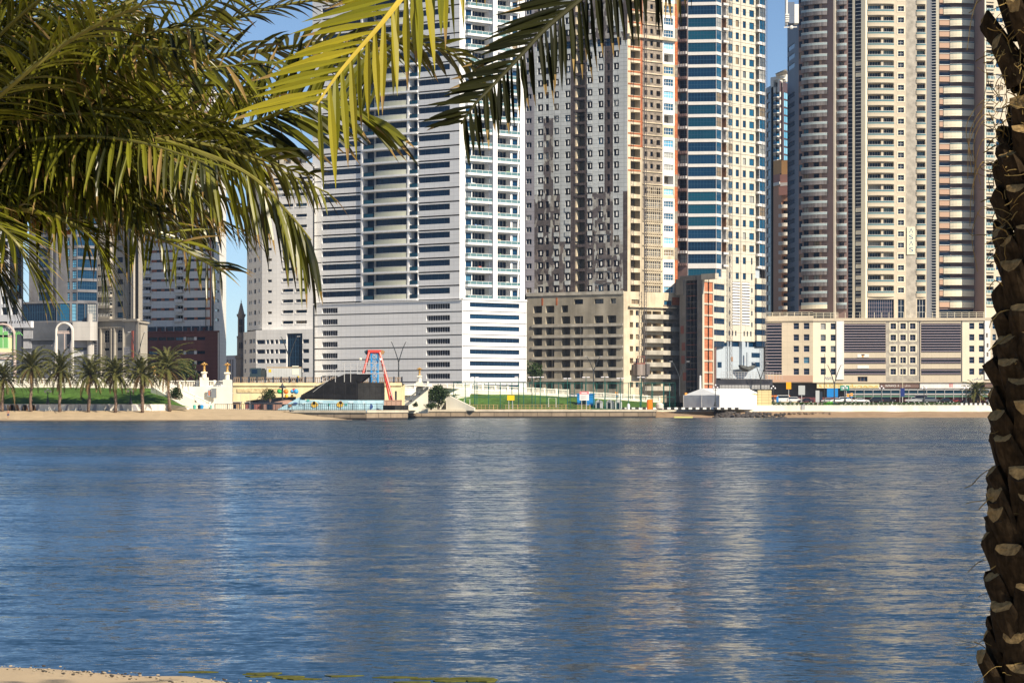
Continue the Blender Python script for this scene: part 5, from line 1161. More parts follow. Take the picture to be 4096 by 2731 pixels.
# black and white kerb stones
kb=None; KW=mat("kerb_white",(.75,.75,.72),.7); KB=mat("kerb_black",(.03,.03,.03),.7)
mb=MB()
for i in range(120):
    x0=X(762,650)+i*.62; mb.box((x0,646,3.1),(x0+.6,646.3,3.75),KW if i%2 else KB)
tag(mb.build("kerb"),kind="structure",label="black and white kerb on top of the long white wall")
mb=MB()
for i in range(34):
    x0=X(621,612)+i*.9; mb.box((x0,611.6,2.1),(x0+.88,612,2.6),KW if i%2 else KB)
tag(mb.build("kerb"),kind="structure",label="black and white kerb beside the tents")
def hedge(name,label,p0,p1,D,z,h):
    mb=MB(); rn=random.Random(hash(name)%99+int(p0)); HG=mat("hedge_green",(.045,.09,.02),.9,noise=(1.5,.5))
    L=X(p1,D)-X(p0,D)
    for i in range(int(L*55)):
        c=Vector((X(p0,D)+rn.random()*L,D+rn.random()*.9,z+rn.random()*h)); s=.1+.12*rn.random(); a=Vector((rn.gauss(0,1),rn.gauss(0,1),rn.gauss(0,1))).normalized()*s; b=a.orthogonal().normalized()*s*.7
        mb.face([c-a,c+b,c+a,c-b],HG)
    tag(mb.build(name),label,"hedge")
hedge("hedge","low clipped green hedge along the top of the long white wall",762,960,643.5,3.2,.75)
# dark rock revetment
RK=mat("dark_rock",(.075,.068,.066),.9,.2,noise=(1.2,.5)); RK2=mat("brown_rock",(.2,.15,.11),.9,.2,noise=(1,.4))
def boulder(c,r,m,rn):
    mb=MB(); n,k=8,5; sc=(rn.uniform(.8,1.5),rn.uniform(.8,1.2),rn.uniform(.55,.85)); rot=rn.random()*6
    mb.ball((0,0,0),r,m,n,k,sc); mb.v=[(p[0]*(1+.35*(rn.random()-.5)),p[1]*(1+.35*(rn.random()-.5)),p[2]*(1+.3*(rn.random()-.5))) for p in mb.v]
    Mx=Matrix.Translation(c)@Matrix.Rotation(rot,4,'Z')@Matrix.Rotation(rn.gauss(0,.3),4,'X'); mb.v=[tuple(Mx@Vector(p)) for p in mb.v]; return mb
rn=random.Random(8); protos=[]
for k in range(7): me=boulder(Vector((0,0,0)),.55,RK,rn).mesh("rock"); protos.append(me)
for k in range(120):
    a=rn.random()**1.3; px=716+a*70; D=613+rn.random()*18; zz=max(0.0,(D-613)/18*1.7)*(1-.35*a)
    o=bpy.data.objects.new("rock",protos[k%7]); col.objects.link(o); s=rn.uniform(.7,1.7)*(1-.3*a); o.scale=(s,s,s*.8); o.rotation_euler=(0,0,rn.random()*6); o.location=(X(px,D),D,zz-.05)
    tag(o,"dark angular rock heaped at the water's edge below the white tents","rock","rocks of the dark revetment")
mb=MB()
for k in range(34): a=rn.random(); mb.add(boulder(V(786+a*44,628+rn.random()*6,1.0),.25+.3*rn.random(),RK2,rn),Matrix())
tag(mb.build("rubble"),label="low brown rubble in the sand right of the dark rocks",kind="stuff")
# ------------------------------------------------------------------ foliage materials
def leafmat(name, c1, c2, trans=.3, rough=.45, spec=.35, scale=1.5):
    m=bpy.data.materials.new(name); m.use_nodes=True; t=m.node_tree; b=t.nodes["Principled BSDF"]; out=t.nodes["Material Output"]
    b.inputs["Roughness"].default_value=rough; b.inputs["Specular IOR Level"].default_value=spec
    geo=t.nodes.new("ShaderNodeNewGeometry"); n=t.nodes.new("ShaderNodeTexNoise"); n.inputs["Scale"].default_value=scale; n.inputs["Detail"].default_value=3
    t.links.new(geo.outputs["Position"],n.inputs["Vector"]); ad=t.nodes.new("ShaderNodeMath"); ad.operation='ADD'
    t.links.new(n.outputs[0],ad.inputs[0]); t.links.new(geo.outputs["Random Per Island"],ad.inputs[1])
    r=t.nodes.new("ShaderNodeMapRange"); r.inputs[1].default_value=.5; r.inputs[2].default_value=1.5; t.links.new(ad.outputs[0],r.inputs[0])
    mx=t.nodes.new("ShaderNodeMix"); mx.data_type='RGBA'; mx.inputs[6].default_value=(*c1,1); mx.inputs[7].default_value=(*c2,1); t.links.new(r.outputs[0],mx.inputs[0])
    t.links.new(mx.outputs[2],b.inputs["Base Color"]); tr=t.nodes.new("ShaderNodeBsdfTranslucent"); t.links.new(mx.outputs[2],tr.inputs[0])
    ms=t.nodes.new("ShaderNodeMixShader"); ms.inputs[0].default_value=trans; t.links.new(b.outputs[0],ms.inputs[1]); t.links.new(tr.outputs[0],ms.inputs[2]); t.links.new(ms.outputs[0],out.inputs[0])
    return m
FARLEAF=leafmat("far_palm_leaf",(.075,.085,.022),(.17,.165,.05),.25,.5,.3,.6); FARDEAD=leafmat("far_palm_dry",(.15,.10,.045),(.24,.165,.075),.2,.7,.1)
FARTRUNK=mat("far_palm_bark",(.19,.135,.105),.95,.1,noise=(3,.45),bump=(5,.8,.1)); BUSH=leafmat("bush_leaf",(.012,.028,.007),(.05,.085,.02),.15,.5,.3,2.0)

def far_palm(label,px,D,py_base,py_heart,rad,lean=0.0,seed=0,group="date palms in a row on the far beach"):
    rn=random.Random(seed); b=W(px,py_base,D); o=empty("date_palm",b,label,"palm tree",group); hz=(py_base-py_heart)/F*D; hx=lean
    mb=MB(); pts=[b+Vector((hx*(i/8)**1.5+.08*math.sin(i*1.3+seed),0,hz*i/8-.3*(i==0))) for i in range(9)]
    mb.tube(pts,[.36,.29,.27,.26,.25,.25,.26,.30,.40],FARTRUNK,9)
    for i in range(70):
        z=rn.random(); p=b+Vector((hx*z**1.5,0,hz*z)); a=rn.random()*6.28; q=p+Vector((math.cos(a)*.25,math.sin(a)*.25,0)); mb.tube([q,q+Vector((math.cos(a)*.10,math.sin(a)*.10,.22))],[.09,.05],FARTRUNK,4)
    mb.build("trunk",o,smooth=True)
    heart=pts[-1]; cr,dr=MB(),MB(); nf=84
    for k in range(nf):
        t=(k+.5)/nf; el=R(86-128*t+rn.gauss(0,7)); az=k*2.39996+rn.gauss(0,.2); L=rad*(1.0+.18*rn.gauss(0,1))*(.82+.25*math.sin(math.pi*min(1,t*1.1)))
        dirh=Vector((math.cos(az),math.sin(az),0)); p=heart.copy(); P_=[p.copy()]; e=el; n=9; bend=R(rn.uniform(62,95))*(1-.25*t)
        for i in range(n):
            p=p+(dirh*math.cos(e)+Vector((0,0,1))*math.sin(e))*(L/n); e-=bend/n*(.5+1.1*i/n); e=max(e,R(-88)); P_.append(p.copy())
        dead=t>.86; mm=FARDEAD if dead else FARLEAF; tgt=dr if dead else cr
        tgt.tube(P_,[.06*(1-.8*i/n)+.01 for i in range(n+1)],mm,3,False)
        for i in range(36):
            s=.14+.86*(i+.5)/34; f=s*n; j=min(int(f),n-1); q=P_[j].lerp(P_[j+1],f-j); tg=(P_[j+1]-P_[j]).normalized(); side=tg.cross(Vector((0,0,1))); side=side.normalized() if side.length>.05 else Vector((dirh.y,-dirh.x,0)); up=side.cross(tg)
            ll=(.62 if not dead else .5)*math.sin(math.pi*min(1,.2+.72*s))**.6
            for sg in(-1,1):
                d=(side*sg*.75+tg*.7+up*rn.uniform(.0,.4)).normalized()*ll; d.z-=.12+.22*rn.random(); w=tg*.075
                tgt.face([q-w,q+w,q+d*.6+w*.7,q+d],mm)
    cr.build("crown",o); dr.build("dry_fronds",o); return o
for k,(px,pb,ph,rad,lean,lab) in enumerate(((1.8,410.4,378,4.4,.3,"date palm cut by the left edge of the view"),(30.6,410.6,366.5,5.0,.25,"tallest date palm on the sand, left of the empty arched frame"),(59.8,410.6,370,4.8,.1,"date palm standing right in front of the empty arched frame"),(88.8,410.6,374,4.6,.2,"date palm on the sand below the pale curved podium corner"),(115.6,410.6,373.5,4.2,-.1,"date palm on the sand below the dark Arabic sign"),(142.4,410.4,373,4.5,-.1,"date palm beside the lamp post nearest the stairs, sixth of the row"),(169.4,409.4,367.5,4.9,-.5,"last date palm of the row, leaning by the white stairs"))):
    far_palm(lab,px,482 if k<6 else 486,pb,ph,rad*1.16,lean,k+1)
far_palm("dusty date palm between the shops and the parked cars on the right",976,672,403,392.5,4.2,0,21,group=None)
def bush(name,label,cat,c,r,n,seed,m=BUSH,sz=.22,trunk=False,group=None):
    rn=random.Random(seed); o=empty(name,c,label,cat,group); mb=MB()
    lobes=[(Vector((rn.gauss(0,.45)*r[0],rn.gauss(0,.35)*r[1],(.15+.7*rn.random())*r[2])),rn.uniform(.35,.6)) for _ in range(11)]
    for i in range(n):
        l,s=rn.choice(lobes); d=Vector((rn.gauss(0,1),rn.gauss(0,1),rn.gauss(0,1))).normalized()*rn.uniform(.6,1)*s; p=c+l+Vector((d.x*r[0],d.y*r[1],d.z*r[2]*.8+.3*r[2]))
        a=Vector((rn.gauss(0,1),rn.gauss(0,1),rn.gauss(0,.6))).normalized()*sz*rn.uniform(.6,1.3); b=a.cross(Vector((rn.gauss(0,1),rn.gauss(0,1),rn.gauss(0,1)))).normalized()*sz*.55
        if p.z>c.z: mb.face([p-a,p+b,p+a,p-b],m)
    mb.build("foliage",o); st=MB()
    for k in range(4): e=c+Vector((rn.gauss(0,.3)*r[0],rn.gauss(0,.3)*r[1],r[2]*.8)); st.tube([c-Vector((0,0,.2)),c.lerp(e,.5)+Vector((.1,0,.1)),e],[.12,.08,.03],FARTRUNK,5)
    st.build("stems",o); return o
bush("bush","round dark bush at the foot of the white stairs by the last palm","bush",W(174.5,401.5,497),(1.3,1.2,2.2),900,1)
bush("tree","dark green tree in front of the brown podium behind the palms","tree",W(186,384,540),(2.0,2.0,4.2),1300,2,sz=.26)
bush("bush","large dark round bush beside the cream wall right of the ride","bush",W(438.5,408,590),(3.2,2,4.0),2600,3,sz=.25)
bush("bush","small spiky green plant on the quay right of the ride","bush",W(414.6,408.4,588),(.7,.7,1.2),300,4)
bush("hedge","low dark hedge at the foot of the large round bush","hedge",W(431,408.6,586),(1.8,.7,.9),800,5,sz=.16)
bush("tree","leafy tree between the white podium and the bare concrete podium","tree",W(533,385,655),(2.4,2,4.6),1500,6,sz=.28)
bush("tree","dark tree under the bridge arch behind the carousel balls","tree",W(270,401,546),(1.6,1,2.2),700,7)
# ------------------------------------------------------------------ lamps
DKM=mat("dark_metal",(.03,.035,.04),.5,.4); GLOBE=mat("lamp_globe",(.75,.73,.78),.3,.5); LH=mat("lamp_head",(.45,.46,.47),.4)
def park_lamp(px,D,yb,yt,label):
    b=W(px,yb,D); s=D/F; h=(yb-yt)*s; o=empty("park_lamp",b,label,"lamp post","ornate lamp posts"); mb=MB()
    mb.lathe([(.42,0),(.42,.3),(.26,.5),(.22,1.0),(.11,1.2),(.09,h*.72),(.16,h*.74),(.06,h*.8)],DKM,b,8)
    for dx in(-.5,.5): mb.tube([b+Vector((0,0,h*.72)),b+Vector((dx*.8,0,h*.70)),b+Vector((dx,0,h*.80))],.05,DKM,5)
    mb.tube([b+Vector((0,0,h*.75)),b+Vector((0,0,h*.92))],.05,DKM,5); mb.build("post",o)
    for dx,dz in((-.5,.84),(.5,.84),(0,.95)): g=MB(); g.ball(b+Vector((dx,0,h*dz)),.24,GLOBE,8,6); g.build("globe",o)
park_lamp(47.8,486.8,403.8,388.6,"black three globe lamp on the beach wall between the second and third palms"); park_lamp(130.6,486.8,403.8,388,"black three globe lamp on the beach wall between the fifth and sixth palms")
for px,lab in ((715.4,"black globe lamp in front of the big white tent"),(773.2,"black globe lamp with white globes right of the pale stacked blocks"),(881.5,"black globe lamp between the dark car and the blue banner on the right road"),(924,"globe lamp beside the silver pickup on the right road"),(966,"globe lamp in front of the dusty palm on the right road"),(845,"globe lamp left of the white cars under the green sign")): park_lamp(px,648 if px>730 else 611,405.6 if px<720 else 402,383.6 if px<720 else 385,lab)
def street_light(px,D,yb,yt,span,label):
    b=W(px,yb,D); s=D/F; h=(yb-yt)*s; w=span*s/2; o=empty("street_light",b,label,"street light","curved double arm street lights"); mb=MB(); mb.tube([b-Vector((0,0,1)),b+Vector((0,0,h*.5))],[.2,.15],DKM,7); mb.build("pole",o)
    for sg in(-1,1):
        a=MB(); a.tube([b+Vector((0,0,h*.48)),b+Vector((sg*w*.16,0,h*.62)),b+Vector((sg*w*.42,0,h*.82)),b+Vector((sg*w*.68,0,h*.97)),b+Vector((sg*w*.78,0,h))],[.13,.12,.10,.08,.07],DKM,6); a.box((b.x+sg*w*.74-.1 if sg>0 else b.x-w,b.y-.16,b.z+h-.05),(b.x+w if sg>0 else b.x-w*.74+.1,b.y+.16,b.z+h+.07),LH); a.build("arm",o)
for px,yb,yt,sp,D,lab in ((137.3,386,331.6,19,640,"double arm street light in front of the beige tower base"),(289.2,378,336,22,566,"double arm street light behind the truck on the bridge"),(398.6,381,341,20,605,"double arm street light in front of the white podium beside the ride"),(501.2,388,348.6,18,650,"double arm street light in front of the sunny white podium"),(593.5,384,356,18,665,"double arm street light before the bare concrete podium"),(679.5,392,361,20,660,"double arm street light by the narrow concrete block"),(760.6,394,362.5,16,662,"double arm street light between the beige tower and the brown podium"),(834.3,401,364.6,18,660,"double arm street light by the bright vertical strip of the long podium"),(2.5,380,331,18,620,"double arm street light at the left edge in front of the palm banner")):
    street_light(px,D,yb,yt,sp,lab)
def pole(name,label,cat,px,D,yb,yt,r=.1,m=DKM,group=None):
    mb=MB(); b=W(px,yb,D); t=W(px,yt,D); mb.tube([b,t],[r,r*.7],m,6); o=mb.build(name); return tag(o,label,cat,group)
# ------------------------------------------------------------------ arch signs on the left
RIM=mat("frame_pink",(.52,.42,.38),.6,streak=(1,.3)); FW=mat("frame_cream",(.66,.63,.58),.6,streak=(1,.3))
def arch_frame(px0,px1,yb,yt,D,label,banner):
    xl,xr=X(px0,D),X(px1,D); zt=Z(yt,D); zb=Z(yb,D); r=(xr-xl)/2; cx=(xl+xr)/2; o=empty("arch_sign",(cx,D,zb),label,"sign frame"); mb=MB()
    n=16; arc=[(cx+r*math.cos(math.pi*i/n),D,zt-r+r*math.sin(math.pi*i/n)) for i in range(n+1)]
    for dd in(-.5,.5): mb.tube([(xr,D+dd,zb)]+[(p[0],p[1]+dd,p[2]) for p in arc]+[(xl,D+dd,zb)],.24,FW if not banner else RIM,6)
    for p in arc[::2]: mb.tube([(p[0],D-.5,p[2]),(p[0],D+.5,p[2])],.12,RIM,4)
    mb.build("arch",o); leg=MB()
    if not banner:
        for x,sg in((xl,-1),(xr,-1)):
            for dx,zz in((0,zt-r*1.9),(sg*1.2-.2,zt-r*2.1)): leg.tube([(x+dx,D+.4,zb),(x+dx*.3,D+.4,zz)],.17,FW,5)
            for k in range(7): z=zb+k*(zt-r*2-zb)/7; leg.tube([(x-1.2,D+.4,z),(x,D+.4,z+1.4)],.08,RIM,4); leg.tube([(x-1.2,D+.4,z),(x,D+.4,z)],.08,RIM,4)
        leg.tube([(cx,D,zt-r*1.2),(cx,D,zt-r*3.6)],.14,RIM,5); leg.tube([(xl,D,zt-r*1.25),(xr,D,zt-r*1.25)],.16,RIM,5); leg.tube([(xl,D,zt-r*1.05),(xr,D,zt-r*1.05)],.12,RIM,5)
        leg.build("lattice_leg",o)
    else:
        z1=zt-r*1.0; z2=Z(352.5,D); w=MB(); BG=mat("banner_pale_green",(.50,.66,.42),.5); BY=mat("banner_yellow",(.72,.74,.40),.5); BD=mat("banner_green",(.16,.42,.14),.5)
        w.box((xl+.2,D-.1,z2),(xr-.2,D+.1,z1-.2),BY); w.box((xl+.3,D-.16,z2+1.0),(cx+1.5,D-.1,z1-.8),BG)
        for a,b,h in((-2.2,.9,8),(-.6,.6,6.5),(.7,.5,5)): w.prism([(cx+a-b,D-.2),(cx+a+b,D-.2),(cx+a+b,D-.17),(cx+a-b,D-.17)],z2+1.2,z2+h,BD)
        w.tube([(cx+3,D-.2,z2+.6),(cx+3.1,D-.2,z2+4.2)],.12,BD,4)
        for k in range(7): a=math.pi*k/6; w.tube([(cx+3.1,D-.2,z2+4.2),(cx+3.1+1.0*math.cos(a),D-.2,z2+4.6+.5*math.sin(a)),(cx+3.1+1.5*math.cos(a),D-.2,z2+4.0+.3*math.sin(a))],.1,BD,4)
        w.build("banner",o); g=MB(); GR=mat("lattice_pale",(.55,.58,.56),.6)
        for k in range(9): x=xl+.4+k*(xr-xl-.8)/8; dz=math.sqrt(max(0,r*r-(x-cx)**2)); g.tube([(x,D,z1),(x,D,zt-r+dz)],.06,GR,4); g.tube([(x,D,zb+1),(x,D,z2-2)],.06,GR,4)
        for k in range(5): z=z1+.5+k*1.1; hw=math.sqrt(max(.1,r*r-max(0,z-(zt-r))**2)); g.tube([(cx-hw,D,z),(cx+hw,D,z)],.06,GR,4)
        for z in(z2,z2-1.2,z1): g.box((xl,D-.2,z-.25),(xr,D+.2,z+.25),RIM)
        g.box((xl+.2,D+.2,zb),(xr-.2,D+.3,z1+r*.8),mat("lattice_back",(.48,.5,.5),.7)); g.build("lattice",o)
arch_frame(56.4,72.6,384,322.6,560,"tall empty white arched sign frame standing on lattice legs behind the palms",False)
arch_frame(-9,14.8,384,323.8,560,"arched sign with a pale green banner of a palm at the left edge",True)
# ------------------------------------------------------------------ truck on the bridge
TW=mat("container_white",(.52,.54,.53),.6,.3,joints=(.6,9,.05,.8),noise=(.5,.1)); CAB=mat("truck_cab_dark",(.03,.05,.06),.35,.5); TYRE=mat("tyre",(.015,.015,.016),.9,.1)
def wheel(mb,x,y,z,r,w): 
    n=12; 
    for k,(r_,m) in enumerate(((r,TYRE),(r*.55,LH))):
        p=[(x+r_*math.cos(2*math.pi*i/n),z+r_*math.sin(2*math.pi*i/n)) for i in range(n)]; y0=y-w/2-.01*k; mb.face([(a,y0,c) for a,c in p],m)
        for i in range(n): a,b=p[i],p[(i+1)%n]; mb.face([(a[0],y0,a[1]),(b[0],y0,b[1]),(b[0],y+w/2,b[1]),(a[0],y+w/2,a[1])],m)
def truck():
    D=552; z0=Z(383,548)+.05; x0,x1=X(250,D),X(301,D); o=empty("truck",((x0+x1)/2,D,z0),"articulated truck with dark cab and pale grey box trailer on the bridge","truck"); xt=X(267.4,D); zt=Z(366.6,D)
    mb=MB(); mb.box((xt,D-1.25,z0+1.1),(x1,D+1.25,zt),TW); mb.box((xt,D-1.28,z0+.9),(x1,D+1.28,z0+1.15),FRD); mb.box((xt-.02,D-1.27,zt-.25),(x1+.02,D+1.27,zt+.02),mat("trim_tan",(.4,.3,.18),.6)); mb.build("trailer",o)
    mb=MB(); mb.box((x1-1.9,D-1.27,z0+2),(x1-.4,D-1.251,z0+4),mat("sheet_white",(.75,.74,.6),.6)); mb.box((xt+.4,D-1.27,zt-1.2),(xt+1.0,D-1.251,zt-.5),mat("mark_yellow",(.7,.5,.03),.5)); mb.box((x1-.7,D-1.27,z0+1.2),(x1-.3,D-1.251,z0+1.7),MATS["mark_yellow"]); mb.build("trailer_marking",o)
    mb=MB(); mb.prism([(0,0),(2.6,0),(2.6,2.9),(.55,2.9),(.05,1.5)],-1.2,1.2,CAB,M=Matrix.Translation((x0,D,z0+.6))@Matrix(((1,0,0,0),(0,0,1,0),(0,1,0,0),(0,0,0,1)))); mb.box((x0+2.6,D-1.2,z0+.8),(xt-.3,D+1.2,zt-.6),mat("truck_sleeper",(.05,.06,.06),.5,joints=(.3,5,.05,.6))); mb.build("cab",o)
    mb=MB(); mb.face([(x0+.10,D-1.1,z0+2.2),(x0+.52,D-1.1,z0+3.3),(x0+.52,D+1.1,z0+3.3),(x0+.10,D+1.1,z0+2.2)],SKYG); mb.box((x0+.5,D-1.22,z0+2.2),(x0+1.8,D-1.205,z0+3.2),NAVYD); mb.build("windscreen",o)
    for x in (x0+1.2,x0+4,x1-4.2,x1-2.9,x1-1.6):
        w=MB(); wheel(w,x,D-1.0,z0+.5,.5,.35); wheel(w,x,D+1.0,z0+.5,.5,.35); w.build("wheel",o)
truck()
# ------------------------------------------------------------------ black slide / ride structure on the quay
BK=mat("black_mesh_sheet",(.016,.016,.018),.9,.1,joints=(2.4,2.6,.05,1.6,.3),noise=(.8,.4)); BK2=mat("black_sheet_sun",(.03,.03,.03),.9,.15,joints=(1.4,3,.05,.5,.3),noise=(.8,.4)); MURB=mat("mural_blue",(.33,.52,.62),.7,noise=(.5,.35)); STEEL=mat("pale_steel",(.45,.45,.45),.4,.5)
def slide_house():
    D0,D1=522,516; o=empty("ride_platform",W(340,408,518),"black sheeted ramp platform with blue painted base and steel handrails on the quay","ride platform")
    yA=523; xl=X(300.5,yA); xc=X(357,yA-3); xr=X(383,yA+2)
    z=lambda py:Z(py,yA); back=9
    # ramp: long triangle then raised box; black sheeting above, painted skirt below
    mb=MB(); prof=[(xl,z(398.6)),(X(350,yA),z(399.8)),(xc,z(399.8)),(xc,z(373)),(X(346.5,yA),z(373)),(X(326,yA),z(381.5)),(xl,z(395))]
    prof=[(xl,z(398.6)),(xc,z(399.6)),(xc,z(373.2)),(X(345.5,yA),z(373.2)),(X(318,yA),z(385)),(X(301,yA),z(394.6))]
    f=[(a,yA,b) for a,b in prof]; k=[(a,yA+back,b) for a,b in prof]; mb.face(f,BK,[(a,b) for a,b in prof]); mb.face(k[::-1],BK)
    for i in range(len(f)): j=(i+1)%len(f); mb.face([f[i],k[i],k[j],f[j]],BK)
    mb.face([(xc,yA,z(399.6)),(xr,yA+2.5,z(399.6)),(xr,yA+2.5,z(382)),(xc,yA,z(382))],BK2,[(0,0),(6,0),(6,4),(0,4)]); mb.face([(xr,yA+2.5,z(399.6)),(xr,yA+back,z(399.6)),(xr,yA+back,z(382)),(xr,yA+2.5,z(382))],BK2); mb.face([(xc,yA,z(382)),(xr,yA+2.5,z(382)),(xr,yA+back,z(382)),(xc,yA+back,z(382))],BK2)
    mb.build("black_sheeting",o)
    # sloping eave running from the high end down to the right
    mb=MB(); c=[(X(357,yA),yA-.1,z(373)),(X(371,yA),yA-.1,z(373.4)),(X(361,yA),yA-.1,z(381.6)),(X(357,yA),yA-.1,z(382))]; d=[(p[0],p[1]+7,p[2]) for p in c]; mb.face(c,BK); mb.face(d[::-1],BK)
    for i in range(4): mb.face([c[i],d[i],d[(i+1)%4],c[(i+1)%4]],BK)
    mb.build("eave",o)
    mb=MB(); mb.prism([(X(284,yA),yA+.2),(xc,yA+.1),(xr,yA+2.6),(xr,yA+back),(X(284,yA),yA+back)],1.9,z(405.5),MURB); p=[(X(276,yA),yA+.3,2.0),(X(302,yA),yA+.3,2.0),(X(302,yA),yA+.3,z(396)),(X(299,yA),yA+.3,z(396.6))]; q=[(a,b+7,c_) for a,b,c_ in p]; mb.face(p,MURB); mb.face(q[::-1],MURB)
    for i in range(4): mb.face([p[i],q[i],q[(i+1)%4],p[(i+1)%4]],MURB)
    mb.prism([(X(299.5,yA),yA+.12),(xc,yA+.05),(xr,yA+2.55),(xr,yA+back-.1),(X(299.5,yA),yA+back-.1)],z(405.5),z(399.4),MURB); mb.build("painted_base",o)
    mb=MB(); rn=random.Random(6); cols=[mat("paint_ochre",(.55,.36,.05),.7),mat("paint_teal",(.05,.35,.33),.7),mat("paint_navy",(.03,.08,.25),.7),mat("paint_brown",(.25,.14,.08),.7),mat("paint_sky",(.5,.68,.75),.7)]
    for px,py,w_,h_,c in ((314.5,404,3,2.6,0),(314,402.6,1.2,1.6,3),(340,404,3,2.6,0),(340.5,402,1.4,1.6,3),(329,404.2,1,1,1),(370.5,406,1.7,2.3,2),(308,399.8,1.5,.8,1),(321,401.5,2,.8,4),(351,401.5,2.6,1,4),(346,404,1,1,1),(304,403,2,1,4),(363,402.5,2,1.6,4),(290,405,1.4,1.5,3),(295.5,402.8,2,1,2)):
        x=X(px,yA);zz=z(py);sw=w_/F*yA;sh=h_/F*yA; y=yA+.0 if px<357 else yA+.05+2.5*(px-357)/26-.06
        n=10; mb.prism([(x+sw*math.cos(2*math.pi*i/n)*(1+.3*rn.random()),zz+sh*math.sin(2*math.pi*i/n)*(1+.3*rn.random())) for i in range(n)],-.03,.03,cols[c],M=Matrix(((1,0,0,0),(0,0,1,y),(0,1,0,0),(0,0,0,1))))
    mb.build("paint_patches",o)
    mb=MB(); top=[(313,386.4),(327,375.6),(344.2,362.6),(357.2,362.4),(384,363)]
    P_=[W(a,b,yA) for a,b in top]; mb.tube(P_,.07,STEEL,5); mb.tube([p-Vector((0,0,1.1)) for p in P_],.05,STEEL,5)
    for px in (326.8,335.3,344.3,350.6,357.2,366.4,375,383.6):
        for a,b in zip(top[:-1],top[1:]):
            if a[0]<=px<=b[0]: t=(px-a[0])/(b[0]-a[0]); yy=a[1]+(b[1]-a[1])*t
        yb=381.5 if px<357 else 373; mb.tube([W(px,yb,yA-.12),W(px,yy,yA-.12)],.075,STEEL,5)
    for z_ in (366,369.5): mb.tube([W(357.2,z_,yA),W(384,z_,yA)],.05,STEEL,4)
    mb.tube([W(357,373.4,yA-.2),W(384.5,373,yA-.2)],.1,STEEL,5)
    mb.build("handrail",o)
    for px in (353.5,354.8,345): 
        pass
    l=MB(); a=W(360.4,374,yA+1); l.tube([a,W(360.4,359.5,yA+1)],.06,STEEL,5); l.ball(W(360.4,358.6,yA+1),.33,mat("lamp_cream",(.7,.66,.5),.4),8,6); l.build("lamp",o)
slide_house()
RED=mat("ride_red",(.62,.065,.045),.4,.5,noise=(1,.15)); BLU=mat("ride_blue",(.03,.28,.62),.4,.5)
def pendulum():
    D=527; o=empty("pendulum_ride",W(378,406,D),"tall red A frame amusement ride with blue lattice tower","amusement ride"); B=Vector
    tl,tr=W(369.6,351.2,D),W(379.8,351.2,D); mb=MB(); mb.box((tl.x-.3,D-1.1,tl.z-.25),(tr.x+.3,D+1.1,tl.z+.35),RED); mb.box((tl.x,D-.5,Z(352.8,D)-.15),(tr.x,D+.5,Z(352.8,D)+.1),RED); mb.build("top_beam",o)
    for a,b,y0,y1 in(((369.2,352),(361,383.5),D-1,D-3.2),((369.6,352),(360,384),D+1,D+4),((379.8,352),(395.2,404.5),D-1,D-3.5),((379.4,352),(390.2,404),D+1,D+2.5)):
        l=MB(); p=W(*a,D); q=W(*b,D); p.y=y0; q.y=y1; l.tube([p,p.lerp(q,.5),q],  .25 if y0<D else .21,RED,8); l.build("leg",o)
    t=MB(); x0,x1=X(371.2,D),X(377.9,D); z0,z1=Z(404,D),Z(353,D)
    for x in(x0,x1):
        for y in(D-.8,D+.8): t.tube([(x,y,z0),(x,y,z1)],.15,BLU,5)
    n=8
    for k in range(n):
        a=z0+(z1-z0)*k/n; b=z0+(z1-z0)*(k+1)/n; t.tube([(x0,D-.8,a),(x1,D-.8,b)],.07,BLU,4); t.tube([(x1,D-.8,a),(x0,D-.8,b)],.07,BLU,4); t.tube([(x0,D-.8,b),(x1,D-.8,b)],.09,BLU,4)
    t.build("lattice_tower",o)
    for px,sg in((366.6,-1),(382.6,1)):
        l=MB(); c=W(px,351.5,D); l.box((c.x-.4,D-.5,c.z-.5),(c.x+.4,D+.5,c.z+.35),CAB if sg<0 else mat("flood_tan",(.35,.22,.1),.5),Matrix.Translation(c)@Matrix.Rotation(R(30*sg),4,'Y')@Matrix.Translation(-c)); l.tube([c,W(369 if sg<0 else 380,353,D)],.1,DKM,5); l.build("floodlight",o)
    l=MB(); l.ball(W(380.4,359,D-1.4),.32,GLOBE,8,6); l.build("lamp",o)
    f=MB(); f.box((X(384,D-4),D-4,2.0),(X(402,D-4),D-3.8,Z(399.5,D)),mat("ride_fence_tan",(.42,.27,.2),.8,joints=(1,4,.1,.6))); f.build("base_fence",o)
pendulum()
mb=MB(); D=518.5; pts=[(X(383,D),D+1.2),(X(395,D),D-.6),(X(403,D),D),(X(406.4,D),D+2),(X(406.4,D),D+8)]
for a,b in zip(pts[:-1],pts[1:]): mb.prism([a,b,(b[0]+.1,b[1]+.2),(a[0]+.1,a[1]+.2)],2.0,Z(404.8,D),BK2)
tag(mb.build("black_barrier"),"low black sheeted barrier at the corner of the quay under the red ride","barrier")
mb=MB(); mb.box((X(394.8,530),530,2),(X(396.7,530),530.6,Z(390.5,530)),DKM); mb.box((X(390,530),530,2),(X(391.8,530),530.6,Z(395,530)),DKM); tag(mb.build("speaker_column"),"pair of dark upright cabinets right of the red ride legs","cabinet")
def rail_fence(name,label,p0,p1,D0,D1,z,h,step,m,th=.05,cat="fence"):
    a,b=V(p0,D0,z),V(p1,D1,z); mb=MB(); n=int((b-a).length/step)
    for i in range(n+1): p=a.lerp(b,i/n); w=th*(1.8 if i%6==0 else .8); mb.box((p.x-w,p.y-w,p.z),(p.x+w,p.y+w,p.z+h+(.1 if i%6==0 else 0)),m)
    for k in(.08,.5,1.0) if step>.5 else (.1,1.0): mb.tube([a+Vector((0,0,h*k)),b+Vector((0,0,h*k))],th,m,4)
    return tag(mb.build(name),label,cat)
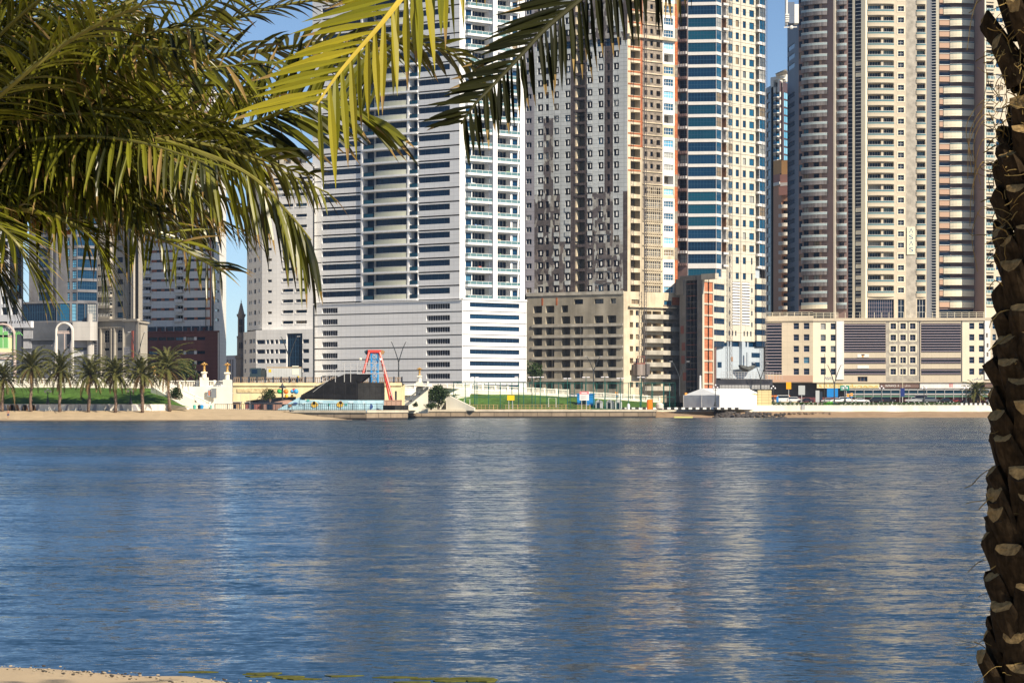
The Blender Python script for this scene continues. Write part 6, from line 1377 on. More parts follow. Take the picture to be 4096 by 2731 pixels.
rail_fence("fence","black metal fence along the quay below the painted slide base",292,383,511,513.5,2.05,1.35,.42,DKM)
rail_fence("fence","black metal fence in front of the fairground under the bridge",215,292,509,512,1.95,1.35,.42,DKM)
rail_fence("fence","thin dark railing on the quay by the round bush",408,445,601.5,602,2.1,1.1,.9,DKM,.04)
rail_fence("fence","tan pipe railing along the seawall in front of the sports cage",445,590,603,606.6,2.1,1.15,1.0,mat("pipe_tan",(.40,.28,.14),.6),.05)
rail_fence("fence","tall thin mesh fence posts by the bridge pier",211,250,516,520,2.0,3.6,2.0,mat("fence_grey",(.4,.4,.4),.6),.04)
# carousel of coloured balls, booths
def ball_ride():
    D=540; o=empty("balloon_ride",W(288,404,D),"fairground ride with green orange and blue balloons under the bridge","amusement ride"); cs=[("green",(.03,.42,.10)),("orange",(.85,.22,.03)),("blue",(.06,.36,.72)),("blue",(.03,.16,.45)),("red",(.55,.05,.05)),("lime",(.25,.5,.05)),("yellow",(.8,.5,.02)),("yellow",(.75,.4,.02))]
    for (px,py,r),(n,c) in zip(((279.4,390.8,2.5),(286,391,2.5),(296,391,2.6),(292.2,391,2),(294,389.6,1.8),(281.6,392,1.7),(286.4,395.6,1.8),(292,395.4,1.4)),cs):
        mb=MB(); mb.ball(W(px,py,D+(0 if r>2.3 else 1)),r/F*D,mat("balloon_"+n,c,.35,.5),14,10); mb.build("balloon",o)
    mb=MB(); mb.tube([W(282.4,404,D),W(282.4,387,D)],.2,DKM,6); mb.lathe([(.9,0),(.3,.6),(.1,1.1)],DKM,W(282.4,387.5,D),8); mb.lathe([(3.2,0),(3.0,.5),(.4,1.0)],mat("ride_deck",(.42,.26,.2),.7),W(287,404,D),14); mb.build("mast",o)
ball_ride()
def booth(name,label,px0,px1,D,z,h,m,roof,cat="booth",group=None,dw=2.5):
    x0,x1=X(px0,D),X(px1,D); o=empty(name,((x0+x1)/2,D,z),label,cat,group); mb=MB(); mb.box((x0,D,z),(x1,D+dw,z+h),m); mb.build("body",o); mb=MB(); mb.box((x0-.15,D-.2,z+h+.005),(x1+.15,D+dw+.2,z+h+.22),roof); mb.build("roof",o); mb=MB(); w=(x1-x0); mb.box((x0+w*.2,D-.03,z+h*.1),(x0+w*.55,D-.004,z+h*.85),NAVYD); mb.build("door",o); return o
booth("stall","low tan fairground stall behind the black fence under the bridge",232,240,530,2,1.6,mat("stall_tan",(.48,.32,.18),.8),FRD); booth("stall","dark red fairground stall decorated with blue panels under the bridge",245,262,530,2,1.5,mat("stall_red",(.24,.09,.08),.8),FRD); booth("stall","brown fairground stall beside the balloon ride",263,281,529,2,1.5,mat("stall_brown",(.28,.16,.13),.8),FRD)
for px,w,c,lab in((194.5,1.6,(.08,.42,.36),"teal rubbish bin at the foot of the white stairs"),(199.4,1.8,(.02,.03,.04),"black rubbish bin beside the teal one"),(201.6,2.2,(.03,.25,.55),"blue and green bin beside the black one"),(211,.9,(.1,.4,.35),"small teal bin near the fence end")):
    D=505; b=V(px,D,2.2); mb=MB(); mb.lathe([(.30*w*.55,0),(.34*w*.6,.75),(.36*w*.6,.78),(.3*w*.5,.92),(.05,.98)],mat("bin_%d"%int(px),c,.6),b,10); tag(mb.build("bin"),lab,"bin")
# ------------------------------------------------------------------ sports cage, goals, boards, cabins
CG=mat("cage_green",(.01,.10,.085),.5,.4); NET=mat("net_line",(.03,.12,.10),.8)
def cage():
    o=empty("sports_cage",V(540,606,2.1),"tall green mesh sports cage on the far quay","sports cage"); zt=Z(381.8,606)
    m=MB(); 
    def side(p0,D0,p1,D1,n):
        for i in range(n+1):
            px=p0+(p1-p0)*i/n; D=D0+(D1-D0)*i/n; q=MB(); a=V(px,D,2.1); q.tube([a,Vector((a.x,a.y,zt))],.10,CG,5); q.build("post",o)
        for z in (2.15,5.2,zt-.05): m.tube([V(p0,D0,z),V(p1,D1,z)],.05,CG,4)
    side(453.6,605,675,613,19); side(453.6,605,462,628,2); side(675,613,664,636,2); side(462,628,664,636,18)
    m.build("rail",o); k=MB()
    for i in range(150): px=453.6+221.4*i/150; D=605+8*i/150; a=V(px,D,2.2); k.tube([a,Vector((a.x,a.y,zt))],.008,NET,3,False)
    for i in range(12): z=2.2+i*.55; k.tube([V(453.6,605,z),V(675,613,z)],.008,NET,3,False)
    tag(k.build("mesh",o),kind="stuff")
cage()
def flood(px,yb,yt,D,label):
    b=W(px,yb,D); t=W(px,yt,D); o=empty("floodlight",b,label,"floodlight","floodlights of the sports cage"); mb=MB(); mb.tube([b,t],[.12,.08],CG,6); mb.build("pole",o)
    for sg in(-1,1): l=MB(); c=t+Vector((sg*.55,0,.05)); l.box((c.x-.42,c.y-.25,c.z-.08),(c.x+.42,c.y+.25,c.z+.12),GLOBE); l.tube([t,c],.05,CG,4); l.build("lamp",o)
for px,yt,lab in((474.8,377,"floodlight at the near corner of the sports cage"),(518.6,376.6,"floodlight in front of the sunny white podium end"),(540.3,376.8,"floodlight beside the leafy tree by the bare podium"),(567.4,378.2,"floodlight at the middle of the bare podium"),(586,377,"floodlight behind the white notice board"),(604.8,376.8,"floodlight above the first grey cabin"),(620.4,378,"floodlight above the white portable cabin"),(641,377,"floodlight near the hoist cabin"),(532,377,"floodlight just left of the leafy tree")): flood(px,408,yt,609,lab)
def goal(px0,px1,D,yt,label):
    mb=MB(); m=mat("goal_white",(.72,.72,.72),.5); a,b=V(px0,D,2.1),V(px1,D,2.1); z=Z(yt,D); mb.tube([a,(a.x,a.y,z),(b.x,b.y,z),b],.09,m,5); mb.tube([(a.x,a.y,z),(a.x+.1,D+2,2.1)],.04,m,4); mb.tube([(b.x,b.y,z),(b.x+.1,D+2,2.1)],.04,m,4); tag(mb.build("goal"),label,"goal")
goal(548.6,556,610,397.6,"white football goal in the middle of the sports cage"); goal(638-174+.2,643.8-174,609,398.8,"white football goal at the left end of the sports cage")
def board(px0,px1,y0,y1,yb,D,cols,label):
    o=empty("notice_board",W((px0+px1)/2,yb,D),label,"sign"); mb=MB(); x0,x1=X(px0,D),X(px1,D)
    for i,(f0,f1,m) in enumerate(cols): za=Z(y0+(y1-y0)*f0,D); zb=Z(y0+(y1-y0)*f1,D); mb.box((x0,D-.05,zb),(x1,D+.05,za),m)
    mb.build("panel",o); w=x1-x0
    for f in(.22,.75): l=MB(); l.box((x0+w*f-.06,D,Z(yb,D)-.1),(x0+w*f+.06,D+.1,Z(y1,D)),STEEL); l.build("leg",o)
    return o
YB=mat("board_yellow",(.85,.52,.01),.5); 
board(507.2,514.4,394.8,399.8,408,602,[(0,1,YB)],"bright yellow board on two white legs by the seawall")
nb_=board(579.6,588.9,390.9,399.8,408.6,603,[(0,.32,mat("board_red",(.72,.20,.22),.5)),(.32,1,WHITE2)],"white notice board with red heading on two legs by the seawall")
mb=MB(); 
for k in range(6): mb.box((X(581,602.9),602.92,Z(395+.7*k,603)),(X(587.4-(k%3),602.9),602.945,Z(394.75+.7*k,603)),LH)
mb.box((X(581.5,602.9),602.92,Z(392.8,603)),(X(587,602.9),602.945,Z(392,603)),MATS["letter_white"]); mb.build("lettering",nb_)
KBL=mat("kiosk_blue",(.01,.20,.55),.5)
kk=booth("kiosk","blue kiosk with a raised sign behind the white notice board",577.2,594.4,616,2.1,3.8,KBL,KBL)
GC=mat("cabin_grey",(.42,.44,.46),.6,joints=(.4,4,.05,.85))
def cabin(px0,px1,D,h,m,label,gable=True):
    x0,x1=X(px0,D),X(px1,D); o=empty("cabin",((x0+x1)/2,D,2.1),label,"cabin"); mb=MB(); mb.box((x0,D,2.1),(x1,D+2.6,2.1+h),m); mb.build("body",o); r=MB(); cx=x0+(x1-x0)*.42; z=2.1+h
    pts=[(x0-.1,z),(cx,z+.55),(x1+.1,z)]; r.face([(pts[0][0],D-.1,z),(cx,D-.1,z+.55),(x1+.1,D-.1,z)],m)
    for a,b in zip(pts[:-1],pts[1:]): r.face([(a[0],D-.15,a[1]),(b[0],D-.15,b[1]),(b[0],D+2.7,b[1]),(a[0],D+2.7,a[1])],mat("cabin_roof",(.36,.37,.38),.6))
    r.build("roof",o); d=MB(); d.box((x0+.3,D-.04,2.15),(x0+1.1,D-.005,2.1+h*.85),NAVYD); d.build("door",o)
cabin(595.6,603,612,2.0,GC,"grey gabled cabin left of its twin beside the blue kiosk"); cabin(606.4,614.4,612,2.0,GC,"grey gabled cabin between its twin and the white portable toilet block"); cabin(615.2,622,611.5,2.0,mat("cabin_white",(.6,.62,.62),.6,joints=(.5,.4,.06,.7)),"white louvred portable cabin right of the grey gabled ones")
mb=MB(); b=V(628.4,610,2.1); mb.lathe([(.35,0),(.4,.9),(.3,1.3),(.12,1.5)],mat("drum_white",(.72,.74,.75),.5),b,10); tag(mb.build("water_drum"),"small white drum with blue cap beside the grass","drum")
mb=MB(); b=V(659.6,609,2.1); mb.lathe([(.6,0),(.95,.3),(1.0,1.2),(.7,1.6),(.2,1.75)],mat("tank_cream",(.62,.58,.50),.6),b,14); tag(mb.build("water_tank"),"squat cream water tank by the seawall left of the tents","tank")
mb=MB(); D=607; x=X(650.3,D); mb.box((x-.5,D,2.1),(x+.55,D+.5,Z(399,D)),mat("board_orange",(.85,.22,.01),.5)); mb.box((x-.85,D+.05,2.1),(x-.5,D+.45,Z(399.2,D)),mat("board_orange_dark",(.45,.10,.02),.5)); tag(mb.build("orange_board"),"upright orange board standing by the seawall","board")
booth("bollard_box","cream utility box with a pointed jar shaped urn beside it on the quay",444,448.2,603,2.1,1.9,mat("box_cream",(.66,.62,.42),.7),LIME,cat="utility box",dw=1)
mb=MB(); mb.lathe([(.35,0),(.42,.2),(.42,1.1),(.2,1.35),(.25,1.5)],LIME,V(438.7,602.6,2.1),10); tag(mb.build("urn"),"white stone urn on the quay in front of the round bush","urn")
mb=MB(); mb.prism([(X(674,604),603),(X(692.4,604),603),(X(692.4,604),605),(X(674,604),605)],-.1,.35,mat("pontoon_yellow",(.62,.58,.20),.6)); tag(mb.build("pontoon"),"pale yellow float moored under the seawall by the tents","float")
# ------------------------------------------------------------------ tents and stacked blocks
TENT=mat("tent_white",(.82,.82,.80),.6,.2,noise=(.3,.06)); TENTG=mat("tent_shaded",(.60,.63,.66),.5,.3,noise=(.3,.10),bump=(.5,.4,.25))  # greyer copy of the tent white carries the end's shade in its colour
def big_tent():
    o=empty("tent",V(715,640,2.2),"big white event tent with a hipped roof behind the seawall","tent"); A=V(683.5,628,2.1); B_=V(719.5,620,2.1); C=V(763.5,645,2.1); ze=Z(394.6,622); zr=Z(387.7,630); E=V(685,655,2.1); G=V(730,668,2.1)
    h=lambda p,z:Vector((p.x,p.y,z)); ra,rb=h(V(702,634,0),zr),h(V(749,650,0),zr)
    mb=MB(); mb.face([A,B_,h(B_,ze),h(A,ze)],TENTG); mb.build("end_wall",o); mb=MB(); mb.face([B_,C,h(C,ze),h(B_,ze)],TENT); mb.face([C,h(V(750,665,0),2.1),h(V(750,665,0),ze),h(C,ze)],TENT); mb.build("side_wall",o)
    mb=MB(); bk=h(V(745,668,0),ze); mb.face([h(A,ze),h(B_,ze),ra],TENTG); mb.face([h(B_,ze),h(C,ze),rb,ra],TENT); mb.face([h(C,ze),bk,rb],TENT); mb.face([h(A,ze),ra,rb,bk],TENT); mb.build("roof",o)
    for p in(A,B_,C): q=MB(); q.tube([p,h(p,ze)],.1,STEEL,5); q.build("pole",o)
    d=MB(); mid=A.lerp(B_,.5); d.tube([mid+Vector((0,-.1,0)),h(mid,ze)+Vector((0,-.1,0))],.08,STEEL,4); d.build("door_seam",o)
big_tent()
ST_=mat("block_cream",(.62,.52,.28),.8,.1,joints=(1.9,.75,.07,.6,.1)); q=[]
for i,(p0,p1,rows) in enumerate(((745,751,2),(751.4,757.6,4),(758,771.5,5))):
    mb=MB(); D=641-.0*i; mb.box((X(p0,D),D,2.9),(X(p1,D),D+2,2.9+rows*.85),ST_); tag(mb.build("block_stack"),["lowest pile of pale cream blocks beside the white tent","middle pile of pale cream blocks","tallest and widest pile of pale cream blocks by the globe lamp"][i],"block stack")
pole("crane_boom","leaning white boom standing behind the tent roof","boom",700.2,660,389,375,.35,WHITE2)
# ------------------------------------------------------------------ construction hoarding, site fence, shops, cars on the right
HD=mat("hoarding_mesh",(.38,.38,.38),.7,joints=(.9,.9,.12,.5)); MR=mat("maroon_wall",(.17,.055,.06),.8,noise=(.6,.4),joints=(2.2,.5,.08,.7)); 
mb=MB(); D=664
for k in range(22): x=X(721,D)+k*.8; mb.box((x-.04,D,Z(379,D)),(x+.04,D+.1,Z(371.5,D)),STEEL)
for y in(371.5,373.8,376.2,378.6): mb.box((X(721,D),D,Z(y+.25,D)),(X(774,D),D+.1,Z(y-.05,D)),STEEL)
mb.box((X(716,D),D+1,Z(385.2,D)),(X(773,D),D+1.4,Z(379,D)),MATS["shop_dark"]); mb.box((X(720,D),D+.6,Z(388.4,D)),(X(770,D),D+.8,Z(384.6,D)),HD); tag(mb.build("site_gantry"),"scaffold gantry with mesh screens at the foot of the glass and beige tower","scaffold")
mb=MB(); D=705
mb.box((X(774,D),D,3.2),(X(1100,D),D+.4,Z(396.8,D)),MR); 
tag(mb.build("maroon_hoarding"),"dark maroon hoarding behind the parked cars","hoarding")
mb=MB(); D=703; 
for y0,y1,m in((388.6,389.6,STEEL),(390.8,392.4,MATS["teal_glass"]),(393,394.2,STEEL),(395.2,396.4,mat("awning_green",(.10,.22,.16),.6))): mb.box((X(846,D),D,Z(y1,D)),(X(1060,D),D+2,Z(y0,D)),m)
for k in range(24): x=X(846,D)+k*2.6; mb.box((x,D-.1,3.3),(x+.12,D,Z(388.6,D)),STEEL)
tag(mb.build("shop_canopy"),"long pale green glass canopy over the shop fronts","canopy")
def car(px,D,z,label,c,kind="sedan",flip=False,L=4.6):
    o=empty("car",V(px,D,z),label,"car","cars on the corniche road"); sx=-1 if flip else 1; m=mat("car_paint_%02d"%(int(px)%100),c,.3,.6); hh={"sedan":1.45,"suv":1.8,"van":2.3,"pickup":1.75}[kind]
    prof={"sedan":[(-.5,.32),(-.5,.52),(-.47,.62),(-.25,.68),(.20,.68),(.46,.58),(.5,.42),(.5,.30)],"suv":[(-.5,.3),(-.5,.58),(-.46,.64),(.24,.64),(.46,.58),(.5,.42),(.5,.28)],"van":[(-.5,.22),(-.5,.60),(-.3,.62),(.34,.60),(.47,.5),(.5,.38),(.5,.22)],"pickup":[(-.5,.33),(-.5,.62),(-.14,.62),(.2,.64),(.46,.58),(.5,.44),(.5,.32)]}[kind]
    cab={"sedan":[(-.33,.68),(-.20,.98),(.05,1.0),(.24,.68)],"suv":[(-.47,.64),(-.42,.98),(.06,1.0),(.25,.64)],"van":[(-.5,.6),(-.48,1.0),(.2,1.0),(.38,.6)],"pickup":[(-.14,.62),(-.1,.98),(.06,1.0),(.23,.64)]}[kind]
    T=lambda P,w:Matrix(((L*sx,0,0,P.x),(0,0,w,P.y),(0,hh,0,P.z),(0,0,0,1)))
    P=V(px,D,z); b=MB(); b.prism(prof,-.85,.85,m,M=T(P,1)); b.prism(cab,-.74,.74,m,M=T(P,1)); b.build("body",o)
    g=MB(); ins=[(x*.94+ (sum(q[0] for q in cab)/4)*.06,(y-.8)*.72+.8) for x,y in cab]; g.prism(ins,-.75,.75,NAVYD,M=T(P,1)); g.build("window",o)
    for fx in(-.31,.32):
        for y in(-.78,.78): w=MB(); wheel(w,P.x+fx*L*sx,P.y+y,P.z+.33,.33,.22); w.build("wheel",o)
    for fx,cm in((.485,GLOBE),(-.5,RED)): l=MB(); x=P.x+fx*L*sx; l.box((x-.06,P.y-.87,P.z+hh*.44),(x+.06,P.y-.5,P.z+hh*.54),cm); l.build("headlight" if fx>0 else "tail_light",o)
CW_,CBk,CSv,CRd,CGy=(.75,.75,.74),(.012,.012,.016),(.42,.42,.42),(.25,.03,.03),(.12,.13,.15)
for px,D,c,k,fl,lab in((795.5,672,CW_,"suv",0,"white four wheel drive behind the pale blocks"),(805.6,668,(.03,.012,.025),"sedan",1,"dark purple car next to the white four wheel drive"),(838,670,CW_,"sedan",0,"white car under the green road sign"),(846.5,672,CW_,"suv",0,"second white car, just left of the long white saloon"),(860.6,664,CW_,"sedan",0,"long white saloon in front of the shop canopy"),(874.4,670,CBk,"suv",1,"black four wheel drive facing the camera side lamps"),(913,668,CSv,"pickup",0,"silver pickup beside the blue vertical banner"),(931.5,674,CGy,"suv",0,"dark grey four wheel drive right of the silver pickup"),(944.5,668,CBk,"sedan",1,"black saloon with red tail lights left of the dusty palm"),(958,674,CRd,"sedan",0,"dark red car behind the black saloon"),(993.5,660,CGy,"sedan",0,"grey car beside the palm trunk at the right end of the road"),(829,676,CSv,"sedan",0,"silver car under the blue hoarding panel"),(785,686,CW_,"van",0,"white van beside the orange fence"),(996,684,CW_,"van",1,"white van at the right end of the shop row"),(887,684,CBk,"suv",0,"dark four wheel drive behind the globe lamp"),(919,686,CGy,"van",1,"dark van parked behind the silver pickup"),(573,650,CW_,"sedan",0,"white car showing above the balustrade gap by the sports cage"),(218.5,540,CW_,"sedan",0,"white car roof showing over the balustrade between the statue pillars")):
    z=3.75+ (Z(402.6,D)-3.75)*.0 if px>600 else (4.9 if px>400 else 6.6)
    car(px,D,z,lab,c,k,bool(fl))
def signpost(name,label,px0,px1,y0,y1,yb,D,m,cat="sign",pm=STEEL):
    o=empty(name,W((px0+px1)/2,yb,D),label,cat); mb=MB(); mb.box((X(px0,D),D-.08,Z(y1,D)),(X(px1,D),D+.08,Z(y0,D)),m); mb.build("panel",o); p=MB(); x=X((px0+px1)/2,D); p.tube([(x,D+.15,Z(yb,D)-.2),(x,D+.15,Z(y0,D))],.1,pm,6); p.build("post",o); return o
gs=signpost("road_sign","green road sign above the white cars",840.2,849.2,385,390,402,662,mat("sign_green",(.01,.24,.17),.5)); mb=MB(); D=661.9
for k in range(3): mb.box((X(841.2,D),D-.04,Z(386.7+1.25*k,D)),(X(847.6-k,D),D-.01,Z(386.3+1.25*k,D)),MATS["letter_white"])
mb.build("lettering",gs)
signpost("banner","tall dark blue vertical banner on a lamp pole among the cars",900.4,904.6,387.6,396,402,660,mat("banner_navy",(.012,.03,.16),.5),"banner"); pole("lamp_pole","thin pale pole rising above the blue banner","pole",902.6,661,402,356,.09,mat("pole_cream",(.6,.55,.4),.6)); pole("lamp_pole","tall thin dark pole with a small cross head before the beige podium","pole",824.6,662,402,353,.08,DKM)
signpost("traffic_sign","grey backed board on two posts beside the orange fence",798.4,805,385,394.4,402,650,mat("board_grey",(.40,.43,.44),.6)); signpost("traffic_sign","smaller grey board standing on the long white wall",815.6,819.4,390,401.6,408,640,MATS["board_grey"]); signpost("hanging_sign","orange yellow shop sign hanging under the brown podium corner",786.2,791.2,381.6,388.6,402,690,mat("sign_orange",(.80,.36,.01),.5))
mb=MB(); D=676; mb.box((X(827,D),D,Z(396.6,D)),(X(838,D),D+.3,Z(388,D)),KBL); mb.box((X(819,D),D+.05,Z(402,D)),(X(822.5,D),D+.3,Z(391,D)),FRD); tag(mb.build("hoarding_panel"),"bright blue hoarding panel above the silver car","hoarding")
mb=MB(); D=690; mb.box((X(768,D),D,3.3),(X(797,D),D+.3,Z(399,D)),mat("site_wall_cream",(.6,.5,.36),.8)); mb.box((X(768,D),D-.02,Z(396.2,D)),(X(790,D),D+.3,Z(394.8,D)),mat("fence_orange",(.75,.22,.05),.6)); tag(mb.build("site_wall"),"low cream site wall with an orange top left of the white four wheel drive","wall")
mb=MB(); mb.box((X(776.6,660),660,3.5),(X(778.6,660),660.8,Z(396,660)),mat("portable_blue",(.02,.22,.6),.5)); tag(mb.build("portable_toilet"),"narrow bright blue cabinet by the globe lamp","cabinet")
mb=MB(); c=V(830.4,645,3.2); n=12
for k in range(6):
    t0,t1=k/6,(k+1)/6
    for i in range(n):
        a,b=math.pi*i/n,math.pi*(i+1)/n; r=1.0
        mb.face([c+Vector((-2+4*t0,r*math.cos(a),r*.95*math.sin(a)*math.sin(math.pi*(.12+.76*t0)))),c+Vector((-2+4*t1,r*math.cos(a),r*.95*math.sin(a)*math.sin(math.pi*(.12+.76*t1)))),c+Vector((-2+4*t1,r*math.cos(b),r*.95*math.sin(b)*math.sin(math.pi*(.12+.76*t1)))),c+Vector((-2+4*t0,r*math.cos(b),r*.95*math.sin(b)*math.sin(math.pi*(.12+.76*t0))))],mat("tent_green",(.08,.45,.02),.6) if k<4 else mat("tent_navy",(.02,.06,.14),.6))
tag(mb.build("small_tent"),"small bright green dome tent on top of the white wall","tent")
for px,py,D,lab in((686,393.5,628,"orange and blue banner on a pole at the left corner of the big tent"),(848,394.5,655,"orange and blue pole banner left of its neighbour over the white cars"),(851.6,393.6,655,"orange and blue pole banner right of its neighbour over the white cars"),(989.3,394,655,"orange and blue pole banner near the palm trunk"),(616.4,392.6,640,"orange and blue pole banner above the cabins")):
    o=empty("pole_banner",W(px,py+9,D),lab,"banner"); mb=MB(); s=D/F; x=X(px,D); mb.box((x-.3,D-.05,Z(py+2,D)),(x+.3,D+.05,Z(py-1.2,D)),mat("banner_orange",(.85,.33,.02),.5)); mb.box((x-.3,D-.05,Z(py+3.4,D)),(x+.3,D+.05,Z(py+2.2,D)),KBL); mb.build("panel",o); mb=MB(); mb.tube([W(px,py+9.5,D),W(px,py-1.4,D)],.07,STEEL,5); mb.build("pole",o)
# ------------------------------------------------------------------ bather on the sand
def person(px,D,z,label):
    SK=mat("skin",(.42,.22,.14),.6); CL=mat("swim_shorts",(.03,.05,.12),.7); HA=mat("hair_dark",(.02,.015,.012),.8)
    b=V(px,D,z); J={"pel":(0,0,.92),"sp":(0,.0,1.15),"ch":(0,0,1.36),"nk":(0,0,1.5),"hd":(0,-.01,1.60),"ht":(0,0,1.74),"hl":(-.1,0,.88),"kl":(-.12,-.05,.48),"al":(-.14,.05,.08),"fl":(-.15,-.10,.03),"hr":(.1,0,.88),"kr":(.13,-.12,.5),"ar":(.1,.02,.08),"fr":(.1,-.14,.03),"sl":(-.19,0,1.42),"el":(-.27,-.02,1.14),"wl":(-.24,-.16,.92),"gl":(-.23,-.22,.84),"sr":(.19,0,1.42),"er":(.30,-.05,1.18),"wr":(.22,-.24,1.28),"gr":(.17,-.30,1.34)}
    rad={"pel":.135,"sp":.12,"ch":.15,"nk":.055,"hd":.085,"ht":.075,"hl":.095,"kl":.06,"al":.04,"fl":.035,"hr":.095,"kr":.06,"ar":.04,"fr":.035,"sl":.06,"el":.042,"wl":.032,"gl":.03,"sr":.06,"er":.042,"wr":.032,"gr":.03}
    E=[("pel","sp"),("sp","ch"),("ch","nk"),("nk","hd"),("hd","ht"),("pel","hl"),("hl","kl"),("kl","al"),("al","fl"),("pel","hr"),("hr","kr"),("kr","ar"),("ar","fr"),("ch","sl"),("sl","el"),("el","wl"),("wl","gl"),("ch","sr"),("sr","er"),("er","wr"),("wr","gr")]
    names=list(J); me=bpy.data.meshes.new("person"); me.from_pydata([J[n] for n in names],[(names.index(a),names.index(c)) for a,c in E],[]); o=bpy.data.objects.new("person",me); col.objects.link(o); o.location=b; me.materials.append(SK)
    sm=o.modifiers.new("skin",'SKIN'); 
    if not me.skin_vertices: me.attributes.new("skin",'FLOAT','POINT') if False else None
    bm=__import__("bmesh").new(); bm.from_mesh(me); ly=bm.verts.layers.skin.verify(); bm.verts.ensure_lookup_table()
    for i,n in enumerate(names): bm.verts[i][ly].radius=(rad[n],rad[n]); bm.verts[i][ly].use_root=(n=="pel")
    bm.to_mesh(me); bm.free(); ss=o.modifiers.new("sub",'SUBSURF'); ss.levels=ss.render_levels=1
    tag(o,label,"person"); h=MB(); h.ball((0,.015,1.70),.095,HA,10,6,(1,1.05,.9)); hh=h.build("hair",o,world=False)
    s=MB(); s.lathe([(.175,.80),(.165,.98),(.15,1.0)],CL,(0,0,0),10); s.lathe([(.12,.62),(.125,.84)],CL,(-.1,-.01,0),8); s.lathe([(.12,.62),(.125,.84)],CL,(.1,-.03,0),8); s.build("shorts",o,world=False)
person(8.2,470,.42,"bare chested bather in dark shorts standing on the sand at the far left")
# ------------------------------------------------------------------ the two near date palms
LEAF=leafmat("palm_leaf",(.008,.012,.0015),(.19,.195,.016),.26,.34,.6,2.5); LEAFD=leafmat("palm_leaf_shaded",(.006,.008,.002),(.018,.02,.004),.08,.6,.12,2.5); LEAFY=leafmat("palm_leaf_yellow",(.16,.17,.010),(.36,.31,.02),.35,.4,.4,3.0)  # crown's black shadows and the dark frond's shade put into leaf colours
DRYL=leafmat("palm_leaf_dry",(.20,.13,.04),(.36,.25,.10),.3,.7,.2,3.0); RACH=mat("rachis_green",(.16,.15,.03),.5,.4,noise=(4,.3)); RACHY=mat("rachis_yellow",(.42,.32,.04),.5,.4,noise=(4,.2)); RACHD=mat("rachis_shaded",(.03,.03,.008),.6,.3)  # darkest rachis has the shade of its frond painted in
def catmull(P,n):
    P=[P[0]*2-P[1]]+P+[P[-1]*2-P[-2]]; out=[]
    for i in range(1,len(P)-2):
        for k in range(n):
            t=k/n; a,b,c,d=P[i-1],P[i],P[i+1],P[i+2]; out.append(.5*((2*b)+(c-a)*t+(2*a-5*b+4*c-d)*t*t+(3*b-a-3*c+d)*t**3))
    return out+[P[-2]]
def leaflet(mb,q,d,up,L,w,m,droop,rn,curl=0.0):
    """folded blade: two strips meeting at the midrib, bent down along its length"""
    n=5; side=d.cross(up); side=side.normalized() if side.length>.01 else d.orthogonal().normalized(); nrm=side.cross(d).normalized()
    pts=[]; p=q.copy(); dd=d.copy()
    for i in range(n+1):
        t=i/n; ww=w*(.35+1.3*t if t<.4 else .87*(1-((t-.4)/.6)**1.6)+.02)*.5
        pts.append((p-side*ww+nrm*ww*.45,p.copy(),p+side*ww+nrm*ww*.45)); dd=(dd+Vector((0,0,-droop))*(1/n)+nrm*curl/n).normalized(); p=p+dd*(L/n)
    b0=len(mb.v); mi,md=mb.mi(m),mb.mi(DRYL); dry=rn.random()<.35
    for r in pts: mb.v.extend([tuple(x) for x in r])
    for i in range(n):
        for k in(0,1):
            a=b0+i*3+k; mb.f.append((a,a+1,a+4,a+3)); mb.m.append(md if (dry and i==n-1) else mi); mb.uv.append([(0,0)]*4)
def frond(parent,ctrl,n,Lmax,w,m,mr,seed=0,droop=.35,hang=0.0,fwd=.75,lift=.25,start=.16,roll=0.0,tipL=.45,dry=0.0,r0=.02,jit=1.0,pref=None):
    rn=random.Random(seed); pts=catmull(ctrl,8); k=len(pts); mb=MB()
    mb.tube(pts,[r0*(1-.85*i/(k-1))+.0015 for i in range(k)],mr,6)
    ln=[0]
    for a,b in zip(pts[:-1],pts[1:]): ln.append(ln[-1]+(b-a).length)
    T=ln[-1]
    for i in range(n):
        s=start+(1-start)*(i+.5)/n; f=s*T; j=max(0,min(k-2,next((x for x in range(k-1) if ln[x+1]>=f),k-2))); t=(f-ln[j])/max(1e-6,ln[j+1]-ln[j]); q=pts[j].lerp(pts[j+1],t); tg=(pts[j+1]-pts[j]).normalized()
        side=tg.cross(Vector((0,0,1))); side=side.normalized() if side.length>.08 else Vector((0,1,0)); up=side.cross(tg).normalized()
        if roll: side,up=(side*math.cos(roll)+up*math.sin(roll)),(up*math.cos(roll)-side*math.sin(roll))
        env=min(1,.5+2.2*(s-start))*(1-(1-tipL)*max(0,(s-.45)/.55)**1.2)
        for sg in(-1,1):
            d=(side*sg+tg*(fwd+.5*s)+up*(lift+rn.gauss(0,.16*jit))); d=d.normalized()
            if pref: d=(Vector(pref[0 if sg<0 else 1])+tg*fwd*.5+Vector((rn.gauss(0,.10),rn.gauss(0,.16),rn.gauss(0,.10)))*jit).normalized()
            d=(d*(1-hang)+Vector((rn.gauss(0,.1),rn.gauss(0,.1),-1))*hang).normalized(); d=(d+Vector((rn.gauss(0,.05),rn.gauss(0,.05),rn.gauss(0,.05)))*jit).normalized()
            mm=DRYL if rn.random()<dry else m
            leaflet(mb,q+tg*rn.uniform(-.01,.01),d,up if (hang<.5 and not pref) else Vector((rn.gauss(0,.6),-1,.2)).normalized(),Lmax*env*rn.uniform(.85,1.12),w*rn.uniform(.8,1.15),mm,droop*rn.uniform(.5,1.5),rn)
    return mb.build("frond",parent)
def PW_(*l): return [W(a,b,c) for a,b,c in l]
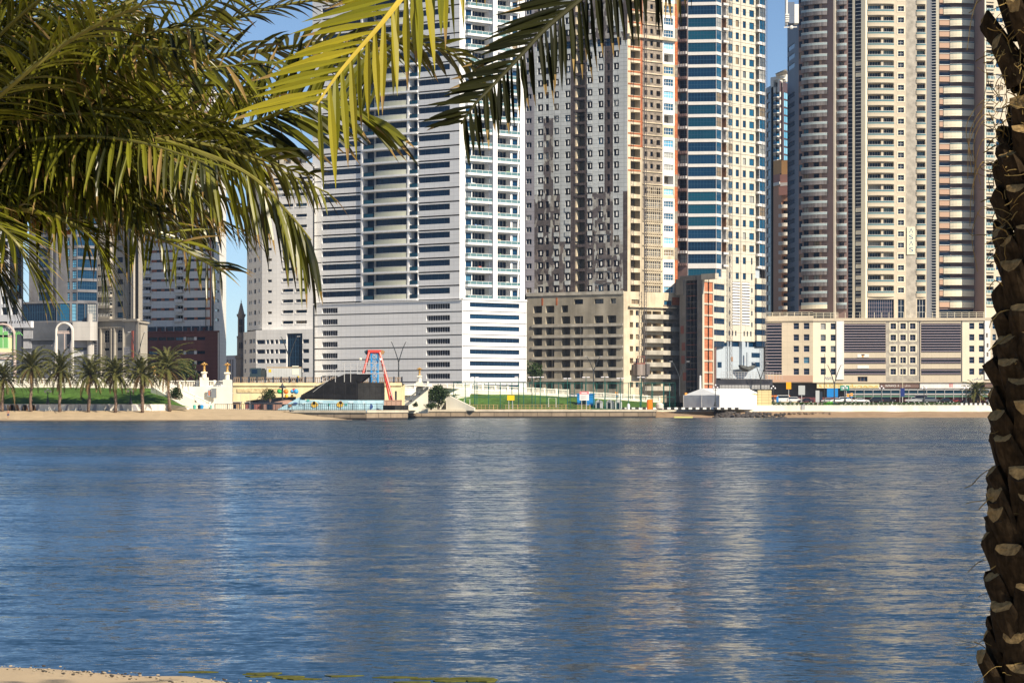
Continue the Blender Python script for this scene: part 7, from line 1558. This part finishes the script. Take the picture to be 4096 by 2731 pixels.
def date_bunch(parent,top,n,seed,L=.42):
    rn=random.Random(seed); mb=MB(); DT=[mat("date_orange",(.26,.085,.012),.35,.5),mat("date_brown",(.12,.045,.015),.35,.5),mat("date_amber",(.28,.13,.02),.35,.5)]; SK=mat("date_strand",(.24,.15,.03),.6)
    for k in range(n):
        a=rn.gauss(0,.16); b=rn.gauss(0,.12); l=L*rn.uniform(.6,1.1); P_=[top,top+Vector((a*.6,b*.6,-.03)),top+Vector((a*1.1,b*1.1,-.5*l)),top+Vector((a*1.2,b*1.2,-l))]; P_=catmull(P_,4); mb.tube(P_,.0035,SK,3,False)
        for i in range(5,len(P_)):
            if rn.random()<.75: mb.ball(P_[i]+Vector((rn.gauss(0,.01),rn.gauss(0,.01),0)),.0125,rn.choice(DT),6,5,(.85,.85,1.3))
    return mb.build("date_bunch",parent)
def boot(w,th,L,rn,BK_,CT):
    """cut leaf base: local x = sideways, y = outward, z = up along the boot"""
    mb=MB(); ang=[0,.5,1.0,math.pi/2,math.pi-1.0,math.pi-.5,math.pi]
    def sec(t,ws,ts,cut=0): 
        return [(ws*math.cos(a)*(1+.12*rn.uniform(-1,1)),ts*math.sin(a)**.8*(1+.15*rn.uniform(-1,1)),t+cut*math.sin(a)+.02*L*rn.uniform(-1,1)) for a in ang]+[(-ws*.5,-ts*.35,t),(ws*.5,-ts*.35,t)]
    S_=[sec(-.15*L,w*.62,th),sec(.3*L,w*.56,th*.9),sec(.75*L,w*.5,th*.8),sec(L,w*.43,th*.72,-.22*L*rn.uniform(.2,1.2))]; n=len(S_[0])
    for a,b in zip(S_[:-1],S_[1:]):
        for i in range(n): mb.face([a[i],a[(i+1)%n],b[(i+1)%n],b[i]],BK_)
    c=Vector((0,th*.2,L*.93)); 
    for i in range(n): mb.face([S_[-1][i],S_[-1][(i+1)%n],c],CT)
    return mb
def right_palm():
    o=empty("date_palm",V(1036,13,.8),"near date palm trunk covered in cut leaf bases down the right edge","palm tree"); rn=random.Random(12)
    BARK=mat("boot_bark",(.05,.034,.019),.95,.1,noise=(14,.6),streak=(40,.45),bump=(30,.8,.01)); CUT=mat("boot_cut",(.34,.23,.10),.9,.1,noise=(35,.55),bump=(60,.9,.006)); CORE=mat("trunk_core",(.035,.025,.016),1,.0,noise=(10,.5)); FIB=mat("trunk_fibre",(.26,.18,.06),.8,.2,noise=(20,.4))
    def ax(z): py=HOR-(z-H)*F/13; return Vector((X(1048-12*min(1.3,max(-.6,py/682)),13),13,z))
    mb=MB(); zs=[.3+.35*i for i in range(19)]; mb.tube([ax(z) for z in zs],[.20-.004*i for i in range(19)],CORE,14); mb.build("trunk",o,smooth=True)
    boots=[]; z=.55; i=0
    while z<6.2:
        hi=max(0,(z-3.9)/1.2)
        for k in range(7):
            a=2*math.pi*(k+.5*(i%2)+.18*i)/7+rn.gauss(0,.06); boots.append((z+rn.gauss(0,.02),a,hi))
        z+=.150; i+=1
    vis,hid=[],MB()
    for z,a,hi in boots:
        r=Vector((math.cos(a),math.sin(a),0)); low=1 if z<2.6 else .82; hi_=min(1,hi)
        if hi_>.2 and rn.random()<.45: continue
        w=rn.uniform(.15,.215)*low*(1-.3*hi_); th=rn.uniform(.05,.085); L=rn.uniform(.17,.27)*low*(1+.6*hi_); tilt=rn.uniform(.32,.55)+.25*hi_*rn.random(); rad=.165
        d=(Vector((0,0,1))*math.cos(tilt)+r*math.sin(tilt)); s=Vector((-r.y,r.x,0)); out=s.cross(d)*-1; out=out if out.dot(r)>0 else -out
        p=ax(z)+r*rad; M=Matrix(((s.x,out.x,d.x,p.x),(s.y,out.y,d.y,p.y),(s.z,out.z,d.z,p.z),(0,0,0,1))); bt=boot(w,th,L,rn,BARK,CUT)
        if r.y<.25 and r.x<.55 and 1.0<z<5.1: vis.append((bt,M,r.x))
        else: hid.add(bt,M)
    vis.sort(key=lambda q:q[2])
    for k,(bt,M,_) in enumerate(vis):
        if k<95: ob=bt.build("leaf_base",o,M=M)
        else: hid.add(bt,M)
    tag(hid.build("leaf_base",o),kind="stuff")
    f=MB()
    for k in range(520):
        z=rn.uniform(3.55,5.3) if k<430 else rn.uniform(1.2,3.4); a=rn.uniform(1.8,5.6); r=Vector((math.cos(a),math.sin(a),0)); p=ax(z)+r*rn.uniform(.17,.27); P_=[p]; d=Vector((rn.gauss(0,1),rn.gauss(0,1),rn.gauss(-.2,.8))).normalized()
        for j in range(5): d=(d+Vector((rn.gauss(0,.5),rn.gauss(0,.5),rn.gauss(-.12,.4)))+r*.05).normalized(); P_.append(P_[-1]+d*rn.uniform(.02,.055))
        f.tube(catmull(P_,3),rn.uniform(.0012,.0038),FIB,3,False)
    for k in range(9):      # long loose wisps hanging off the side
        z=rn.uniform(3.5,5); p=ax(z)+Vector((-.27,-.05,0)); P_=[p,p+Vector((-.08,-.02,.02)),p+Vector((-.12+rn.gauss(0,.03),0,-.12)),p+Vector((-.13+rn.gauss(0,.05),0,-.32))]; f.tube(catmull(P_,5),.0022,FIB,3,False)
    tag(f.build("fibre",o),kind="stuff")
    # long drooping fronds that reach far to the left
    h=W(1044,-190,13)
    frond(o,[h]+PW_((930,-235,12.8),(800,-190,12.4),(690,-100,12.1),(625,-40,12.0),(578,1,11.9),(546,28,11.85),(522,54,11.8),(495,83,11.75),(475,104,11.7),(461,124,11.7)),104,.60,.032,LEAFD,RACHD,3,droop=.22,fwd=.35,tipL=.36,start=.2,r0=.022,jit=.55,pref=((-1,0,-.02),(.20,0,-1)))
    frond(o,[h]+PW_((900,-330,11.6),(700,-300,10),(540,-170,8.6),(450,-62,8.1),(400,0,7.9),(380,25,7.85),(352,57,7.8),(335,78,7.75),(317,104,7.7)),60,.40,.030,LEAFY,RACHY,4,droop=.12,fwd=.25,start=.62,tipL=.75,r0=.016,jit=.45,pref=((-1,0,-.10),(.10,0,-1)))
    for k in range(17):     # the rest of the crown, above the view
        az=R(-70+360*k/17*0.72); el=R(rn.uniform(35,80)); L=rn.uniform(2.6,3.3); dirh=Vector((math.cos(az),math.sin(az),0)); p=h.copy(); P_=[p.copy()]; e=el
        for j in range(5): p=p+(dirh*math.cos(e)+Vector((0,0,math.sin(e))))*(L/5); e-=R(15); P_.append(p.copy())
        frond(o,P_,46,.36,.03,LEAF,RACH,20+k,droop=.4,r0=.02)
right_palm()
def left_palm():
    D=12.0; h=W(-85,178,D); o=empty("date_palm",Vector((h.x-.15,D,.8)),"near date palm at the left whose dense fronds and orange dates fill the upper corner","palm tree"); rn=random.Random(31)
    mb=MB(); mb.tube([Vector((h.x-.15,D,.5)),Vector((h.x-.1,D,2.2)),h-Vector((0,0,.15)),h+Vector((0,0,.25))],[.26,.24,.24,.12],MATS["boot_bark"],12); mb.build("trunk",o,smooth=True)
    def fr(l,n,L,w,seed,m=LEAF,**k): frond(o,[h]+PW_(*l),n,L,w,m,RACH,seed,**k)
    # drooping arch whose leaflets hang like a curtain
    fr([(0,160,11.9),(60,146,11.8),(123,138,11.7),(158,140,11.65),(193,150,11.6),(228,163,11.6),(258,181,11.6),(284,208,11.6),(300,226,11.6),(311,240,11.6)],58,.50,.029,51,droop=.5,hang=.62,fwd=.5,lift=.1,tipL=.75,r0=.018,jit=1.3)
    fr([(40,168,12.2),(150,146,12.3),(226,131,12.2),(256,122,12.2),(287,110,12.1),(320,100,12.1),(345,103,12.1),(368,118,12.1)],64,.46,.044,52,droop=.5,fwd=.6,tipL=.8,r0=.018,pref=((.12,0,1),(.75,0,-.45)))
    fr([(20,130,12.4),(112,84,12.6),(190,62,12.7),(225,55,12.7),(270,50,12.7),(303,45,12.6),(359,38,12.6),(400,39,12.5),(435,48,12.5),(462,60,12.5),(482,76,12.5)],84,.36,.036,53,droop=.45,fwd=.45,lift=.05,roll=R(25),tipL=.6,r0=.016)
    fr([(20,100,11.6),(84,66,11.4),(112,54,11.3),(156,33,11.2),(184,24,11.2),(201,12,11.2),(225,-6,11.2),(250,-30,11.2)],70,.42,.032,54,droop=.55,fwd=.5,lift=.1,roll=R(15),hang=.15,r0=.017)
    # lower fronds sagging on the left
    fr([(0,204,11.5),(40,212,11.4),(66,221,11.3),(86,232,11.3),(98,248,11.3),(103,266,11.3)],62,.36,.025,55,m=LEAF,droop=.45,fwd=.9,lift=.1,tipL=.8,r0=.016)
    fr([(-40,205,11.2),(-8,222,11),(12,238,10.9),(26,256,10.9),(36,275,10.9)],60,.40,.025,56,m=LEAF,droop=.4,fwd=1.0,lift=.1,tipL=.8,r0=.016)
    fr([(-50,195,11.6),(0,192,11.5),(45,190,11.5),(84,196,11.5),(110,206,11.5),(128,220,11.5)],62,.34,.027,57,m=LEAF,droop=.5,fwd=.8,lift=.1,tipL=.7,r0=.016)
    fr([(-50,215,12.4),(-20,240,12.4),(-6,262,12.4),(2,284,12.4)],54,.38,.026,58,m=LEAF,droop=.4,fwd=1.0,tipL=.8,r0=.016)
    fr([(10,150,12.2),(70,120,12.2),(130,108,12.2),(180,108,12.2),(225,122,12.2),(250,142,12.2)],66,.40,.030,59,m=LEAF,droop=.5,fwd=.5,hang=.3,roll=R(15),r0=.016)
    fr([(0,95,11),(70,40,10.8),(140,5,10.6),(190,-12,10.6),(240,-15,10.6)],60,.38,.028,60,m=LEAF,droop=.5,fwd=.5,r0=.016)
    fr([(30,110,12.8),(130,60,13),(210,28,13),(270,8,13),(325,0,13),(370,8,13)],66,.40,.030,61,m=LEAF,droop=.5,fwd=.5,r0=.016)
    for k in range(70):     # the crowd of inner fronds
        ang=R(rn.uniform(10,84)); depth=rn.uniform(-.75,.85); L=rn.uniform(1.35,2.15)*(1-.15*abs(depth)); v=Vector((math.cos(ang),depth,math.sin(ang)*.85)).normalized(); p=h+Vector((rn.gauss(0,.06),rn.gauss(0,.06),rn.gauss(0,.08))); P_=[p.copy()]
        for j in range(6): p=p+v*(L/6); v=(v+Vector((.02,0,-.085-.05*math.cos(ang)))).normalized(); P_.append(p.copy())
        frond(o,P_,48,rn.uniform(.28,.46),rn.uniform(.014,.03),LEAF,RACH,100+k,droop=rn.uniform(.3,.8),hang=rn.uniform(0,.5),fwd=rn.uniform(.3,1.0),lift=rn.uniform(-.3,.5),roll=rn.uniform(-.9,.9),dry=.05,jit=2.0,start=.08,r0=.017)
    date_bunch(o,W(15,186,12.3),40,1,.22); date_bunch(o,W(4,190,12.2),26,2,.2); date_bunch(o,W(8,100,12.6),24,3,.26); date_bunch(o,W(24,112,12.6),14,4,.2)
left_palm()

def shade_palm():  # added out of view for the shade of its crown
    """unseen palm added right of the view so that its crown shades the near trunk"""
    rn=random.Random(77); b=Vector((8.6,7.9,1.0)); o=empty("date_palm",b,"unseen date palm added on the near beach, outside the view, to shade the near trunk","palm tree"); h=b+Vector((0,0,6.3)); mb=MB(); mb.tube([b,b+Vector((0,0,3)),h],[.27,.24,.22],MATS["boot_bark"],12); mb.build("trunk",o,smooth=True)
    for k in range(46):
        az=k*2.39996; el=R(80-112*(k+.5)/46); L=rn.uniform(2.6,3.2); dirh=Vector((math.cos(az),math.sin(az),0)); p=h.copy(); P_=[p.copy()]; e=el
        for j in range(6): p=p+(dirh*math.cos(e)+Vector((0,0,math.sin(e))))*(L/6); e-=R(13); P_.append(p.copy())
        frond(o,P_,44,.42,.05,LEAF,RACH,300+k,droop=.4,r0=.02)
shade_palm()
# ------------------------------------------------------------------ sea haze over the whole place
hm=bpy.data.materials.new("haze"); hm.use_nodes=True; t=hm.node_tree; t.nodes.clear(); vo=t.nodes.new("ShaderNodeVolumePrincipled"); vo.inputs["Color"].default_value=(.55,.72,1.0,1); vo.inputs["Density"].default_value=0.00006; vo.inputs["Anisotropy"].default_value=.2
ou=t.nodes.new("ShaderNodeOutputMaterial"); t.links.new(vo.outputs[0],ou.inputs["Volume"])
mb=MB(); mb.box((-1450,-340,-2.0),(1450,1650,175),hm); hz=mb.build("haze"); tag(hz,label="thin pale sea haze in the air",kind="stuff")
